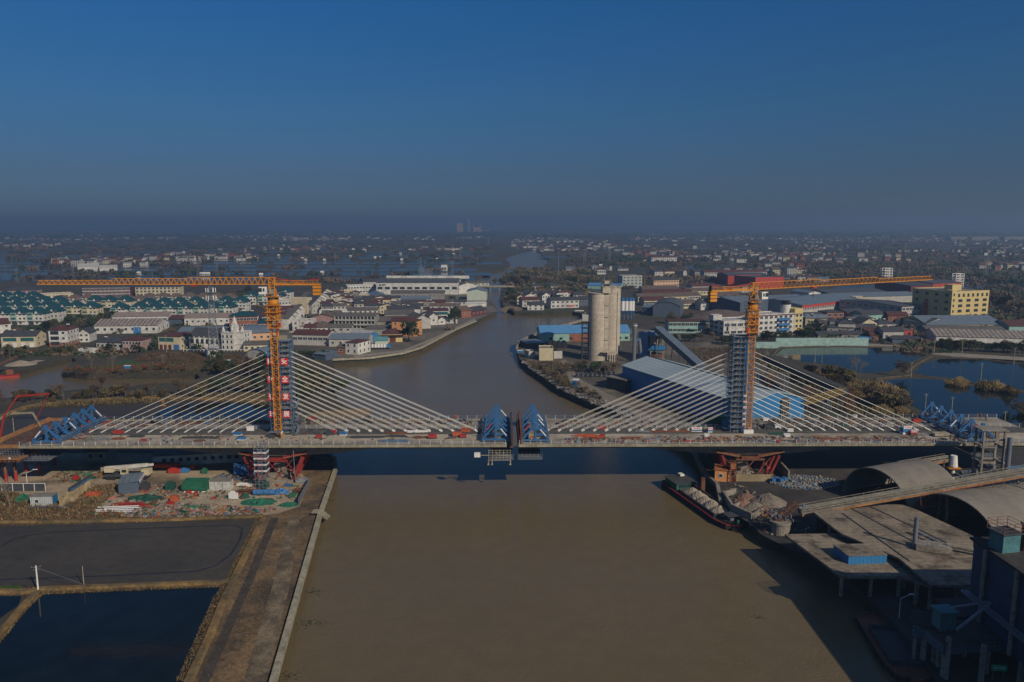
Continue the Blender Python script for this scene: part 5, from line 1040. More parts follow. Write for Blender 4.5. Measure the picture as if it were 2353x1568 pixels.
# point of the right bank
B('house', 'pale concrete block house on the right bank point', (1239, 829), (1271, 829), 10, 6, 'cream', 'dust', 'flat', name='block_house')
B('house', 'small pale hut left of the concrete block house', (1215, 824), (1230, 823), 6, 3.2, 'lgrey', 'dust', 'flat', name='hut')
B('shed', 'open grey pen wall right of the block house', (1273, 825), (1292, 824), 1, 3.4, 'lgrey', 'dust', 'flat', name='wall')
B('shed', 'dark roofed open bay holding black tanks', (1212, 802), (1250, 800), 14, 3, 'dark', 'bgrey', 'slab', name='shed')
for i in range(4):
    p = P(1262+i*11.5, 799); tag(MB(M['black']).cyl((0, -2.6, 1.8), (0, 5, 1.8), 1.75, n=14).build('storage_tank', None, loc=(p.x, p.y, G)), 'black lying tank, '+ORD[i]+' from the left behind the block house', 'tank', 'lying black tanks')
r, L = B('booth', 'bright blue cabin on the right bank edge', (1314, 890), (1325, 891), 3, 3, 'blue', 'white', 'slab', 1, 1, .8, .8, 'd', over=.2, name='cabin')
for i, (u, v) in enumerate(((1248, 868), (1263, 876))):
    p = P(u, v, 0); e = empty('mooring_platform', (p.x, p.y, 0), .2, ('left' if i == 0 else 'right')+' concrete mooring platform on stilts at the right bank', 'platform', 'mooring platforms'); m = MB(M['oldcon']); m.bx(-3.5, 3.5, -1.5, 1.5, 2.2, 2.7); [m.bx(x, x+.8, -.6, .6, -2, 2.2) for x in (-3, 2)]; m.build('slab', e)
p = P(1370, 866); e = empty('steel_stock', (p.x, p.y, G), .1, 'stack of grey steel frames lying in the scrub', 'steel stack'); m = MB(M['steel'])
for k in range(9): m.box((-9+k*2.2, random.uniform(-.5, .5), .6), (1.8, 3.4, .2)); m.box((-9+k*2.2, 0, 1.5), (.2, 3.6, 1.6))
m.build('frame', e)
# ---- concrete frame, column, containers at far right
p = PY(2256, 1060, 198); p.z = G; e = empty('unfinished_tower', (p.x, p.y, G), -.08, 'unfinished grey concrete frame tower at the right deck edge', 'frame tower')
hh = PY(2262, 990, 198).z-G
m = MB(M['oldcon'])
for x in (0, 5.2):
    for y in (0, 4): m.box((x, y, hh/2), (.48, .48, hh))
for z in (hh-4.6, hh-8.8): [m.bx(-.6, 6, y-.2, y+.2, z, z+.4) for y in (0, 4)]; [m.bx(x-.2, x+.2, 0, 4, z, z+.38) for x in (0, 5.2)]
m.bx(-.8, 6, -.6, 4.6, hh, hh+.2)
for z in (hh-2.6,): m.bx(.3, 5, -.2, .2, z, z+.4)
m.build('frame', e); m = MB(M['oldcon'], M['dark']); m.bx(-6, 8, -3, 6, .2, 2.8); m.use(1); m.bx(-5.4, 7.4, -3.06, -2.9, .2, 1.6); m.build('base', e)
m = MB(M['steel'], M['rust']); random.seed(3)
for i in range(26): m.box((random.uniform(-7, 5), random.uniform(-3, 5), random.uniform(3, 7)), (random.uniform(.4, 2.6), random.uniform(.2, 1), random.uniform(.1, 1.4)), rz=random.random()*3)
m.build('equipment', e)
p = PY(2316, 1060, 196); p.z = G; tag(MB(M['steel']).cyl((0, 0, 0), (0, 0, PY(2316, 1006, 196).z-G), .62, n=20).build('steel_column', None, loc=p), 'single round grey steel column right of the concrete frame', 'column')
p = PY(2327, 1075, 196); p.z = G+2; e = empty('container_stack', (p.x, p.y, p.z), .05, 'blue container on a pale steel stand at the right photo edge', 'container'); m = MB(W['blue'], M['white']); m.bx(0, 8, 0, 3, 2.0, 5.4); m.build('box', e); m = MB(M['white']); [m.box((x, .2, 1), (.2, .2, 2)) for x in (.2, 3.5, 7)]; m.bx(-.1, 8, -.05, .05, 1.9, 2.05); m.build('stand', e)
conveyor(PY(2068, 1072, 200), PY(2176, 1054, 201), 1.8, 1, 'short pale conveyor rising to the white hopper under the right deck', M['edge'], M['oldcon'], (.5, .9), open_=True)
p = PY(2189, 1085, 200); p.z = G; hq = PY(2189, 1047, 200).z-G; e = empty('hopper', (p.x, p.y, G), 0, 'white hopper head on a thin column beside the short conveyor', 'hopper'); m = MB(M['white'], M['yellow']); m.cyl((0, 0, hq-3), (0, 0, hq), 1.1, .8, n=12); m.cyl((0, 0, 0), (0, 0, hq-3), .5, n=10); m.use(1); m.bx(-1.6, 1.6, -1.2, 1.2, hq-3.4, hq-3.2); m.build('head', e)
# ---- barrel vaulted coal sheds
dusty = mat('dusty_vault', (.185, .165, .135), .85, var=.12, scale=.1, fine=.6, stripe=(0, 6, .06)); vdark = W['dark']
def vault(cx, cy, ax, L, zapex, label, r_=10, rf=1.0):
    e = empty('coal_shed', (cx, cy, G), ax, label, 'coal shed', 'barrel vaulted coal sheds'); zb = zapex-r_*rf-G
    n = 22; m = MB(dusty); vs = []
    for x in (0, L):
        for rr in (r_, r_-.3):
            for i in range(n+1): a = pi*i/n; vs.append((x, -rr*cos(a), zb+rf*rr*sin(a)))
    k = n+1
    for i in range(n): m_f = [(i, i+1, 2*k+i+1, 2*k+i), (k+i+1, k+i, 3*k+i, 3*k+i+1), (i+1, i, k+i, k+i+1), (2*k+i, 2*k+i+1, 3*k+i+1, 3*k+i)]; m.f += m_f; m.mi += [0]*4
    m.v = vs; m.build('vault_roof', e)
    m = MB(M['oldcon']); 
    for s in (-1, 1): m.bx(0, L, s*r_-.25, s*r_+.25, -.3, max(.4, zb))
    for i in range(int(L/5)): 
        for s in (-1, 1): m.box((i*5+1, s*r_, max(.5, zb)/2), (.6, .8, max(.5, zb)))
    m.build('side_wall', e)
    m = MB(M['coal']); random.seed(4); 
    pts = [(3+L*.45*(1+cos(t*pi/6)), (r_-1.5)*sin(t*pi/6), 0) for t in range(12)]; m.add([(*q[:2], 0) for q in pts]+[(L*.5, 0, 5)], [(i, (i+1) % 12, 12) for i in range(12)]); m.build('coal_heap', e)
    return e
vault(92.5, 191, radians(24), 19, 11.6, r_=10, rf=.85, label= 'barrel vaulted coal shed nearest the bridge shadow')
vault(98, 166, radians(24), 44, 13.4, r_=11, rf=.8, label= 'barrel vaulted coal shed beside the big flat dusty roofs')
vault(122, 181, radians(20), 40, 14.0, r_=10, rf=.8, label= 'barrel vaulted coal shed at the right photo edge behind the long conveyor')
# ---- long conveyor in the foreground
conveyor(P(1838, 1176, 7.5), P(2480, 1063, 19), 3.0, 1, 'long rusty foreground conveyor bridge crossing in front of the coal sheds', M['edge'], M['oldcon'], (.52, .8), open_=True, trestle=(.42, .72), legmat='oldcon')
# ---- big dusty roofs
droof = mat('stained_roof', (.225, .182, .128), .95, var=.3, scale=.15, fine=1.5, col2=(.075, .058, .040), mix=(.50, .66), mixscale=.28, stripe=(1, 1.6, .12))
def polyroof(name, pts, z, th, mt, e):
    o = e.location; m = MB(mt); m.prism([(P(u, v, z).x-o.x, P(u, v, z).y-o.y) for u, v in pts], z-G-th, z-G); return m.build(name, e)
p = P(1880, 1230); e = empty('works_hall', (p.x, p.y, G), 0, 'wide open sided hall with big stained flat roof and chimney', 'hall')
polyroof('roof', [(1868, 1176), (2016, 1157.5), (2075, 1160.5), (2108, 1172), (2237, 1232), (2235, 1296), (2255, 1345), (2140, 1345), (2065, 1282), (1931, 1225)], 8.5, .45, droof, e)
m = MB(M['dark']); o = e.location
for t in range(5): a = P(2016+t*0, 1157.5, 8.5); 
for (q1, q2) in (((1950, 1166), (2130, 1262)), ((1990, 1160), (2180, 1250)), ((1935, 1180), (2090, 1290))):
    a, b = P(*q1, 8.5), P(*q2, 8.5); m.beam((a.x-o.x, a.y-o.y, 8.5-G+.06), (b.x-o.x, b.y-o.y, 8.5-G+.06), .3, .12)
m.build('roof_seam', e)
for u, v in ((1880, 1180), (1935, 1222), (1905, 1200), (2080, 1290), (2110, 1315), (2140, 1335), (2200, 1335), (1985, 1255), (2030, 1270)):
    a = P(u, v, 8.5); MB(M['oldcon']).box((a.x-o.x+.5, a.y-o.y+.8, 2.7), (.5, .5, 5.5)).build('post', e)
m = MB(vdark); a = P(1872, 1178, 8.5); b = P(2010, 1160, 8.5); m.beam((a.x-o.x, a.y-o.y-1, 2), (b.x-o.x, b.y-o.y-1, 2), .3, 6); m.build('back_wall', e)
a = P(2101, 1259, 8.5); hh = PY(2102, 1189, a.y).z-8.5
e = empty('roof_chimney', (a.x, a.y, 8.5), 0, 'slim grey steel chimney rising from the stained flat roof', 'chimney'); m = MB(M['steel']); m.cyl((0, 0, 0), (0, 0, hh), .42, n=16); [m.cyl((0, 0, hh*k), (0, 0, hh*k+.12), .47, n=16) for k in (.3, .6, .97)]; m.build('flue', e)
e = empty('roof_platform', (a.x+2.8, a.y-.8, 8.5), -.35, 'railed concrete platform with duct on the stained roof beside the chimney', 'platform')
m = MB(M['oldcon'], M['steel']); m.bx(-2.8, 3.6, -1.8, 1.8, .1, 1.1); m.use(1)
for i in range(8): m.box((-2.7+i*.88, -1.75, 1.6), (.06, .06, 1)); m.box((-2.7+i*.88, 1.75, 1.6), (.06, .06, 1))
m.bx(-2.8, 3.6, -1.78, -1.72, 2.0, 2.07); m.bx(-2.8, 3.6, 1.72, 1.78, 2.0, 2.07); m.build('deck', e); m = MB(M['oldcon']); m.cyl((3, .6, 1.2), (12, -1.2, .9), .45, n=12); m.build('duct', e); m = MB(M['steel']); m.beam((2.2, 2.4, .6), (-2.2, 7.4, .9), .5, .4); m.build('screw_conveyor', e)
p = P(1935, 1330); e = empty('quay_canopy', (p.x, p.y, G), 0, 'low open canopy with stained flat roof along the river quay', 'canopy')
polyroof('roof', [(1803, 1228), (1930, 1225.5), (2064, 1284), (2139, 1347), (2072, 1325), (1934, 1325)], 7.0, .5, droof, e)
o = e.location
for u, v in ((1937, 1327), (2005, 1327), (2070, 1327), (2110, 1345)): a = P(u, v-2, 7.0); MB(M['oldcon']).box((a.x-o.x+.2, a.y-o.y+.9, 2.2), (.5, .5, 4.3)).build('post', e)
a = P(1950.5, 1278, 8.75); b = P(2038.5, 1275.5, 8.75); c = P(1915.4, 1252, 8.75)
e = empty('roof_box', (a.x, a.y, 7.0), atan2(b.y-a.y, b.x-a.x), 'blue ribbed box house standing on the quay canopy roof', 'roof house'); L = hypot(b.x-a.x, b.y-a.y); dd = (c-a).length
sh = Vector((c.x-a.x, c.y-a.y)); sh.rotate(Matrix.Rotation(-e.rotation_euler.z, 2))
m = MB(W['blue']); m.prism([(0, 0), (L, 0), (L+sh.x, sh.y), (sh.x, sh.y)], 0, 1.7); m.build('wall', e); m = MB(droof); m.prism([(-.1, -.1), (L+.1, -.1), (L+sh.x+.1, sh.y+.1), (sh.x-.1, sh.y+.1)], 1.7, 1.8); m.build('roof', e)
# ---- dark blue plant building, tower off to the right and sheds in its shade
teal = mat('teal_sheet', (.06, .18, .20), .7, var=.3)
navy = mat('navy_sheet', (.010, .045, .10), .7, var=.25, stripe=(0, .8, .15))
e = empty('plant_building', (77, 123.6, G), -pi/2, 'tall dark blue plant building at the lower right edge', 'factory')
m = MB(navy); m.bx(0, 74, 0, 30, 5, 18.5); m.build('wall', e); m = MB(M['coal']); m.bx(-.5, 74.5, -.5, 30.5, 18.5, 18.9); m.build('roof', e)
[MB(M['oldcon']).box((x, y, 2.5), (.8, .8, 5)).build('post', e) for x in (1, 13, 25, 37, 49, 61, 73) for y in (1, 15, 29)]
windows(e, 2, 36, 0, 5, 6, 2, 6, 1.4, 1.2, 'd')
for i in range(3): m = MB(M['oldcon']); m.add([(6+i*9, 2, 5), (12+i*9, 2, 5), (12+i*9, 8, 5), (6+i*9, 8, 5), (9+i*9, 5, 1)], [(0, 1, 4), (1, 2, 4), (2, 3, 4), (3, 0, 4)]); m.build('hopper', e)
q = PY(2290, 1240, 121); e = empty('teal_filter', (q.x, 119, 21.4), .2, 'teal sheet filter box with railings on the plant roof', 'filter box'); m = MB(teal, M['dark']); m.bx(-1.6, 1.6, -1.4, 1.4, 0, 3.0); m.use(1); m.bx(-1.9, 1.9, -1.7, 1.7, 3.0, 3.2); m.build('box', e); m = MB(M['rust'])
for zz in (3.7, 4.3, 4.8):
    for s in (-1, 1): m.bx(-1.9, 1.9, s*1.7-.03, s*1.7+.03, zz, zz+.06); m.bx(s*1.9-.03, s*1.9+.03, -1.7, 1.7, zz, zz+.06)
[m.box((x, y, 4), (.07, .07, 1.7)) for x in (-1.9, 0, 1.9) for y in (-1.7, 1.7)]; m.build('railing', e)
e = empty('vent_stack', (q.x+3, 118.6, 21.4), 0, 'thick rusty vent stack with pale rim beside the teal filter box', 'vent'); m = MB(M['rust'], M['edge']); m.cyl((0, 0, 0), (0, 0, 4.6), .62, n=14); m.use(1); m.cyl((0, 0, 4.4), (0, 0, 4.8), .85, n=14); m.build('flue', e)
e = empty('vent_stack', (q.x+5.4, 117, 21.4), 0, 'thin teal vent pipe at the plant roof edge', 'vent'); m = MB(teal); m.cyl((0, 0, 0), (0, 0, 2.8), .4, n=12); m.build('flue', e)
m = MB(M['oldcon'], M['steel'], M['dark'])
for k in range(9): m.cyl((4+k*8, -.5, 5), (4+k*8, -.5, 18.6), .35, n=8)
m.use(1); m.bx(0, 74, -1.6, -.2, 9.5, 9.7); m.bx(0, 74, -1.6, -1.54, 10.6, 10.68); m.bx(0, 74, -1.6, -1.54, 10.1, 10.16)
for k in range(38): m.box((1+k*1.95, -1.57, 10.1), (.07, .07, 1.1))
m.build('catwalk', bpy.data.objects['plant_building'])
random.seed(19)
for k in range(14):
    e = empty('roof_unit', (77+random.uniform(2, 20), random.uniform(98, 119), 21.4), random.uniform(0, 1), 'dark machine box on the plant roof, '+ORD[k]+' listed from the near end', 'machine', 'machines on the plant roof'); m = MB(random.choice((M['dark'], teal, M['rust'], M['oldcon']))); h_ = random.uniform(.8, 2.4); m.box((0, 0, h_/2), (random.uniform(1, 2.6), random.uniform(.8, 2), h_)); m.build('body', e); m = MB(M['dark']); m.cyl((.2, 0, h_), (.2, 0, h_+.6), .25); m.build('vent', e)
def shade_shed(name, label, u, v, z, rz, L, dpt, hh, wl, rf, legs=True):
    p = P(u, v, z); e = empty(name, (p.x, p.y, G), rz, label, 'shed'); m = MB(wl, M['dark']); m.bx(0, L, 0, dpt, z-G, z-G+hh); m.use(1); [m.bx(-.03, L+.03, -.04, 0, z-G+hh*k/3, z-G+hh*k/3+.06) for k in range(3)]; [m.box((L*k/8, -.02, z-G+hh/2), (.07, .06, hh)) for k in range(9)]; m.build('wall', e)
    m = MB(rf); m.bx(-.3, L+.3, -.3, dpt+.3, z-G+hh, z-G+hh+.15); m.build('roof', e)
    if legs: [MB(M['oldcon']).box((x, y, (z-G)/2), (.5, .5, z-G)).build('post', e) for x in (.5, L*.5, L-.5) for y in (.5, dpt-.5)]
    return e
pbl = mat('faded_blue_sheet', (.07, .12, .17), .6, var=.35, stripe=(0, .7, .25))
shade_shed('loading_shed', 'faded blue corrugated loading shed on posts near the moored barge', 2168, 1506, 6.5, .12, 16, 6, 2.0, pbl, M['coal'])
shade_shed('loading_shed', 'small faded blue box shed above the moored barge', 2095, 1462, 6.5, -.5, 4, 5, 2.2, pbl, M['coal'])
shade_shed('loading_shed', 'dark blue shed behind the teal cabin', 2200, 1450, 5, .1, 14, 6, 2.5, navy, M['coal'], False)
e = shade_shed('loading_shed', 'teal sheet cabin standing on the loading shed', 2160, 1450, 9.0, .1, 2.6, 2.2, 3.0, teal, teal)
e = empty('conveyor_gallery', (P(2190, 1480, 8).x, P(2190, 1480, 8).y, G), 0, 'two thin pipes slanting down from the plant to the loading shed', 'chute'); m = MB(M['steel']); o = e.location; t_ = Vector((77.5, 118, 13))
for uv in ((2182, 1398, 9), (2196, 1450, 9)): a = P(*uv); m.cyl(a-o, t_-o, .28, n=8)
m.build('chute_pipe', e)
e = empty('green_sign', P(2293, 1568), -.1, 'green board sign with white lettering on two posts at the lower right', 'sign'); m = MB(M['steel']); [m.box((x, .1, 1), (.1, .1, 2.4)) for x in (-.8, .8)]; m.build('post', e)
m = MB(mat('sign_green', (.02, .42, .18), .5)); m.box((0, 0, 2.4), (2.3, .08, 1.0)); s_ = m.build('board', e); textmesh('码头装卸', .42, txt_w, 'lettering', s_, (0, -.06, 2.4), (pi/2, 0, 0), .008)
for i, (u, v) in enumerate(((2172, 1540), (2252, 1560), (2335, 1490))): p = P(u, v+20); tag(MB(M['oldcon']).box((0, 0, 3.5), (.6, .6, 7)).build('concrete_post', None, loc=p), 'grey concrete post, '+ORD[i]+' from the left in the lower right shade', 'post', 'posts in the lower right shade')
# ---- quay works under the right pier
org = mat('orange_cabin', (.36, .13, .04), .75, var=.2, stripe=(0, .6, .15))
r, L = B('cabin', 'orange cabin with small window at the foot of the right pier', (1642, 1106), (1679, 1109), 4.5, 3.2, 'orange', 'dust', 'slab', over=.2); r.children[0].data.materials[0] = org; windows(r, .6, 2.6, 0, 0, 3.2, 1, 1, 1, 1, 'w')
e = empty('scaffold_hut', P(1682, 1108), 0, 'rusty orange frame hut right of the orange cabin', 'hut'); m = MB(M['rust'], org); m.lattice((0, 0, 0), (0, 0, 6), 1.6, 1.6, 1.5, .14); m.use(1); m.bx(-.8, .8, -.8, .8, 4, 5.4); m.build('frame', e)
a = P(1690, 1107); b = P(1772, 1105); m = MB(mat('yellowish_concrete', (.27, .21, .12), .9, var=.3)); m.bx(0, (b-a).length, 0, .5, -.2, 2); m.box(((b-a).length, 1.5, .9), (.5, 3, 2)); tag(m.build('retaining_wall', None, loc=a), 'low yellowish concrete wall below the right pier struts', 'wall')
a = P(1784, 1078); b = P(1810, 1108); m = MB(M['oldcon']); m.bx(0, (b-a).length, 0, .5, -.2, 3.2); tag(m.build('retaining_wall', None, loc=a, rz=atan2(b.y-a.y, b.x-a.x)), 'grey slanting concrete wall right of the pier struts', 'wall')
a = P(1690, 1180); 
e = empty('sand_bay', (P(1727, 1195).x, P(1727, 1195).y, G), 0, 'concrete walled sand bays along the right quay with small heaps', 'sand bay'); o = e.location; m = MB(M['oldcon'])
pl = [P(1662, 1143), P(1683, 1175), P(1728, 1196)]; 
for i in range(2): m.beam(pl[i]-o, pl[i+1]-o, .6, 3.5)
for u, v, u2, v2 in ((1662, 1143, 1690, 1135), (1683, 1175, 1712, 1160), (1728, 1196, 1755, 1176)): m.beam(P(u, v)-o, P(u2, v2)-o, .5, 3)
m.build('bay_wall', e)
def heap(name, u, v, rx, ry, hh, mt, label, cat='heap', parent=None, grp=None, n=26, rings=5, seed=1, loc=None):
    random.seed(seed); vs = [(0, 0, hh)]; fs = []
    for k in range(1, rings+1):
        t = k/rings
        for i in range(n): a = 2*pi*i/n; j = 1+random.uniform(-.08, .08); vs.append((rx*t*cos(a)*j, ry*t*sin(a)*j, max(-.05, hh*(1-t)**.9*random.uniform(.9, 1.06)) if k < rings else -.1))
    for i in range(n): fs.append((0, 1+i, 1+(i+1) % n))
    for k in range(rings-1):
        for i in range(n): a, b = 1+k*n+i, 1+k*n+(i+1) % n; fs.append((a, a+n, b+n, b))
    m = MB(mt); m.add(vs, fs); p = loc or P(u, v); o_ = m.build(name, parent, loc=(p[0], p[1], p[2]))
    return tag(o_, label, cat, grp) if not parent else o_
dsand = mat('grey_gravel', (.17, .142, .11), .95, var=.3, fine=2)
heap('sand_heap', 1708, 1165, 3.2, 3.2, 2.4, mat('red_sand', (.20, .115, .08), .95, var=.3), 'reddish sand heap in the quay bay', seed=2)
heap('sand_heap', 1733, 1172, 4, 3, 2.2, dsand, 'pale grey heap beside the quay bay wall', seed=3)
heap('sand_heap', 1765, 1155, 5, 4.4, 2.6, dsand, 'large grey cone heap behind the hopper crane', seed=4)
heap('sand_heap', 1716, 1146, 3, 2.4, 1.6, mat('red_sand', (.26, .15, .10), .95), 'small reddish heap behind the first quay bay', seed=5)
p = P(1792, 1248, 0); hh = htop(1792, 1240, 1194, 0); e = empty('mooring_dolphin', (p.x, p.y, 0), 0, 'thick round concrete dolphin carrying the unloading hopper crane', 'dolphin'); m = MB(M['oldcon']); m.cyl((0, 0, -1), (0, 0, hh), 2.1, n=24); m.cyl((0, 0, hh), (0, 0, hh+.5), 2.3, n=24); m.build('drum', e)
e = empty('hopper_crane', (p.x, p.y, hh+.5), 0, 'rusty lattice hopper crane on the round dolphin', 'crane'); random.seed(8); m = MB(M['rust'], M['steel']); m.lattice((-1, 0, 0), (3.5, .5, 4.2), 1.2, 1.2, 1, .12); m.lattice((0, 0, 0), (-4, 2, 2.2), 1.4, 1.2, 1, .12); m.use(1)
for i in range(22): m.box((random.uniform(-3, 2.5), random.uniform(-1, 2), random.uniform(.3, 2.6)), (random.uniform(.2, 1.1), random.uniform(.1, .8), random.uniform(.1, .9)), rz=random.random()*3)
m.build('boom', e)
p = P(1614, 1140, 0); tag(MB(M['rust']).box((0, 0, 1.5), (1.0, 1.0, 2*htop(1614, 1140, 1090, 0)-5)).build('mooring_pile', None, loc=p), 'dark rusty mooring pile standing in the river', 'pile')
heap('rubble_heap', 1848, 1112, 9, 5.5, .9, mat('rubble', (.2, .2, .2), .9, var=.5, fine=4), 'base of the pale bagged rubbish heap on the coal yard', 'rubbish heap', seed=6)
random.seed(12); m = MB(M['edge'], M['steel'], M['tarp'], M['oldcon'], M['plank'])
p0 = P(1848, 1110)
for i in range(900):
    a = random.uniform(0, 2*pi); q = sqrt(random.random()); m.use(random.choice((0, 0, 1, 1, 2, 3, 4, 4))); s_ = random.uniform(.15, .5)
    m.box((p0.x+9.5*q*cos(a)+random.uniform(-.6, .6), p0.y+5.8*q*sin(a), G+.15+.9*(1-q)+random.uniform(0, .2)), (s_, s_*random.uniform(.5, 1.4), s_*.6), rz=random.random()*3, rx=random.random())
tag(m.build('rubbish'), 'loose white and blue rubbish spread over the heap on the coal yard', 'rubbish', kind='stuff')
for i in range(4):
    p = P(1776+i*9, 1110-(i % 2)*3); tag(MB(M['tarp']).cyl((0, 0, 0), (0, 0, 1.3), .7, n=14).build('barrel', None, loc=p), 'blue barrel, '+ORD[i]+' from the left beside the rubbish heap', 'barrel', 'blue barrels')
tag(MB(M['yellow'], M['dark']).box((0, 0, 1), (2.4, 1.6, 2)).use(1).box((0, -.82, 1.2), (1.2, .06, .8)).build('machine_cabin', None, loc=P(2039, 1078)), 'small yellow machine cabin at the edge of the bridge shadow', 'cabin')
def lamp(u, v, vt, label, flip=1, rz=0):
    p = P(u, v); hh = htop(u, v, vt); e = empty('street_lamp', (p.x, p.y, G), rz, label, 'street lamp', 'street lamps'); m = MB(M['white']); m.cyl((0, 0, 0), (0, 0, hh*.82), .09, .06, n=6); m.cyl((0, 0, hh*.82), (flip*hh*.34, 0, hh*.98), .05, n=6); m.build('pole', e); m = MB(M['white']); m.box((flip*hh*.42, 0, hh), (hh*.2, .25, .14)); m.build('lamp_head', e)
lamp(2009, 1144, 1120, 'street lamp on the coal yard before the first vault')
lamp(2186, 1112, 1089, 'street lamp between the coal vaults and concrete frame')
lamp(1850, 1230, 1213, 'street lamp beside the quay canopy roof')
lamp(2066, 1420, 1366, 'street lamp in the shade under the canopy')
lamp(64, 1128, 1079, 'street lamp with cyan box at the left construction gate')
# ---- boats
def barge(a, b, wd, label, cargo, hullc, seed=1, cabin=True, z=0):
    A = P(*a, 0); Bq = P(*b, 0); d = Bq-A; L = d.length; rz = atan2(d.y, d.x); e = empty('barge', (A.x, A.y, 0), rz, label, 'barge')
    hw = wd/2; m = MB(hullc, M['black'])
    out = [(0, -hw*.8), (1.5, -hw), (L-5, -hw), (L-1.5, -hw*.75), (L, 0), (L-1.5, hw*.75), (L-5, hw), (1.5, hw), (0, hw*.8)]
    m.prism(out, -.5, 1.1); m.use(1); n = len(out)
    for i in range(n):
        p1, p2 = out[i], out[(i+1) % n]; m.beam((*p1, .5), (*p2, .5), .3, .35)
        k = int(hypot(p2[0]-p1[0], p2[1]-p1[1])/1.2)
        for j in range(k): t = j/k; m.cyl((p1[0]+(p2[0]-p1[0])*t, p1[1]+(p2[1]-p1[1])*t, .1), (p1[0]+(p2[0]-p1[0])*t, p1[1]+(p2[1]-p1[1])*t, .9), .28, n=6)
    m.build('hull', e)
    m = MB(M['dred'] if cabin else M['rust']); [m.beam((*out[i], 1.2), (*out[(i+1) % n], 1.2), .28, .3) for i in range(n)]; m.build('gunwale', e)
    m = MB(M['dark']); m.bx(L*.26, L*.8, -hw*.78, -hw*.72, 1.1, 2.0); m.bx(L*.26, L*.8, hw*.72, hw*.78, 1.1, 2.0); m.bx(L*.26, L*.265, -hw*.72, hw*.72, 1.1, 2.0); m.bx(L*.8, L*.805, -hw*.72, hw*.72, 1.1, 2.0); m.bx(L*.27, L*.8, -hw*.72, hw*.72, 1.1, 1.3); m.build('hold', e)
    if cargo:
        random.seed(seed)
        for i in range(5): heap('sand_cargo', 0, 0, L*.09, hw*.7, 1.7+.3*(i % 2), M['sand'], '', parent=e, loc=(L*(.33+.1*i), 0, 1.3), seed=seed+i)
    if cabin:
        m = MB(mat('deckhouse_green', (.03, .14, .07), .7, var=.2), M['glass']); m.bx(1.2, L*.23, -hw*.75, hw*.75, 1.1, 2.9); m.use(1); m.bx(L*.232, L*.236, -hw*.6, hw*.6, 1.9, 2.6); m.build('cabin', e); m = MB(R_['slate']); m.bx(.8, L*.24, -hw*.85, hw*.85, 2.9, 3.05); m.build('cabin_roof', e)
        m = MB(M['white']); m.box((2, hw*.4, 3.4), (1.8, 1.2, .5)); m.build('locker', e)
        m = MB(M['dark'], M['steel']); m.bx(L*.84, L*.93, -hw*.45, hw*.45, 2.6, 2.7); [m.box((x, y, 1.9), (.1, .1, 1.6)) for x in (L*.845, L*.925) for y in (-hw*.42, hw*.42)]; m.use(1); m.box((L*.88, 0, 1.6), (1.4, 1, .8)); m.build('awning', e); m = MB(M['green']); m.cyl((L*.955, .4, 1.2), (L*.955, .4, 2), .35); m.build('capstan', e)
    return e
barge((1545, 1113), (1700, 1220), 7.6, 'red rimmed sand barge with green deckhouse moored below the right pier', True, M['black'], 3)
barge((2010, 1425), (2112, 1580), 7.5, 'dark empty barge moored in the shade at the lower right', False, M['rust'], 4, cabin=False)
e = barge((45, 852), (172, 818), 9, 'long dark moored barge in the canal at upper left', False, M['black'], 5, cabin=False); m = MB(M['sand']); m.bx(4, 16, -2.5, 2.5, 1.6, 2.6); m.build('sand_cargo', e)
p = P(12, 868, 0); e = empty('dredger', (p.x, p.y, 0), .5, 'red dredging pontoon with crane post at the left canal', 'dredger'); m = MB(M['red']); m.bx(-6, 6, -2.4, 2.4, -.4, 1.0); m.build('pontoon', e); m = MB(M['rust']); m.box((-3, 0, 4), (1.6, 1.6, 6)); m.lattice((-3, 0, 6), (6, 1, 10), .8, .8, 1, .12); m.box((2, 1, 2.4), (3, 2, 2.4)); m.build('crane_post', e)
heap('sand_heap', 48, 838, 8, 6, 2.2, M['sand'], 'pale sand bank heap behind the red dredger', seed=9)
p = P(1316, 722, 0); e = empty('houseboat', (p.x, p.y, 0), .05, 'small white houseboat moored at the far river bank', 'boat'); m = MB(M['dark']); m.bx(0, 9.5, -1.6, 1.6, -.3, .9); m.build('hull', e); m = MB(M['white'], M['glass']); m.bx(1.6, 9, -1.3, 1.3, .9, 3.0); m.use(1); [m.box((2.6+i*1.7, -1.32, 2), (.8, .04, .9)) for i in range(4)]; m.build('cabin', e)
# canal bridges
p = P(1148, 718, 1); q = P(1200, 719, 1); L = (q-p).length; e = empty('arch_bridge', (p.x, p.y, G), atan2(q.y-p.y, q.x-p.x), 'small stone arch footbridge over the canal mouth', 'bridge')
m = MB(mat('stone', (.19, .15, .11), .9, var=.3)); n = 14; vs = []
for y in (0, 3.5):
    for i in range(n+1): t = i/n; vs += [(L*t, y, 1.2+2.6*sin(pi*t)), (L*(.25+.5*t), y, -2.5+4.9*sin(pi*t))]
k = 2*(n+1)
for i in range(n): a = 2*i; m.f += [(a+1, a+3, a+2, a), (k+a, k+a+2, k+a+3, k+a+1), (a, a+2, k+a+2, k+a), (a+3, a+1, k+a+1, k+a+3)]; m.mi += [0]*4
m.v = vs; m.build('arch', e)
p = P(1092, 660, 5); q = P(1160, 662, 5); L = (q-p).length; e = empty('road_bridge', (p.x-8, p.y, G), 0, 'pale low road bridge over the canal behind the long white factory', 'bridge'); m = MB(M['edge']); m.bx(0, L+16, 0, 8, 2.4, 3.2); m.bx(0, L+16, -.2, 0, 2.2, 4.2); m.build('deck', e); m = MB(M['oldcon']); [m.bx(x, x+1, 1, 7, -4, 2.4) for x in (14, 24, 34)]; m.build('pier', e)
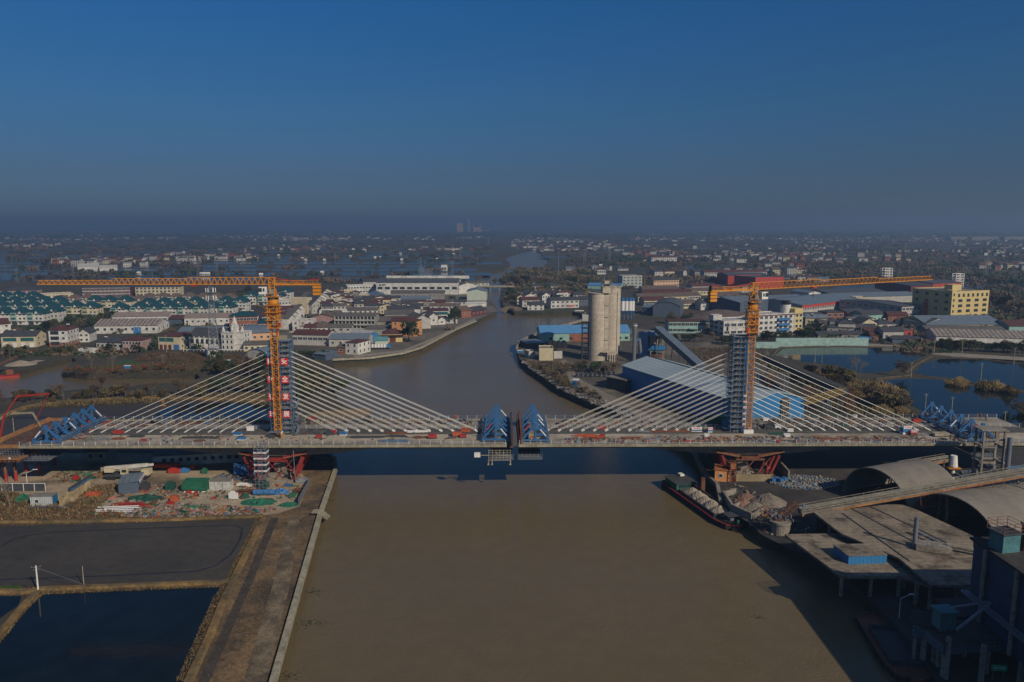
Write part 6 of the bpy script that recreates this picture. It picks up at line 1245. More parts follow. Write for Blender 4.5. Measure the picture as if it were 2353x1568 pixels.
# ================================================================ CONSTRUCTION YARD, DECK CLUTTER
random.seed(31)
def T1(u, w_): return (u/3.709, 790.4+w_/3.709)
def T2(u, w_): return (551.5+u/3.709, 790.4+w_/3.709)
def thing(name, uv, label, cat, rz=0, z=G, group=None):
    p = P(*uv, z); return empty(name, (p.x, p.y, z), rz, label, cat, group)
# truck crane
e = thing('truck_crane', T1(1090, 1150), 'cream and dark truck crane parked in the sun under the left deck', 'truck crane', .02)
m = MB(M['dark']); m.bx(-6, 6.2, -1.3, 1.3, .9, 1.5); m.build('chassis', e)
m = MB(W['cream']); m.bx(4.4, 6.4, -1.3, 1.3, 1.3, 2.9); m.build('driver_cab', e); m = MB(W['cream'], M['glass']); m.bx(-1.4, .4, -1.2, -.2, 1.6, 3.2); m.use(1); m.bx(-1, .3, -1.24, -1.2, 2.2, 3); m.build('crane_cab', e)
m = MB(W['white']); m.beam((-6.4, .3, 3.0), (5.6, .3, 3.9), .8, .9); m.beam((-3, .3, 3.2), (7.2, .3, 4.0), .6, .6); m.build('telescopic_boom', e); m = MB(W['cream']); m.bx(-5.8, -3.4, -1.2, 1.3, 2.2, 3.3); m.build('counterweight', e)
for x in (-4.6, -3.3, 1.2, 2.6, 5.2): 
    for s in (-1, 1): m = MB(M['black']); m.cyl((x, s*1.3-.2, .6), (x, s*1.3+.2, .6), .6, n=14); m.build('wheel', e)
e = thing('red_excavator_arm', T1(1385, 1075), 'red covered boat shaped load on a small trailer behind the truck crane', 'trailer'); e.name = 'trailer'
m = MB(M['red']); m.prism([(-5, -1), (4, -1.2), (5.5, 0), (4, 1.2), (-5, 1), (-5.6, 0)], .9, 2.0); m.build('load', e); m = MB(M['black']); [m.cyl((x, -1, .45), (x, 1, .45), .45) for x in (-2, 2)]; m.build('axle', e)
# long white site office below the deck, sheds
r, L = B('office', 'long white site office row with small blue windows in the deck shade', (352, 1074), (590, 1060), 5, 3.2, 'white', 'dgrey', 'slab', over=.3, name='site_office'); windows(r, 2, L, 0, .2, 3, 1, 12, 1.0, 1.0, 'b')
B('shed', 'low dark shed with pale doors left of the white site office', (198, 1062), (245, 1062), 6, 3.4, 'grey', 'slate', 'gable', 1, 2, rise=1)
m = MB(M['oldcon']); a, b = P(232, 1092), P(350, 1085); m.bx(0, (b-a).length, 0, .4, -.2, 2.2); tag(m.build('wall', None, loc=a, rz=atan2(b.y-a.y, b.x-a.x)), 'low concrete wall behind the truck crane', 'wall')
e = thing('open_shed', T1(1010, 1285), 'dark grey open shed with red lettered white fascia', 'shed', .25); m = MB(W['dblue']); m.bx(0, 5, 0, .15, 0, 3); m.bx(0, .15, 0, 6, 0, 3); m.bx(0, 5, 5.9, 6.05, 0, 3.2); m.build('wall', e); m = MB(R_['bgrey']); m.add([(-.2, -.2, 3), (5.3, -.2, 3.3), (5.3, 6.4, 3.7), (-.2, 6.4, 3.4), (-.2, -.2, 3.1), (5.3, -.2, 3.4), (5.3, 6.4, 3.8), (-.2, 6.4, 3.5)], [(4, 5, 6, 7), (3, 2, 1, 0), (0, 1, 5, 4), (1, 2, 6, 5), (2, 3, 7, 6), (3, 0, 4, 7)]); m.build('roof', e)
m = MB(M['white']); m.box((5.35, 3.1, 3.2), (.08, 6.4, .7)); bn = m.build('fascia', e); textmesh('安全生产', .55, txt_r, 'lettering', bn, (5.42, 3.1, 3.2), (pi/2, 0, pi/2), .005)
e = thing('tarp_shed', T1(1680, 1255), 'container shed draped with green netting', 'shed'); m = MB(M['green']); m.bx(-3.2, 3, -1.4, 1.6, .5, 3.2); m.bx(-3.4, 3.2, -1.7, -1.4, .9, 2.4); m.build('net_cover', e); m = MB(M['white'], M['red']); m.bx(-3, 2.8, -1.3, 1.4, 0, .6); m.use(1); m.box((-1.2, -2.4, .5), (1.2, .8, .9)); m.box((.8, -2.6, .4), (.8, .8, .8)); m.build('base', e)
def container(name, uv, L, wl, label, rz=0, win=1, roof='dust'):
    p = P(*uv); e = empty(name, (p.x, p.y, G), rz, label, 'container'); m = MB(wl); m.bx(0, L, 0, 2.5, .1, 2.7); m.build('box', e); m = MB(R_[roof]); m.bx(-.15, L+.15, -.15, 2.65, 2.7, 2.85); m.build('roof', e)
    for i in range(win): inst(winmesh(1.0, .9, 'w'), 'window', e, (L*(i+.5)/max(1, win), -.03, 1.6))
    return e
wstain = mat('stained_white_sheet', (.46, .46, .42), .8, var=.25, fine=1.5, stripe=(0, .5, .1))
e = container('site_container', T1(1785, 1255), 5.6, wstain, 'stained white site container right of the green netted shed', 0, 0); [door(e, 1.6+2*i, .06, 2.5, M['oldcon'], 'seam') for i in range(2)]
e = container('site_container', T1(262, 1392), 5.4, mat('ribbed_white', (.45, .47, .46), .7, var=.15, stripe=(0, .45, .3)), 'ribbed white container cabin with blue end at the left', .08, 0); inst(winmesh(.9, .9, 'w'), 'window', e, (1.6, -.03, 1.5)); MB(W['blue']).bx(5.41, 5.46, 0, 2.5, .2, 2.6).build('end_panel', e)
m = MB(M['blue2']); [m.box((x*.9, 0, .5), (.06, .06, 1)) for x in range(13)]; m.bx(0, 10.8, -.03, .03, .9, .96); m.bx(0, 10.8, -.03, .03, .4, .46); tag(m.build('fence', None, loc=P(64, 1172)), 'low blue fence around the ribbed container cabin', 'fence')
a, b = P(140, 1168), P(209, 1124); rz = atan2(b.y-a.y, b.x-a.x); L = (b-a).length; m = MB(mat('dirty_yellow_wall', (.38, .29, .16), .9, var=.35, fine=.8)); m.bx(0, L, 0, .35, -.2, 3); tag(m.build('wall', None, loc=a, rz=rz), 'dirty cream wall running diagonally across the left yard', 'wall')
m = MB(M['dark'], M['tarp']); m.bx(L*.25, L, -.3, -.1, 3.0, 4.0); m.use(1); m.bx(L*.3, L*.95, -.36, -.3, 3.0, 3.35); tag(m.build('banner_rail', None, loc=a, rz=rz), 'blue board rail along the top of the dirty cream wall', 'board')
m = MB(M['dark'], M['white']); a, b = P(-20, 1129), P(105, 1129); L = (b-a).length; m.bx(0, L, 0, .1, .1, 2.1); m.use(1); m.bx(0, L, -.05, .15, 2.1, 2.2); [m.box((L*i/5, -.06, 1.1), (.12, .12, 2.2)) for i in range(6)]; tag(m.build('fence', None, loc=a), 'dark panel fence with white posts at the left yard gate', 'fence')
m = MB(M['steel']); a, b = P(687, 1161), P(713, 1112); m.bx(0, (b-a).length, 0, .12, 0, 1.9); tag(m.build('fence', None, loc=a, rz=atan2(b.y-a.y, b.x-a.x)), 'pale sheet fence on the right edge of the left yard', 'fence')
a, b = P(560, 1111), P(672, 1112); m = MB(M['oldcon']); m.bx(0, (b-a).length, 0, .3, 0, 1.0); tag(m.build('wall', None, loc=a), 'low reddish wall behind the stair tower foot', 'wall')
# nets, timber, debris
def netting(uv, rx, ry, hh, mt, label, seed, nm='net_heap'):
    o_ = heap(nm, *uv, rx, ry, hh, mt, label, 'net', seed=seed, n=18, rings=4); me = o_.data; random.seed(seed)
    for v_ in me.vertices: v_.co.z = max(-.05, v_.co.z*random.uniform(.3, 1.5)); v_.co.x += random.uniform(-.25, .25); v_.co.y += random.uniform(-.25, .25)
netting(T1(1225, 1325), 5.6, 4, .9, M['dgreen'], 'large dark green net heap before the grey open shed', 11)
netting(T2(160, 1350), 5, 3.2, .9, M['green'], 'bright green net heap at the yard edge', 12)
netting(T2(415, 1375), 3, 2, .7, M['green'], 'green net heap in the yard corner next to the dirt bank', 13)
netting(T1(1660, 1400), 4.2, 1.6, .7, M['green'], 'long green net heap among the rubble', 14)
netting(T1(205, 1335), 3.8, 2.4, 1.3, M['green'], 'green net slope left of the ribbed container cabin', 15)
netting(T2(40, 1310), 1.6, 1.3, 1.5, M['dgreen'], 'dark green netted pile between the container and blue tarp', 16)
netting(T2(445, 1290), 1.2, 3, .4, M['green'], 'narrow green net strip near the sheet fence', 17)
netting(T2(340, 1270), 2.6, 2, 1.2, M['tarp'], 'crumpled blue tarpaulin in the yard', 18, 'tarpaulin')
p = P(*T2(195, 1290)); e = empty('pipe_bundle', (p.x, p.y, G), .04, 'row of blue wrapped pipes beside the blue tarpaulin', 'pipes'); m = MB(M['tarp'], M['dark']); m.cyl((-2.4, 0, .8), (3.2, 0, .8), .75, n=12); m.use(1); [m.cyl((-1.4+i*1.6, 0, .8), (-1.25+i*1.6, 0, .8), .78, n=12) for i in range(3)]; m.build('wrap', e)
for (uv, n, L, mt, lb_, rz) in ((T1(1010, 1430), 9, 10, 'white', 'stack of white beams on the ground at the rubble edge', .05), (T1(1130, 1385), 6, 8, 'red', 'stack of red beams behind the white beams', .05), (T2(85, 1270), 8, 7, 'rust', 'stack of rusty beams in front of the container', .02), (T2(520, 1260), 9, 3, 'rust', 'rusty steel frames stacked by the sheet fence', 1.2)):
    p = P(*uv); e = empty('beam_stack', (p.x, p.y, G), rz, lb_, 'beams'); m = MB(M[mt])
    for i in range(n): m.box((random.uniform(-.8, .8), -1.2+i*.35, .15+.3*(i % 3)), (L*random.uniform(.75, 1), .22, .2), rz=random.uniform(-.06, .06))
    m.build('beam', e)
def rubble(label, polyuv, n, mats, seed, smin=.2, smax=1.1, nm='rubble', z=G):
    random.seed(seed); pts = [P(*q, z) for q in polyuv]; xs = [p.x for p in pts]; ys = [p.y for p in pts]; m = MB(*[M[k] if k in M else W[k] for k in mats]); c = 0
    def inside(x, y):
        r_ = False
        for i in range(len(pts)):
            x1, y1, x2, y2 = pts[i].x, pts[i].y, pts[i-1].x, pts[i-1].y
            if (y1 > y) != (y2 > y) and x < (x2-x1)*(y-y1)/(y2-y1)+x1: r_ = not r_
        return r_
    while c < n:
        x, y = random.uniform(min(xs), max(xs)), random.uniform(min(ys), max(ys))
        if not inside(x, y): continue
        m.use(random.randrange(len(mats))); s = random.uniform(smin, smax)**1.3; q = random.choice((.2, .5, 1, 3))
        m.box((x, y, z+.1+random.random()*.2), (s*max(.6, q*.7), s*.6, s*random.uniform(.15, .5)), rz=random.random()*3.1, rx=random.uniform(-.3, .3)); c += 1
    return tag(m.build(nm), label, nm, kind='stuff')
rubble('mixed site rubble of boards and scrap along the mud pond edge', [T1(700, 1440), T1(1180, 1330), T1(1500, 1360), T1(2182, 1400), T2(300, 1400), T2(330, 1420), T2(0, 1470), T1(1500, 1500), T1(1150, 1490)], 1500, ['rust', 'wood', 'edge', 'dgreen', 'edge', 'blue2', 'rust', 'oldcon', 'rust', 'wood', 'dark', 'oldcon', 'pink', 'sand', 'bark', 'oldcon', 'green', 'orange'], 41)
rubble('scattered scrap and stacked planks in the middle of the left yard', [T1(560, 1320), T1(900, 1230), T1(1900, 1180), T2(480, 1200), T2(480, 1330), T1(1500, 1330), T1(700, 1420)], 420, ['rust', 'wood', 'dark', 'edge', 'red', 'oldcon', 'green'], 42)
rubble('scrap and weeds on the earth heap below the left deck', [T1(400, 1160), T1(560, 1080), T1(880, 1085), T1(860, 1150), T1(560, 1190)], 260, ['green', 'rust', 'wood', 'oldcon', 'dgreen'], 43, .2, .9)
rubble('dark machine parts and buckets near the blue drums', [T1(1840, 1140), T1(1980, 1080), T2(140, 1120), T2(150, 1160), T1(2000, 1170)], 160, ['dark', 'dark', 'tarp', 'rust', 'steel'], 44, .3, 1.2)
for i in range(9):
    p = P(*(T1(2015+i*24, 1120) if i < 7 else T2(20+(i-7)*26, 1115))); tag(MB(M['tarp']).cyl((0, 0, 0), (0, 0, 3.6-.3*(i % 3)), .75, n=12).build('blue_drum', None, loc=p), 'tall blue drum, '+ORD[i]+' from the left, in the shade left of the stair tower', 'drum', 'tall blue drums')
yi = [(T1(1490, 1100), 'red', (3.4, 1.4, 1.3), 'red machine on wheels right of the red load'), (T1(1580, 1095), 'tarp', (2.4, 1.4, 1.2), 'pale blue box near the red machine'), (T1(1640, 1070), 'orange', (1.8, 1.2, 1.1), 'orange skip right of the pale blue box'), (T1(1745, 1105), 'green', (1.4, 1, 1.3), 'green and rust bin in the sunny yard'), (T1(890, 1135), 'wood', (2.6, 1.6, 1.2), 'orange brown crate pile left of the truck crane'),
      (T1(650, 1160), 'red', (1.5, 1, 1.1), 'small red pump on the sunny ground'), (T1(800, 1300), 'orange', (3.6, 2, 1), 'ochre excavator body lying in the weeds'), (T1(1490, 1340), 'orange', (2.0, 1.6, 1.2), 'orange skip standing in the rubble'), (T1(1455, 1375), 'red', (1.6, 1.2, .8), 'red skip in front of the orange one'), (T1(1890, 1440), 'wood', (2.2, 1.4, .7), 'ochre pallet at the mud pond edge'),
      (T1(1240, 1245), 'dark', (2, 2, 1.8), 'dark hut right of the grey open shed'), (T1(1455, 1240), 'dgreen', (2.2, 1.8, 1.8), 'dark green hut in the yard centre'), (T2(200, 1230), 'dgreen', (2.4, 2, 1.7), 'grey green tent behind the blue pipes'), (T2(35, 1215), 'white', (4, 1, .8), 'pale machine parts right of the container'), (T1(1990, 1325), 'white', (2.4, .5, 1.8), 'white mixer screw near the green pile'), (T2(410, 1215), 'tarp', (1.8, 1, .6), 'small blue cover by the red frames'), (T2(525, 1178), 'plank', (3.2, 2, 1), 'low grey cabin at the foot of the pier')]
for uv, mt, d, lb_ in yi:
    p = P(*uv); e = empty(lb_.split()[1] if False else 'site_item', (p.x, p.y, G), random.uniform(-.3, .3), lb_, 'site item'); m = MB(M[mt]); m.bx(-d[0]/2, d[0]/2, -d[1]/2, d[1]/2, .15, d[2]); m.bx(-d[0]*.3, d[0]*.2, -d[1]*.3, d[1]*.3, d[2], d[2]*1.25); m.build('body', e); m = MB(M['dark']); [m.box((x*d[0]*.35, y*d[1]*.4, .12), (.3, .25, .24)) for x in (-1, 1) for y in (-1, 1)]; m.build('foot', e)
# ---- deck clutter
def dk(u, v): return P(u, v, 13.52)
DI = [(T1(1010, 770), 'red', (2.4, 1.4, 1.1), 'red bin on the left deck below the stays'), (T1(1225, 830), 'red', (1.4, .9, .6), 'small red bin in the middle of the left deck'), (T1(2025, 778), 'tarp', (2.2, 1.3, .8), 'blue box with white base, upper of two by the left crane'), (T1(2060, 818), 'tarp', (2.3, 1.3, .8), 'blue box with white base, lower of two by the left crane'), (T2(12, 812), 'plank', (2.0, 1.2, .8), 'grey blue box left of the left crane foot'),
      (T1(2135, 740), 'white', (2.0, .6, 1.4), 'red and white notice panel on the median'), (T2(770, 770), 'dark', (2.4, 2, .9), 'dark slanting machine right of the left pylon'), (T2(800, 768), 'red', (1.2, 1, 1.1), 'red cabinet beside the dark slanting machine'), (T2(880, 778), 'tarp', (1.8, 1.2, 1), 'small blue box right of the left pylon'), (T2(672, 805), 'red', (1.6, 1, .9), 'pinkish red machine on the open left deck'),
      (T2(1640, 806), 'red', (2.4, 1.4, 1.2), 'red bin left of the orange bins'), (T2(1850, 790), 'orange', (2.6, 1.6, 1.3), 'orange bin, left of the pair near midspan'), (T2(1925, 758), 'orange', (2.6, 1.4, 1.3), 'orange bin, upper right of the pair near midspan'), (T2(1900, 798), 'red', (1.8, 1, .9), 'red bin between the orange bins'), (T2(1835, 640), 'orange', (1, .8, 1.2), 'orange box at the far rail near midspan'), (T2(610, 655), 'red', (2, 1.4, 1.1), 'red heap at the far rail behind the left pylon'), (T2(1515, 752), 'white', (6, 1, .5), 'pale plank stack by the stay feet'),
      ((1382, 988), 'red', (2.2, 1.4, 1.2), 'bright red bin on the right deck near the stays'), ((1384, 1004), 'red', (1.4, .9, .7), 'small red bin below the bright red bin'), ((1600, 992), 'tarp', (3, .8, .9), 'blue and white notice board on the right deck'), ((1630, 993), 'tarp', (1.3, 1.3, 1), 'small blue drum box right of the notice board'), ((1624, 1003), 'white', (1.3, .8, .8), 'small white and blue box near the right scaffold'), ((1650, 975), 'green', (8, 2.6, 2.6), 'green container left of the right scaffold'), ((1673, 985), 'tarp', (3, 2, 2.2), 'dark blue container at the right scaffold foot'),
      ((1816, 992), 'white', (1.6, 1, .9), 'small white box right of the right crane, upper'), ((1808, 1004), 'white', (1.6, 1, .9), 'small white box right of the right crane, lower'), ((1787, 984), 'white', (1.8, 1.2, 1), 'white and blue box beside the dark panel'), ((1766, 985), 'dark', (3, 1.6, 1.3), 'dark leaning panel right of the right crane'), ((1760, 967), 'white', (2, 1, .8), 'pale skip at the far lane right of the crane'), ((2080, 997), 'tarp', (2.4, 1.6, 1.9), 'blue cabin with red and white sign on the right deck'), ((2098, 1000), 'red', (1.8, 1.2, 1.2), 'red generator right of the blue cabin'), ((2105, 972), 'red', (2.4, 1.2, 1.2), 'red machine under the last right stays'), ((2160, 1002), 'edge', (4.4, 2, 1), 'pale block stack left of the right traveller'), ((1898, 966), 'rust', (1.6, 1, 1), 'rust box at the far rail of the right deck'), ((1964, 960), 'white', (1.2, 1, .9), 'lilac white drum at the far rail of the right deck'), ((1223, 1017), 'edge', (1.9, .4, 3.4), 'cream panel with orange life ring at midspan'),
      ((1934, 980), 'dgreen', (4, 1, .7), 'green cover between the right stays'), ((2240, 985), 'red', (2, 1.2, 1), 'red machine below the right traveller')]
for uv, mt, d, lb_ in DI:
    p = dk(*uv); e = empty('deck_item', (p.x, p.y, 13.5), random.uniform(-.15, .15), lb_, 'deck item'); m = MB(M[mt]); m.bx(-d[0]/2, d[0]/2, -d[1]/2, d[1]/2, .1, d[2]*.85); m.build('body', e); m = MB(M['white'] if mt in ('tarp', 'white') else M['dark']); m.bx(-d[0]/2-.04, d[0]/2+.04, -d[1]/2-.04, d[1]/2+.04, .06, d[2]*.3); m.build('base', e)
    m = MB(M[mt]); m.bx(-d[0]/2-.06, d[0]/2+.06, -d[1]/2-.06, d[1]/2+.06, d[2]*.85, d[2]); m.build('lid', e)
    if 'life ring' in lb_:
        m = MB(M['orange']); [m.beam((.5*cos(a*.6), -.3, 1.4+.5*sin(a*.6)), (.5*cos(a*.6+.6), -.3, 1.4+.5*sin(a*.6+.6)), .2) for a in range(11)]; m.build('life_ring', e)
    if 'blue cabin' in lb_ or 'notice board' in lb_: s_ = MB(M['white']).box((0, -d[1]/2-.1, d[2]+.2), (d[0], .06, .8)).build('sign', e); textmesh('安全通道', .5, txt_r, 'lettering', s_, (0, -d[1]/2-.16, d[2]+.2), (pi/2, 0, 0), .005)
ST = [(T1(1700, 802), 11, 'dark', 'dark steel bundle lying along the left deck'), (T1(1160, 792), 4.6, 'dark', 'dark rubber pile on the left deck'), (T1(1010, 812), 3.4, 'rust', 'rusty bars on the left deck near the traveller'), (T1(1700, 830), 3, 'rust', 'short rusty bars before the dark steel bundle'), (T1(860, 815), 5, 'plank', 'grey pipes near the left traveller'), (T2(1080, 798), 11, 'dark', 'dark steel bundle right of the left pylon'), (T2(1330, 765), 6, 'rust', 'brown steel bundle under the left stays'), (T2(1330, 790), 6, 'dark', 'dark bars below the brown bundle'), (T2(1310, 832), 9, 'blue2', 'bluish pipes at the near rail of the left deck'), (T2(1530, 800), 3.4, 'rust', 'small rusty bars left of the red bin'), ((1345, 1002), 8, 'orange', 'orange panels lying on the right deck'), ((1362, 1005), 6, 'orange', 'orange red panels at the near side of the right deck'),
      ((1480, 992), 4.6, 'plank', 'grey block stack on the right deck'), ((1545, 992), 16, 'rust', 'long rusty rails on the right deck'), ((1450, 1008), 6, 'rust', 'rusty scrap bars on the right deck'), ((1910, 1010), 9, 'rust', 'rust red shutter stack at the near rail of the right deck'), ((1990, 1012), 9, 'rust', 'brown shutter stack at the near rail'), ((1785, 998), 5, 'dgreen', 'green sheet beside the right crane'), ((1500, 1010), 6, 'plank', 'grey pipes beside the right near rail'), (T1(1620, 680), 8, 'rust', 'rust red bars in the far lane left of the pylon'), ((2128, 1000), 4, 'plank', 'grey planks right of the red generator'), (T1(1180, 705), 5, 'rust', 'dark red bars under the left stays')]
for uv, L, mt, lb_ in ST:
    p = dk(*uv); e = empty('steel_bundle', (p.x, p.y, 13.5), random.uniform(-.04, .04), lb_, 'steel bundle'); m = MB(M[mt])
    for i in range(10): m.box((random.uniform(-.7, .7), -.8+.18*i, .1+.1*(i % 3)), (L*random.uniform(.6, 1), .14, .14), rz=random.uniform(-.05, .05))
    m.build('bar', e)
rubble('loose boards, hoses and scrap along the near rail of the right deck', [(1300, 1018), (1300, 1008), (1700, 1004), (2200, 1005), (2200, 1015)], 620, ['rust', 'wood', 'dark', 'steel', 'rust', 'edge', 'dark', 'oldcon', 'blue2', 'rust', 'wood', 'red'], 51, .2, 1.1, z=13.5)
rubble('loose boards, bars and hoses in the far lane of the left deck', [T1(900, 700), T1(2182, 690), T2(2000, 690), T2(2000, 650), T1(1000, 662)], 620, ['rust', 'wood', 'dark', 'dark', 'steel', 'edge', 'blue2', 'rust', 'dark'], 52, .2, 1.2, z=13.5)
rubble('loose boards, bars and hoses in the far lane of the right deck', [(1280, 982), (1280, 968), (1640, 966), (2100, 960), (2100, 985), (1740, 988)], 620, ['rust', 'wood', 'dark', 'dark', 'steel', 'edge', 'dark'], 53, .2, 1.2, z=13.5)
rubble('small scrap on the near lane of the left deck', [T1(600, 860), T1(600, 770), T1(2182, 765), T2(2000, 760), T2(2000, 840), T1(2182, 850)], 260, ['rust', 'wood', 'dark', 'steel', 'edge'], 54, .15, .8, z=13.5)
rubble('steel scrap and machine parts under the left travellers', [(90, 1015), (150, 990), (240, 955), (265, 965), (180, 1012)], 200, ['dark', 'blue2', 'steel', 'rust', 'red'], 55, .3, 1.1, z=13.5)
rubble('steel scrap and machine parts under the right traveller', [(2110, 950), (2150, 945), (2260, 1000), (2190, 1005)], 240, ['dark', 'blue2', 'steel', 'rust'], 56, .3, 1.1, z=13.5)
# workers
def person(p, label, col, rz=0, bend=0):
    e = empty('person', p, rz, label, 'person'); m = MB(W['peach'])
    vs = []
    me = bpy.data.meshes.new('body'); 
    jt_ = [(0, 0, .95), (0, 0, 1.2), (0, bend*.2, 1.45), (0, bend*.3, 1.55), (0, bend*.35, 1.7), (.12, 0, .9), (.14, .12, .5), (.14, 0, .06), (-.12, 0, .9), (-.14, -.15, .5), (-.14, -.2, .06), (.2, bend*.2, 1.42), (.3, .1, 1.15), (.32, .3, 1.0), (-.2, bend*.2, 1.42), (-.3, .1, 1.15), (-.3, .25, .95), (.14, .16, .05), (-.14, -.05, .05)]
    ed = [(0, 1), (1, 2), (2, 3), (3, 4), (0, 5), (5, 6), (6, 7), (7, 17), (0, 8), (8, 9), (9, 10), (10, 18), (2, 11), (11, 12), (12, 13), (2, 14), (14, 15), (15, 16)]
    rad = [.15, .15, .17, .06, .11, .1, .075, .05, .1, .075, .05, .07, .05, .04, .07, .05, .04, .04, .04]
    me.from_pydata(jt_, ed, []); o = bpy.data.objects.new('body', me); COL.objects.link(o); md = o.modifiers.new('s', 'SKIN'); 
    for i, v_ in enumerate(me.skin_vertices[0].data): v_.radius = (rad[i], rad[i]); v_.use_root = i == 0
    o.parent = e; me.materials.append(col)
    m = MB(M['orange'] if 'orange' in label else M['yellow']); m.cyl((0, bend*.35, 1.72), (0, bend*.35, 1.84), .13, .06, n=8); m.build('helmet', e)
for u, v, lb_, c, rz, z in ((1412/3.709, 790.4+835/3.709, 'worker in blue overalls and yellow helmet bending on the left deck', M['blue2'], .5, 13.5), (551.5+740/3.709, 790.4+1225/3.709, 'worker in dark clothes and yellow helmet on the river bank', M['dark'], 2, G), (2265, 967, 'worker in dark clothes and yellow helmet at the far right deck end', M['dark'], 1, 13.5), (2252, 962, 'worker in orange vest and orange helmet at the far right deck end', M['orange'], 2, 13.5), (1846, 1172+2, 'worker in blue overalls and yellow helmet at the foot of the long conveyor', M['blue2'], 0, 8.2)):
    p = P(u, v, z); person(p, lb_, c, rz, .5 if 'bending' in lb_ else 0)
m = MB(M['dark'], M['yellow']); m.box((0, 0, 0), (.9, .8, .7)); m.use(1); m.box((0, -.1, -.5), (1.3, .5, .3)); q = PY(375, 928, 221); m.box((0, 0, .6), (.4, .3, .9)); tag(m.build('cable_trolley', None, loc=q), 'small yellow and dark trolley hanging on the upper left stays', 'trolley')
# river stairs, posts
p = P(737, 1182); e = empty('river_steps', (p.x, p.y, G), -.1, 'small pale concrete steps on the near left river wall', 'steps'); m = MB(M['edge']); [m.box((.2+i*.4, 0, .5-i*.3), (.4, 2.2, .3)) for i in range(5)]; m.box((-1, 0, .7), (2, 2.4, .2)); m.build('stair', e)
# tanker truck and boats of the left town
p = P(876, 803); e = empty('tanker_truck', (p.x, p.y, G), .08, 'blue truck with white tanks parked by the embankment', 'truck'); m = MB(M['dark']); m.bx(-6, 5, -1.2, 1.2, .7, 1.1); m.build('chassis', e); m = MB(M['tarp']); m.bx(3.2, 5.4, -1.2, 1.2, .8, 2.9); m.build('cab', e)
for i in range(5): m = MB(M['white']); m.cyl((-5+i*1.7, 0, 1.1), (-5+i*1.7, 0, 3.0), .75, n=12); m.build('tank', e)
for x in (-4, -2.6, 4): m = MB(M['black']); m.cyl((x, -1.2, .5), (x, 1.2, .5), .5); m.build('wheel', e)
# cars and trucks on the town streets
def car(name, uv, rz, col, label, big=False):
    p = P(*uv); e = empty(name, (p.x, p.y, G), rz, label, 'truck' if big else 'car'); L = 7.5 if big else 4.4
    m = MB(col); m.bx(-L/2, L/2, -.9, .9, .4, 1.0 if not big else 2.6); m.build('body', e); m = MB(M['glass']); (m.bx(-L*.3, L*.2, -.8, .8, 1.0, 1.45) if not big else m.bx(L/2, L/2+1.4, -.9, .9, .6, 2.3)); m.build('cab', e)
    for x in (-L*.32, L*.32): m = MB(M['black']); m.cyl((x, -.95, .35), (x, .95, .35), .35); m.build('wheel', e)
for i, (u, v, c) in enumerate(((672, 765, 'white'), (680, 754, 'red'), (692, 741, 'dark'), (700, 731, 'white'), (712, 717, 'dark'), (648, 778, 'steel'))): car('parked_car', (u, v), 1.2, M[c], {'white': 'white', 'red': 'red', 'dark': 'dark', 'steel': 'grey'}[c]+' car on the main street, '+ORD[i]+' seen from '+'the near end')
for i, (u, v, c) in enumerate(((2120, 805, 'white'), (2036, 790, 'dark'), (1942, 786, 'white'), (1850, 784, 'red'), (1900, 786, 'steel'))): car('parked_car', (u, v), .1, M[c], {'white': 'white', 'red': 'red', 'dark': 'dark', 'steel': 'grey'}[c]+' car in the yard behind the mint wall, '+ORD[4-i]+' from the left')
car('parked_truck', (1985, 783), -.2, W['blue'], 'blue box truck beside the bright red house yard', True)
# floating weed and twigs on the river, litter on the dirt bank
random.seed(64); m = MB(mat('water_weed', (.035, .04, .02), .9, var=.4))
for (u, v, n, s) in ((722, 1360, 40, 1.2), (712, 1430, 60, 1.5), (668, 1552, 40, 1.2), (760, 1150, 14, .6), (1740, 1420, 12, .6)):
    p = P(u, v, 0)
    for _ in range(n): m.box((p.x+random.gauss(0, s), p.y+random.gauss(0, s*.7), .02), (random.uniform(.1, .6), random.uniform(.05, .2), .05), rz=random.random()*3)
tag(m.build('floating_weed'), 'dark floating weed and twigs near the left river wall', 'weed', kind='stuff')
rubble('pale litter and sticks on the dirt bank beside the river wall', [(640, 1190), (730, 1185), (640, 1540), (520, 1560), (560, 1350)], 220, ['edge', 'dark', 'wood', 'oldcon', 'bark'], 65, .08, .28)
rubble('grey rip rap and broken concrete along the right bank point', [(1192, 822), (1216, 840), (1250, 862), (1300, 888), (1370, 915), (1455, 950), (1450, 962), (1400, 940), (1359, 926), (1291, 896), (1250, 867), (1216, 845)], 700, ['oldcon', 'oldcon', 'dark', 'plank'], 66, .4, 1.6)
rubble('rusty scrap and stone along the right quay', [(1660, 1120), (1700, 1112), (1760, 1150), (1830, 1200), (1850, 1225), (1780, 1235), (1700, 1180)], 260, ['oldcon', 'rust', 'dark', 'wood', 'dark'], 67, .3, 1.0)
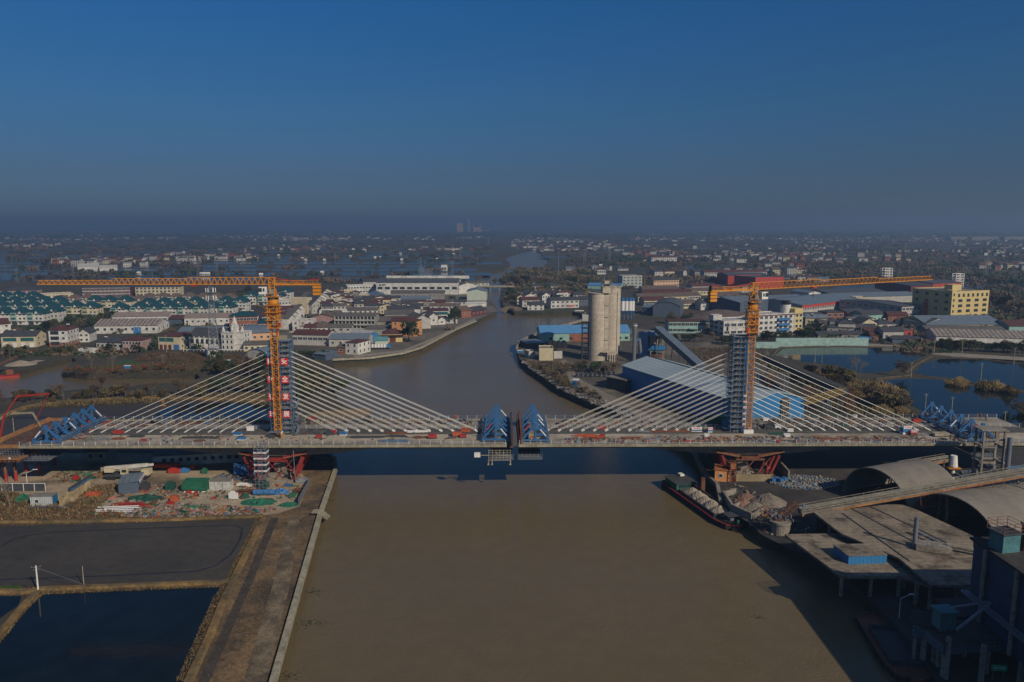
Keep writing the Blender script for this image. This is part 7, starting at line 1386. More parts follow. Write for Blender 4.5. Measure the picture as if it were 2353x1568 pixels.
# ================================================================ VEGETATION
fol = dict(ever=mat('evergreen_leaf', (.030, .050, .020), .9, var=.45, scale=.5, fine=2), brown=mat('bare_twig', (.125, .088, .055), .95, var=.4, scale=.5, fine=2), olive=mat('olive_leaf', (.100, .080, .030), .9, var=.4, fine=2), reed=mat('reed', (.21, .15, .060), .95, var=.4, fine=2), rustl=mat('rust_leaf', (.15, .065, .03), .95, var=.4, fine=2), pale=mat('pale_twig', (.20, .17, .13), .9, var=.3), grass=mat('green_grass', (.05, .10, .02), .9, var=.4, fine=2))
def crown(seed, mt, R, Hc, z0, n, s, lobes=7, flat=.8, m=None):
    random.seed(seed); m = m or MB(mt); L_ = [(random.gauss(0, R*.42), random.gauss(0, R*.42), z0+Hc*random.uniform(.25, .85), R*random.uniform(.35, .6)) for _ in range(lobes)]
    for i in range(n):
        lx, ly, lz, lr = random.choice(L_); th = random.uniform(0, 2*pi); ph = math.acos(random.uniform(-.7, 1)); rr = lr*random.uniform(.6, 1.08)
        c = Vector((lx+rr*sin(ph)*cos(th), ly+rr*sin(ph)*sin(th), max(z0*.5, lz+rr*cos(ph)*flat)))
        a = Vector((random.gauss(0, 1), random.gauss(0, 1), random.gauss(0, 1))).normalized()*s*random.uniform(.6, 1.3); b = a.orthogonal().normalized()*s*random.uniform(.4, 1)
        m.add([c-a*.5, c+b*.5, c+a*.5, c-b*.5], [(0, 1, 2, 3)])
    return m
def bare(seed, mt, R, Hc, m=None, depth=4, w=.22):
    random.seed(seed); m = m or MB(mt)
    def br(p, d, L, w_, k):
        q = p+d*L; m.beam(p, q, w_)
        if k == 0:
            for _ in range(4): e = (d+Vector((random.gauss(0, .5), random.gauss(0, .5), random.gauss(0, .4)))).normalized(); m.beam(q, q+e*L*.8, w_*.7)
            return
        for _ in range(3): e = (d+Vector((random.gauss(0, .55), random.gauss(0, .55), random.uniform(-.1, .5)))).normalized(); br(q, e, L*random.uniform(.6, .85), w_*.66, k-1)
    br(Vector((0, 0, 0)), Vector((0, 0, 1)), Hc*.32, w, depth); return m
def mktree(name, label, cat, kind, seed):
    e = empty(name, (0, -400, G), 0, label, cat)
    if kind in ('ever', 'olive'): c = crown(seed, fol[kind], 3.0, 5.0, 1.2, 620, .75); c.build('crown', e); MB(M['bark']).cyl((0, 0, -.2), (0, 0, 3.6), .28, .12, n=7).build('trunk', e)
    elif kind in ('brown', 'rustl'): c = crown(seed, fol[kind], 3.0, 5.0, .8, 420, .55); bare(seed, fol[kind], 3, 6.4, c, 3, .14); c.build('crown', e); MB(M['bark']).cyl((0, 0, -.2), (0, 0, 2.2), .2, .12, n=6).build('trunk', e)
    elif kind == 'bare': bare(seed, fol['brown'], 4, 9, None, 5, .3).build('crown', e); MB(M['bark']).cyl((0, 0, -.2), (0, 0, 2.9), .3, .2, n=7).build('trunk', e)
    elif kind == 'poplar': bare(seed, fol['pale'], 2, 11, None, 4, .2).build('crown', e); MB(fol['pale']).cyl((0, 0, -.2), (0, 0, 3.6), .2, .14, n=7).build('trunk', e)
    elif kind == 'reed':
        random.seed(seed); m = MB(fol['reed'])
        for i in range(520):
            a = random.uniform(0, 2*pi); q = sqrt(random.random())*2.4; x, y = q*cos(a), q*sin(a); hh = random.uniform(1.4, 3.4)*(1.1-q/4); lx, ly = random.gauss(0, .35), random.gauss(0, .35); w_ = .14
            m.add([(x-w_, y, 0), (x+w_, y, 0), (x+lx+w_*1.2, y+ly, hh*.8), (x+lx*1.5, y+ly*1.5, hh), (x+lx-w_*1.2, y+ly, hh*.75)], [(0, 1, 2, 3, 4)])
        m.build('stem', e)
    return e
PT = {k: [mktree(nm, '', 'tree' if k != 'reed' else 'reeds', k, 100+7*i+j) for j in range(nv)] for i, (k, nm, nv) in enumerate((('ever', 'evergreen_tree', 3), ('olive', 'olive_tree', 2), ('brown', 'bare_shrub', 3), ('rustl', 'russet_shrub', 1), ('bare', 'bare_tree', 2), ('poplar', 'pale_bare_tree', 2), ('reed', 'reed_clump', 2)))}
TT = {k: [tree_of(e) for e in v] for k, v in PT.items()}; tused = {}
def plant(k, u, v, s, label, grp=None, j=None, p=None, z=G):
    j = random.randrange(len(PT[k])) if j is None else j; p = p or P(u, v, z); rz = random.uniform(0, 6.28); sc = (s, s, s*random.uniform(.85, 1.15))
    if (k, j) not in tused:
        e = PT[k][j]; tused[(k, j)] = 1; e.location = p; e.rotation_euler = (0, 0, rz); e.scale = sc; e['label'] = label
        if grp: e['group'] = grp
        return e
    return copy_tree(TT[k][j], None, p, rz, sc, label, grp)
random.seed(77)
def belt_label(items):
    items.sort(key=lambda o: proj(o.location)[0])
    for i, o in enumerate(items):
        if len(items) < 2: continue
        a = o['label']; b = a+', '+ORD[i]+' from left' if i < 20 else a
        if len(b.split()) <= 16: o['label'] = b
def belt(kinds, pts, n, s0, s1, label, grp, spread=2.0):
    made = {}; q = [P(*p) for p in pts]; seg = [(q[i+1]-q[i]).length for i in range(len(q)-1)]; T = sum(seg)
    for i in range(n):
        t = T*(i+random.uniform(.1, .9))/n; j = 0
        while j < len(seg)-1 and t > seg[j]: t -= seg[j]; j += 1
        p = q[j].lerp(q[j+1], min(1, t/seg[j])); p = Vector((p.x+random.gauss(0, spread), p.y+random.gauss(0, spread), G)); k = random.choice(kinds)
        w_ = {'ever': 'dark green tree', 'olive': 'olive green tree', 'brown': 'bare brown shrub tree', 'rustl': 'russet leaved shrub', 'bare': 'bare leafless tree', 'poplar': 'pale bare tree', 'reed': 'tall dry reed clump'}[k]
        made.setdefault(k, []).append(plant(k, 0, 0, random.uniform(s0, s1), w_+' '+label, w_+'s '+grp, p=p))
    for l_ in made.values(): belt_label(l_)
# single trees
plant('bare', 236, 914, 1.3, 'large round bare tree on the bank between canal and mud pond', j=0)
plant('ever', 939, 785, 1.9, 'largest dark green round tree by the embankment, beside the temple', j=0)
plant('ever', 1046, 744, 1.8, 'broad dark green tree by the embankment before the brick house', j=1)
for i, (u, v, s) in enumerate(((260, 856, .75), (380, 850, .8), (211, 850, .6), (1955, 862, .75), (1967, 862, .8), (1975, 868, .7), (22, 1168, .6))): plant('poplar', u, v, s, 'slim pale bare tree, '+ORD[i]+' of the lone ones: '+('on the weedy canal spit' if i < 3 else 'by the pond shore' if i < 6 else 'beside the ribbed container cabin'))
plant('ever', 314, 812, .9, 'round green tree in front of the pinkish house'); plant('ever', 255, 812, .8, 'dark green bush tree before the blue black roofed house'); plant('ever', 352, 806, .9, 'dark tree left of the cream two storey house'); plant('ever', 722, 775, 1.0, 'green tree behind the white gabled house in town')
plant('ever', 500, 835, 1.0, 'dark green bush below the small white hut'); plant('bare', 22, 822, .8, 'bare tree at the canal head by the dredger'); plant('bare', 280, 786, .9, 'bare tree in front of the rust striped warehouse')
plant('brown', 2075, 866, 1.1, 'large brown willow bush at the pond corner'); plant('olive', 1900, 872, 1.2, 'tall ochre willow bush left of the ponds', j=0)
# belts
belt(['brown', 'brown', 'bare', 'olive'], [(130, 925), (200, 920), (330, 917), (460, 914)], 26, .5, .95, 'between canal and mud pond', 'between canal and mud pond')
belt(['brown', 'olive', 'ever'], [(-20, 925), (40, 920), (120, 922)], 12, .5, .9, 'behind the red pump boom', 'behind the red pump boom')
belt(['brown', 'ever', 'brown'], [(470, 905), (560, 900), (620, 905)], 14, .8, 1.3, 'behind the left stays by the blue pond', 'behind the left stays')
belt(['ever', 'olive', 'ever', 'brown'], [(500, 862), (560, 858), (610, 870), (660, 880), (720, 880), (760, 880)], 30, .9, 1.5, 'in the dark grove behind the left pylon', 'in the grove behind the left pylon', 5)
belt(['ever', 'olive'], [(690, 925), (730, 905), (765, 900)], 14, .9, 1.4, 'on the shore right of the left pylon', 'on the shore right of the left pylon', 3)
belt(['rustl', 'brown', 'rustl'], [(142, 860), (200, 862), (290, 860), (340, 852), (450, 855)], 22, .35, .7, 'on the shore of the weedy canal spit', 'on the weedy canal spit', 1.2)
belt(['brown', 'olive'], [(0, 815), (60, 818), (140, 816), (170, 815)], 12, .4, .8, 'along the canal head below the houses', 'along the canal head')
belt(['ever', 'brown', 'ever'], [(40, 770), (120, 762), (200, 752), (250, 738)], 22, .9, 1.4, 'between the teal roofed estate and the front houses', 'before the teal roofed estate', 3)
belt(['ever'], [(660, 818), (700, 822), (750, 825)], 9, .5, .8, 'in the hedge below the maroon workshop', 'below the maroon workshop', 1)
belt(['brown', 'ever'], [(520, 690), (560, 688), (600, 682)], 10, 1, 1.6, 'on the field behind the estate', 'behind the estate', 6)
belt(['ever', 'brown', 'brown'], [(1165, 660), (1200, 652), (1260, 655), (1340, 655)], 26, 1.2, 2.0, 'in the wood behind the river village', 'behind the river village', 10)
belt(['brown', 'ever'], [(1165, 700), (1175, 690), (1165, 672)], 8, .8, 1.2, 'along the canal mouth right bank', 'at the canal mouth', 2)
belt(['ever', 'brown'], [(1538, 745), (1580, 742), (1620, 746)], 10, .9, 1.3, 'behind the mint office', 'behind the mint office', 3)
belt(['ever', 'brown'], [(1552, 788), (1600, 784), (1650, 790), (1700, 794), (1740, 788)], 18, .6, 1.1, 'in the garden strip before the offices', 'before the offices', 2)
belt(['ever'], [(1745, 782), (1790, 784), (1850, 780), (1878, 772)], 12, .8, 1.2, 'at the foot of the four storey school', 'by the school', 1.5)
belt(['ever', 'olive'], [(2155, 806), (2200, 806), (2260, 808), (2353, 812)], 22, .8, 1.2, 'in the hedge below the rust striped shed', 'in the hedge at the right', 1.5)
belt(['olive', 'reed', 'reed', 'reed', 'brown'], [(1850, 880), (1900, 890), (1960, 905), (2010, 930), (2060, 945), (2095, 955)], 50, .8, 1.4, 'behind the right stays', 'behind the right stays', 4)
belt(['reed'], [(1900, 880), (1950, 892), (2000, 900), (2030, 915)], 16, 1.2, 1.9, 'along the pond shore behind the right stays', 'along the pond shore', 3)
belt(['reed'], [(2185, 885), (2200, 886), (2215, 888)], 6, 1, 1.5, 'on the pond dike, left patch', 'on the pond dike, left patch', 1)
belt(['reed'], [(2260, 893), (2290, 898), (2330, 904)], 10, 1, 1.5, 'on the pond dike, right patch', 'on the pond dike, right patch', 1)
belt(['brown', 'brown', 'ever'], [(1305, 860), (1340, 852), (1380, 858), (1410, 862)], 16, .5, .9, 'in the scrub between road and blue warehouse', 'beside the blue warehouse', 2)
belt(['brown', 'olive'], [(1228, 848), (1260, 862), (1285, 885), (1340, 905), (1390, 925)], 22, .35, .6, 'on the rough right bank slope', 'on the right bank slope', 1.2)
belt(['brown', 'ever', 'brown'], [(2275, 770-70), (2310, 720), (2353, 735), (2300, 690), (2353, 690)], 18, 1.2, 2.2, 'right of the yellow factory', 'right of the yellow factory', 10)
belt(['brown'], [(2330, 1000-70), (2350, 985)], 3, .8, 1.0, 'at the right photo edge by the pond', 'at the right photo edge', 1)
plant('ever', 2345, 985, .9, 'dark bush at the right photo edge beyond the deck end')
# ---- stuff: tufts, scrub, far woods
def inpoly(pts):
    def f(x, y):
        r_ = False
        for i in range(len(pts)):
            x1, y1 = pts[i]; x2, y2 = pts[i-1]
            if (y1 > y) != (y2 > y) and x < (x2-x1)*(y-y1)/(y2-y1)+x1: r_ = not r_
        return r_
    return f
def tufts(label, poly, n, mt, s0, s1, seed, name='grass', flatq=.5):
    random.seed(seed); pts = [V2(P(*q)) for q in poly]; f = inpoly(pts); xs = [p[0] for p in pts]; ys = [p[1] for p in pts]; m = MB(*mt); c = 0
    while c < n:
        x, y = random.uniform(min(xs), max(xs)), random.uniform(min(ys), max(ys))
        if not f(x, y): continue
        c += 1; s = random.uniform(s0, s1); m.use(random.randrange(len(mt)))
        for k in range(4):
            a = random.uniform(0, 6.28); dx, dy = cos(a)*s*.5, sin(a)*s*.5
            m.add([(x-dy*.35, y+dx*.35, G), (x+dy*.35, y-dx*.35, G), (x+dx+random.uniform(-.1, .1), y+dy, G+s*random.uniform(flatq, 1))], [(0, 1, 2)])
    return tag(m.build(name), label, name, kind='stuff')
tufts('dry tufts along the dirt bank beside the river', [(600, 1195), (735, 1185), (628, 1568), (430, 1568), (520, 1350)], 5200, [fol['brown'], fol['brown'], fol['rustl'], fol['olive'], fol['reed']], .1, .3, 61)
for sd, poly, n in ((62, [(590, 1192), (612, 1192), (535, 1345), (500, 1430), (445, 1568), (405, 1568), (490, 1375), (520, 1330)], 3600), (63, [(-30, 1355), (520, 1336), (520, 1350), (100, 1368), (-30, 1370)], 2400), (64, [(78, 1362), (100, 1366), (60, 1405), (0, 1480), (0, 1455), (50, 1395)], 900), (65, [(-30, 1196), (600, 1184), (604, 1194), (-30, 1212)], 2400)):
    tufts('golden dry grass on the dike, strip '+ORD[sd-62], poly, int(n*1.6), [fol['reed'], fol['reed'], fol['brown'], fol['olive'], fol['rustl']], .12, .48, sd, flatq=.3)
tufts('fresh green grass patches on the pond dike', [(-20, 1352), (45, 1350), (48, 1358), (-20, 1364)], 900, [fol['grass']], .3, .6, 66)
tufts('fresh green grass strip on the dike between the ponds', [(325, 1343), (385, 1341), (385, 1347), (325, 1349)], 500, [fol['grass']], .3, .6, 67)
tufts('brown scrub around the ribbed container cabin', [(0, 1200), (0, 1130), (60, 1140), (240, 1170), (300, 1195), (140, 1200)], 2200, [fol['brown'], fol['olive'], fol['reed'], fol['rustl']], .4, 1.3, 68, 'scrub')
tufts('brown weeds between grey shed and dirty cream wall', [(160, 1165), (208, 1122), (268, 1112), (262, 1140), (215, 1172)], 900, [fol['brown'], fol['reed']], .4, 1.2, 69, 'scrub')
tufts('weeds on the canal spit', [(150, 852), (200, 842), (420, 832), (560, 836), (500, 856), (300, 858)], 3800, [fol['brown'], fol['olive'], fol['rustl'], fol['grass'], fol['brown']], .4, 1.1, 70, 'scrub')
tufts('scrub on the right bank point', [(1192, 815), (1212, 832), (1290, 832), (1310, 880), (1400, 935), (1360, 924), (1290, 896), (1216, 844)], 3000, [fol['brown'], fol['olive'], fol['brown'], fol['pale']], .4, 1.3, 71, 'scrub')
tufts('ochre scrub behind the right stays', [(1760, 840), (1850, 850), (1980, 880), (2060, 930), (2110, 960), (1950, 960), (1860, 900)], 4200, [fol['reed'], fol['olive'], fol['brown'], fol['olive']], .6, 2.2, 72, 'scrub')
tufts('weeds by the left shore behind the mud pond', [(100, 925), (330, 912), (620, 905), (640, 935), (480, 920), (60, 940)], 3800, [fol['brown'], fol['olive'], fol['reed']], .5, 1.5, 73, 'scrub')
tufts('scrub in the yard behind the blue warehouse', [(1560, 800), (1760, 800), (1760, 840), (1620, 835)], 1500, [fol['brown'], fol['rustl'], fol['olive']], .5, 1.4, 74, 'scrub')
tufts('scrub around the radio tower', [(340, 812), (480, 812), (560, 822), (560, 836), (430, 832), (300, 830)], 2000, [fol['brown'], fol['olive'], fol['rustl']], .5, 1.5, 75, 'scrub')
def far_wood(name, label, regs, seed, mt, s0=3, s1=7):
    random.seed(seed); m = MB(*mt)
    for (x0, x1, y0, y1, n) in regs:
        for _ in range(n):
            u = random.uniform(x0, x1); v = random.uniform(y0, y1); p = P(u, v); ln = random.choice((1, 2, 4, 8)); sc = random.uniform(s0, s1); m.use(random.randrange(len(mt)))
            for k in range(ln):
                cx = p.x+k*sc*.8; cy = p.y+random.gauss(0, sc*.4); r_ = sc*random.uniform(.4, .75)
                for t in range(14):
                    a = random.uniform(0, 6.28); h_ = random.uniform(0, 1); c = Vector((cx+r_*cos(a)*sqrt(1-h_*h_*.8), cy+r_*sin(a)*sqrt(1-h_*h_*.8), G+r_*1.3*h_)); b1 = Vector((random.gauss(0, 1), random.gauss(0, 1), random.gauss(0, 1))).normalized()*r_*.55; b2 = b1.orthogonal().normalized()*r_*.5
                    m.add([c-b1, c+b2, c+b1, c-b2], [(0, 1, 2, 3)])
    return tag(m.build(name), label, 'woods', kind='stuff')
fol['far'] = mat('winter_wood', (.058, .047, .034), .95, var=.45, scale=.3, fine=1)
far_wood('woods', 'dark hedges and woods scattered over the plain left of the river', [(-60, 1090, 548, 560, 330), (-60, 1120, 560, 575, 330), (-60, 1130, 575, 600, 240), (-60, 1100, 600, 650, 120), (100, 420, 590, 612, 60)], 81, [fol['ever'], fol['far'], fol['far'], fol['brown']])
far_wood('woods', 'dark hedges and woods scattered over the plain right of the river', [(1240, 2420, 548, 562, 420), (1270, 2420, 562, 585, 520), (1300, 2420, 585, 615, 480), (1480, 2420, 615, 652, 300), (2220, 2420, 660, 760, 130)], 82, [fol['ever'], fol['far'], fol['far'], fol['brown']])
far_wood('woods', 'low hedges along the horizon', [(-100, 2450, 529, 548, 900)], 83, [fol['ever'], fol['far']], 8, 18)
far_wood('woods', 'brown and dark wood on the right bank across the river bend', [(1160, 1350, 618, 690, 260), (1350, 1480, 640, 665, 60)], 84, [fol['far'], fol['ever'], fol['olive'], fol['brown']], 3, 6)
far_wood('woods', 'small trees between the works halls of the right bank', [(1470, 1760, 665, 700, 40), (1560, 1660, 738, 760, 26), (1840, 2060, 750, 790, 60), (1880, 2110, 672, 700, 20), (2060, 2160, 790, 812, 40)], 85, [fol['ever'], fol['brown']], 2, 4)
far_wood('woods', 'small trees between the houses of the left town', [(0, 540, 690, 745, 60), (540, 740, 690, 760, 26), (740, 1050, 685, 760, 30), (200, 560, 745, 810, 40), (0, 220, 800, 822, 30)], 86, [fol['ever'], fol['ever'], fol['brown']], 1.6, 3.4)
# ================================================================ FAR VILLAGES
random.seed(91)
def vhouse(seed, wl, rf, L, dp, hh, rk=1):
    m = MB(W[wl], R_[rf], M['glass']); m.bx(-L/2, L/2, 0, dp, -.5, hh); m.use(1); o = .5
    if rk: m.add([(-L/2-o, -o, hh-.1), (L/2+o, -o, hh-.1), (L/2+o, dp/2, hh+2.4), (-L/2-o, dp/2, hh+2.4), (-L/2-o, dp+o, hh-.1), (L/2+o, dp+o, hh-.1)], [(0, 1, 2, 3), (3, 2, 5, 4)]); m.use(0); m.add([(-L/2, 0, hh), (-L/2, dp, hh), (-L/2, dp/2, hh+2.2), (L/2, 0, hh), (L/2, dp, hh), (L/2, dp/2, hh+2.2)], [(0, 2, 1), (3, 4, 5)])
    else: m.bx(-L/2-.2, L/2+.2, -.2, dp+.2, hh, hh+.3)
    m.use(2); n = max(2, int(L/3))
    for k in range(int(hh/3)):
        for i in range(n): m.box((-L/2+L*(i+.5)/n, -.05, 1.6+3*k), (1.5, .08, 1.4))
    o_ = m.build('village_house'); o_.location = (0, 0, -500); return o_
VH = [vhouse(i, *a) for i, a in enumerate((('white', 'slate', 11, 9, 6.5), ('lgrey', 'maroon', 12, 9, 6.5), ('cream', 'brown', 10, 9, 7), ('white', 'slate', 20, 9, 6.5), ('lgrey', 'slate', 14, 10, 9), ('white', 'pale', 8, 6, 3.4, 0), ('brick', 'maroon', 12, 9, 7), ('cream', 'pale', 30, 10, 9, 0)))]
hut = vhouse(9, 'white', 'white', 5, 4, 3)
vused = set(); nh = [0]
def vh(j, u, v, sc, label, grp, cat='house'):
    o = VH[j] if j >= 0 else hut
    if j in vused: o = o.copy(); COL.objects.link(o)
    vused.add(j); o.location = P(u, v); o.rotation_euler = (0, 0, random.uniform(-.25, .25)); o.scale = (sc, sc, sc); tag(o, label, cat, grp); nh[0] += 1
cl = [('left village beyond the ponds, near part', 106, 330, 600, 613, 30), ('left village beyond the ponds, right part', 330, 590, 588, 602, 34), ('hamlet at the far left', 0, 135, 564, 570, 12), ('village row below the horizon, left centre', 640, 1000, 546, 553, 40), ('village right of the power station', 1176, 1420, 556, 572, 40), ('village beyond the tall pole', 1400, 1560, 578, 592, 22), ('settlement beyond the right bank fields', 1560, 1850, 578, 604, 36), ('settlement behind the crane jib', 1750, 2120, 590, 606, 26), ('group beyond the red halls', 1764, 1840, 612, 636, 14), ('row beyond the white steel towers', 2240, 2360, 612, 622, 14), ('scattered farms on the right plain', 1500, 2353, 548, 578, 34)]
for nm, x0, x1, y0, y1, n in cl:
    us = sorted(random.uniform(x0, x1) for _ in range(n))
    for i in range(n):
        if nh[0] > 275: break
        u = us[i]; v = random.uniform(y0, y1); vh(random.choice((0, 0, 1, 2, 3, 4, 6)), u, v, random.uniform(.8, 1.15), 'small distant house'+(', '+ORD[i]+' from the left' if i < min(20, n) and (i < n/2 or n <= 20) else ', '+ORD[min(19, n-1-i)]+' from the right')+' in the '+nm, 'houses of the '+nm)
for i, (u, v) in enumerate([(462, 634), (470, 634), (478, 634), (318, 632), (740, 631), (600, 636), (695, 597), (702, 601), (652, 566), (745, 601), (862, 595), (873, 595), (920, 586), (923, 600), (1020, 622), (1005, 599), (1042, 587), (835, 574), (805, 592), (712, 573), (850, 569), (640, 590), (1040, 572), (1482, 604), (1510, 600), (1380, 614)]):
    vh(-1, u, v, .9 if i not in (14,) else 1.6, 'tiny white hut on a pond dike, '+(ORD[i]+' of those near the left crane jib' if i < 6 else ORD[i-6]+' of those far out between the ponds' if i < 23 else ORD[i-23]+' of those on the right bank fields'), 'white huts on the pond dikes', 'hut')
r, L = B('warehouse', 'long low white hall on the plain beyond the estate', (179, 622), (227, 621), 20, 6, 'white', 'pale', 'gable', rise=4)
B('warehouse', 'white low sheds right of the long low white hall', (229, 622), (270, 621), 14, 5, 'white', 'pale', 'gable', 1, 6)
B('school', 'long white three storey school far behind the silos', (1497, 604), (1555, 603), 14, 10, 'white', 'maroon', 'gable', 3, 12, 2.4, 1.6, 'd')
B('house', 'red roofed white house standing alone among fields', (1372, 631), (1392, 631), 10, 7, 'white', 'maroon', 'gable', 1, 4, 2, 2, 'd')
for i, (x0, x1) in enumerate(((2185, 2228), (2232, 2295), (2308, 2353))): B('apartment', 'faint tan apartment row far right near the horizon, '+ORD[i]+' from the left', (x0, 553), (x1, 552), 20, 15, 'grey', 'maroon', 'flat', 3, 14, 6, 2.4, 'd', group='faint apartment rows')
random.seed(123); m = MB(W['white'], W['lgrey'], W['grey'], W['brick'], R_['slate'], R_['maroon'])
for (x0, x1, y0, y1, n) in ((-60, 1180, 534, 552, 420), (1180, 2420, 534, 556, 480), (-60, 1100, 552, 575, 90), (1240, 2420, 556, 582, 170), (1500, 2420, 582, 612, 80)):
    cc = [(random.uniform(x0, x1), random.uniform(y0, y1), random.uniform(15, 70)) for _ in range(max(4, n//16))]
    for _ in range(n):
        c_ = random.choice(cc); p = P(random.gauss(c_[0], c_[2]), max(532, min(612, random.gauss(c_[1], 1.6)))); L = random.choice((6, 7, 8, 9, 11, 22)); h_ = random.uniform(3, 6); m.use(random.choice((0, 1, 2, 2, 2, 3))); rz = random.uniform(-.3, .3); m.box((p.x, p.y, G+h_/2), (L, 9, h_), rz=rz); m.use(random.choice((4, 4, 5))); m.box((p.x, p.y+.6, G+h_+.8), (L+1, 9, 1.5), rz=rz)
tag(m.build('distant_houses'), 'countless tiny houses sprinkled over the hazy plain up to the horizon', 'houses', kind='stuff')
# power station at the horizon
p = P(1057, 533.5); e = empty('power_station', (p.x, p.y, G), 0, 'hazy power station with two blocks and chimneys at the horizon', 'power station')
f_ = p.y/F
m = MB(W['peach']); m.bx(-7*f_, 7*f_, 0, 40, 0, 16*f_); m.bx(-6*f_, 6*f_, 0, 30, 16*f_, 20*f_); m.build('block', e); m = MB(W['peach']); m.bx(30*f_, 48*f_, 0, 40, 0, 11*f_); m.bx(48*f_, 66*f_, 0, 40, 0, 4*f_); m.build('block', e)
for x, hh in ((20, 31), (31, 19), (47, 18)): m = MB(W['lgrey']); m.cyl((x*f_, 0, 0), (x*f_, 0, hh*f_), 2.2*f_ if x == 20 else .6*f_, 1.4*f_ if x == 20 else .4*f_, n=12); m.build('chimney', e)
for j_, o_ in enumerate(VH):
    if j_ not in vused: bpy.data.objects.remove(o_)
for k_, l_ in PT.items():
    for j_, e_ in enumerate(l_):
        if (k_, j_) not in tused:
            for c_ in list(e_.children): bpy.data.objects.remove(c_)
            bpy.data.objects.remove(e_)
# ---- pylons, poles, masts
def pylon(u, vb, vt, label, wd=.22):
    p = P(u, vb); hh = max(12, htop(u, vb, vt)); t = max(.16, p.y/F*.22); e = empty('power_pylon', (p.x, p.y, G), .2, label, 'power pylon', 'lattice power pylons on the plain'); m = MB(M['steel']); lat_tower(m, hh, hh*wd, hh*.03, 7, t)
    e2 = m.build('lattice_tower', e)
    for k in (.72, .84, .95): m = MB(M['steel']); m.beam((-hh*.14, 0, hh*k), (hh*.14, 0, hh*k), t*1.2); m.beam((-hh*.14, 0, hh*k), (0, 0, hh*k+hh*.04), t*.6); m.beam((hh*.14, 0, hh*k), (0, 0, hh*k+hh*.04), t*.6); m.build('cross_arm', e)
for i, (u, a, b) in enumerate([(40, 650, 618), (170, 645, 607), (233, 617, 574), (457, 640, 600), (500, 640, 598), (556, 612, 590), (770, 606, 582), (967, 628, 590), (1040, 640, 600), (1058, 600, 570), (1122, 566, 544), (1343, 620, 572), (1400, 600, 572), (1680, 618, 568), (1931, 610, 562), (2265, 640, 590), (620, 575, 556), (1190, 575, 556), (1800, 575, 556), (2080, 590, 560)]): pylon(u, a, b, 'grey lattice power pylon, '+ORD[i]+' from the left' if i < 16 else 'small faint lattice power pylon near the horizon, '+ORD[i-16]+' of the faint ones')
p = P(1283, 639); m = MB(M['steel']); m.cyl((0, 0, 0), (0, 0, htop(1283, 639, 577)), .75, .4, n=8); tag(m.build('mast', None, loc=p), 'tall slim grey mast above the river wood', 'mast')
for i, (u, vb, vt) in enumerate(((2037.5, 645, 616), (2200, 657, 628.5))):
    p = P(u, vb); hh = htop(u, vb, vt); e = empty('steel_tower', (p.x, p.y, G), .15, ('left' if i == 0 else 'right')+' square white steel frame tower behind the works halls', 'tower', 'white steel frame towers'); m = MB(M['white']); w_ = 5
    for x in (-w_, w_):
        for y in (-3, 3): m.box((x, y, hh/2), (.7, .7, hh))
    for k in range(5): z = hh*(k+1)/5; m.bx(-w_, w_, -3.3, -2.7, z-.5, z); m.bx(-w_, w_, 2.7, 3.3, z-.5, z); m.beam((-w_, -3, z-hh/5), (w_, -3, z), .35); m.beam((w_, -3, z-hh/5), (-w_, -3, z), .35)
    m.build('frame', e)
def pole(u, vb, vt, label, arm=True, r_=.16, grp='utility poles', mt='edge', z=G):
    p = P(u, vb, z); hh = htop(u, vb, vt, z); e = empty('utility_pole', (p.x, p.y, z), .2, label, 'pole', grp); m = MB(M[mt]); m.cyl((0, 0, -.2), (0, 0, hh), r_, r_*.7, n=8); m.build('post', e)
    if arm: m = MB(M['steel']); m.beam((-.9, 0, hh-.3), (.9, 0, hh-.3), .1); m.beam((-.6, 0, hh-.8), (.6, 0, hh-.8), .1); [m.box((x, 0, hh-.15), (.1, .1, .25)) for x in (-.8, 0, .8)]; m.build('cross_arm', e)
    return e, hh
e, hh = pole(88, 1360, 1300, 'white utility pole with crossarm and guy wire on the pond dike', r_=.17, mt='white'); m = MB(M['steel']); m.beam((.1, 0, hh-.4), (9.5, -.2, .1), .05); m.build('guy_wire', e)
pole(193, 1347, 1301, 'plain slim grey pole on the pond dike', False, .1, mt='edge')
pl2 = [(34, 1000, 957, 0), (1386, 0, 0, 0)]
pole(34, 1012, 960, 'slim pale pole behind the left deck formwork', False, .14)
for i, (u, a, b) in enumerate([(2307, 985, 945), (2186, 952, 912), (2125, 950, 905), (2093, 868, 832), (2253, 878, 835), (2146, 815, 782), (2210, 815, 770), (2329, 838, 800), (1978, 777, 744), (2066, 780, 756), (1872, 835, 805), (1888, 835, 805), (1809, 872, 850), (1691, 842, 822), (1309, 885, 858), (745, 742, 716), (705, 735, 700), (697, 775, 740), (718, 720, 690), (690, 760, 728), (383, 812, 770)]):
    pole(u, a, b, 'grey utility pole, '+ORD[i] if False else ['grey utility pole with crossarms beyond the right deck end', 'slim pole in the pond before the right traveller', 'slim pole left of the one before the right traveller', 'pole at the pond corner bush', 'pole on the dike between the right ponds', 'pole beside the road at the far pond', 'tall pole before the hedge at the right', 'pole at the right photo edge beyond the road', 'tall pole behind the mint wall', 'pole left of the bright red house', 'left post of the dark frame standing in the pond', 'right post of the dark frame standing in the pond', 'pole before the ochre thicket', 'pole in the yard left of the right pylon', 'thin pole on the dusty road by the blue cabin', 'pole behind the street terrace', 'pole at the upper main street', 'pole at the lower main street', 'pole at the far end of the main street', 'pole halfway down the main street', 'blue and grey pole left of the cream two storey house'][i], i not in (10, 11, 14), .17, grp='utility poles of town and ponds', z=G)
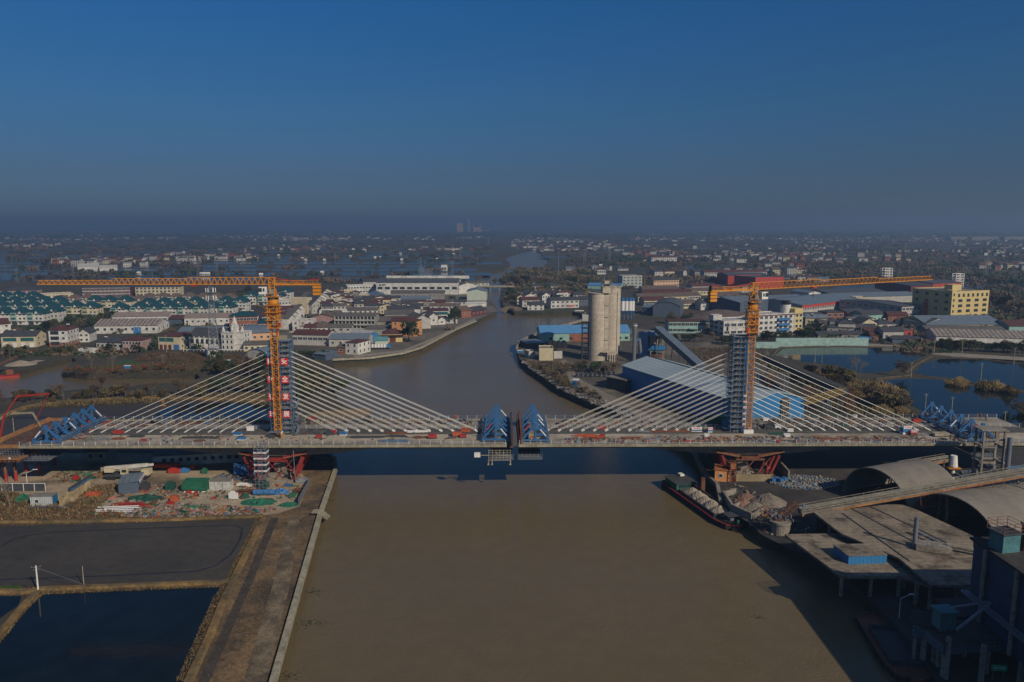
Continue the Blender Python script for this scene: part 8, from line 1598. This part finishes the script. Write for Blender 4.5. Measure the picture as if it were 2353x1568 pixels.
for i in range(34):     # thin poles out between the fish ponds
    u = 16+i*31.5+random.uniform(-12, 12); v = random.uniform(585, 645); p = P(u, v); tag(MB(M['edge']).cyl((0, 0, 0), (0, 0, random.uniform(8, 13)), max(.12, p.y/F*.14), n=5).build('pond_pole', None, loc=p), 'thin pole between the fish ponds, '+(ORD[i]+' from the left' if i < 17 else ORD[33-i]+' from the river side'), 'pole', 'thin poles between the fish ponds')
for i in range(16):
    u = 2000+i*22; v = 632; p = P(u, v); tag(MB(M['edge']).cyl((0, 0, 0), (0, 0, 11), .3, n=5).build('road_lamp', None, loc=p), 'thin lamp mast on the far road at the right, '+ORD[i]+' from the left', 'lamp', 'thin lamp masts along the far road')
for i in range(4): tag(MB(M['tarp'], M['white']).bx(-1.6, 1.6, -.8, .8, .2, 1.6).use(1).bx(-1.7, 1.7, -.9, .9, 1.6, 1.75).build('beehive_box', None, loc=P(*[(294, 848), (522, 835), (1160+35, 812), (600, 842)][i])), ['small blue box on the weedy canal spit', 'small blue box near the radio tower', 'small blue box at the right bank point', 'small blue box on the bank behind the left stays'][i], 'box')
# steam
sm = bpy.data.materials.new('steam'); sm.use_nodes = True; t = sm.node_tree; t.nodes.clear(); pv = t.nodes.new('ShaderNodeVolumePrincipled'); oo = t.nodes.new('ShaderNodeOutputMaterial'); t.links.new(pv.outputs[0], oo.inputs['Volume']); pv.inputs['Color'].default_value = (.9, .92, .95, 1); pv.inputs['Density'].default_value = .03
def puff(label, pts):
    import bmesh
    bm = bmesh.new()
    for u, v, Y, r_ in pts: bmesh.ops.create_icosphere(bm, subdivisions=2, radius=r_, matrix=Matrix.Translation(PY(u, v, Y)))
    me = bpy.data.meshes.new('steam'); bm.to_mesh(me); me.materials.append(sm); o = bpy.data.objects.new('steam', me); COL.objects.link(o); tag(o, label, 'steam', kind='stuff')
puff('faint white steam rising behind the long white factory', [(982, 640, 880, 8), (975, 631, 880, 6.5), (990, 645, 880, 7), (970, 622, 880, 5), (984, 627, 880, 5)])
# ================================================================ HAZE
hz = MB(bpy.data.materials.new('haze_air')).bx(-6500, 6500, -160, 13000, -3, 140).build('haze')
hm = hz.data.materials[0]; hm.use_nodes = True; t = hm.node_tree; t.nodes.clear()
pv = t.nodes.new('ShaderNodeVolumePrincipled'); oo = t.nodes.new('ShaderNodeOutputMaterial'); t.links.new(pv.outputs[0], oo.inputs['Volume'])
pv.inputs['Color'].default_value = (.52, .74, .95, 1); pv.inputs['Density'].default_value = 2.8e-4; pv.inputs['Anisotropy'].default_value = .45
hz['kind'] = 'stuff'
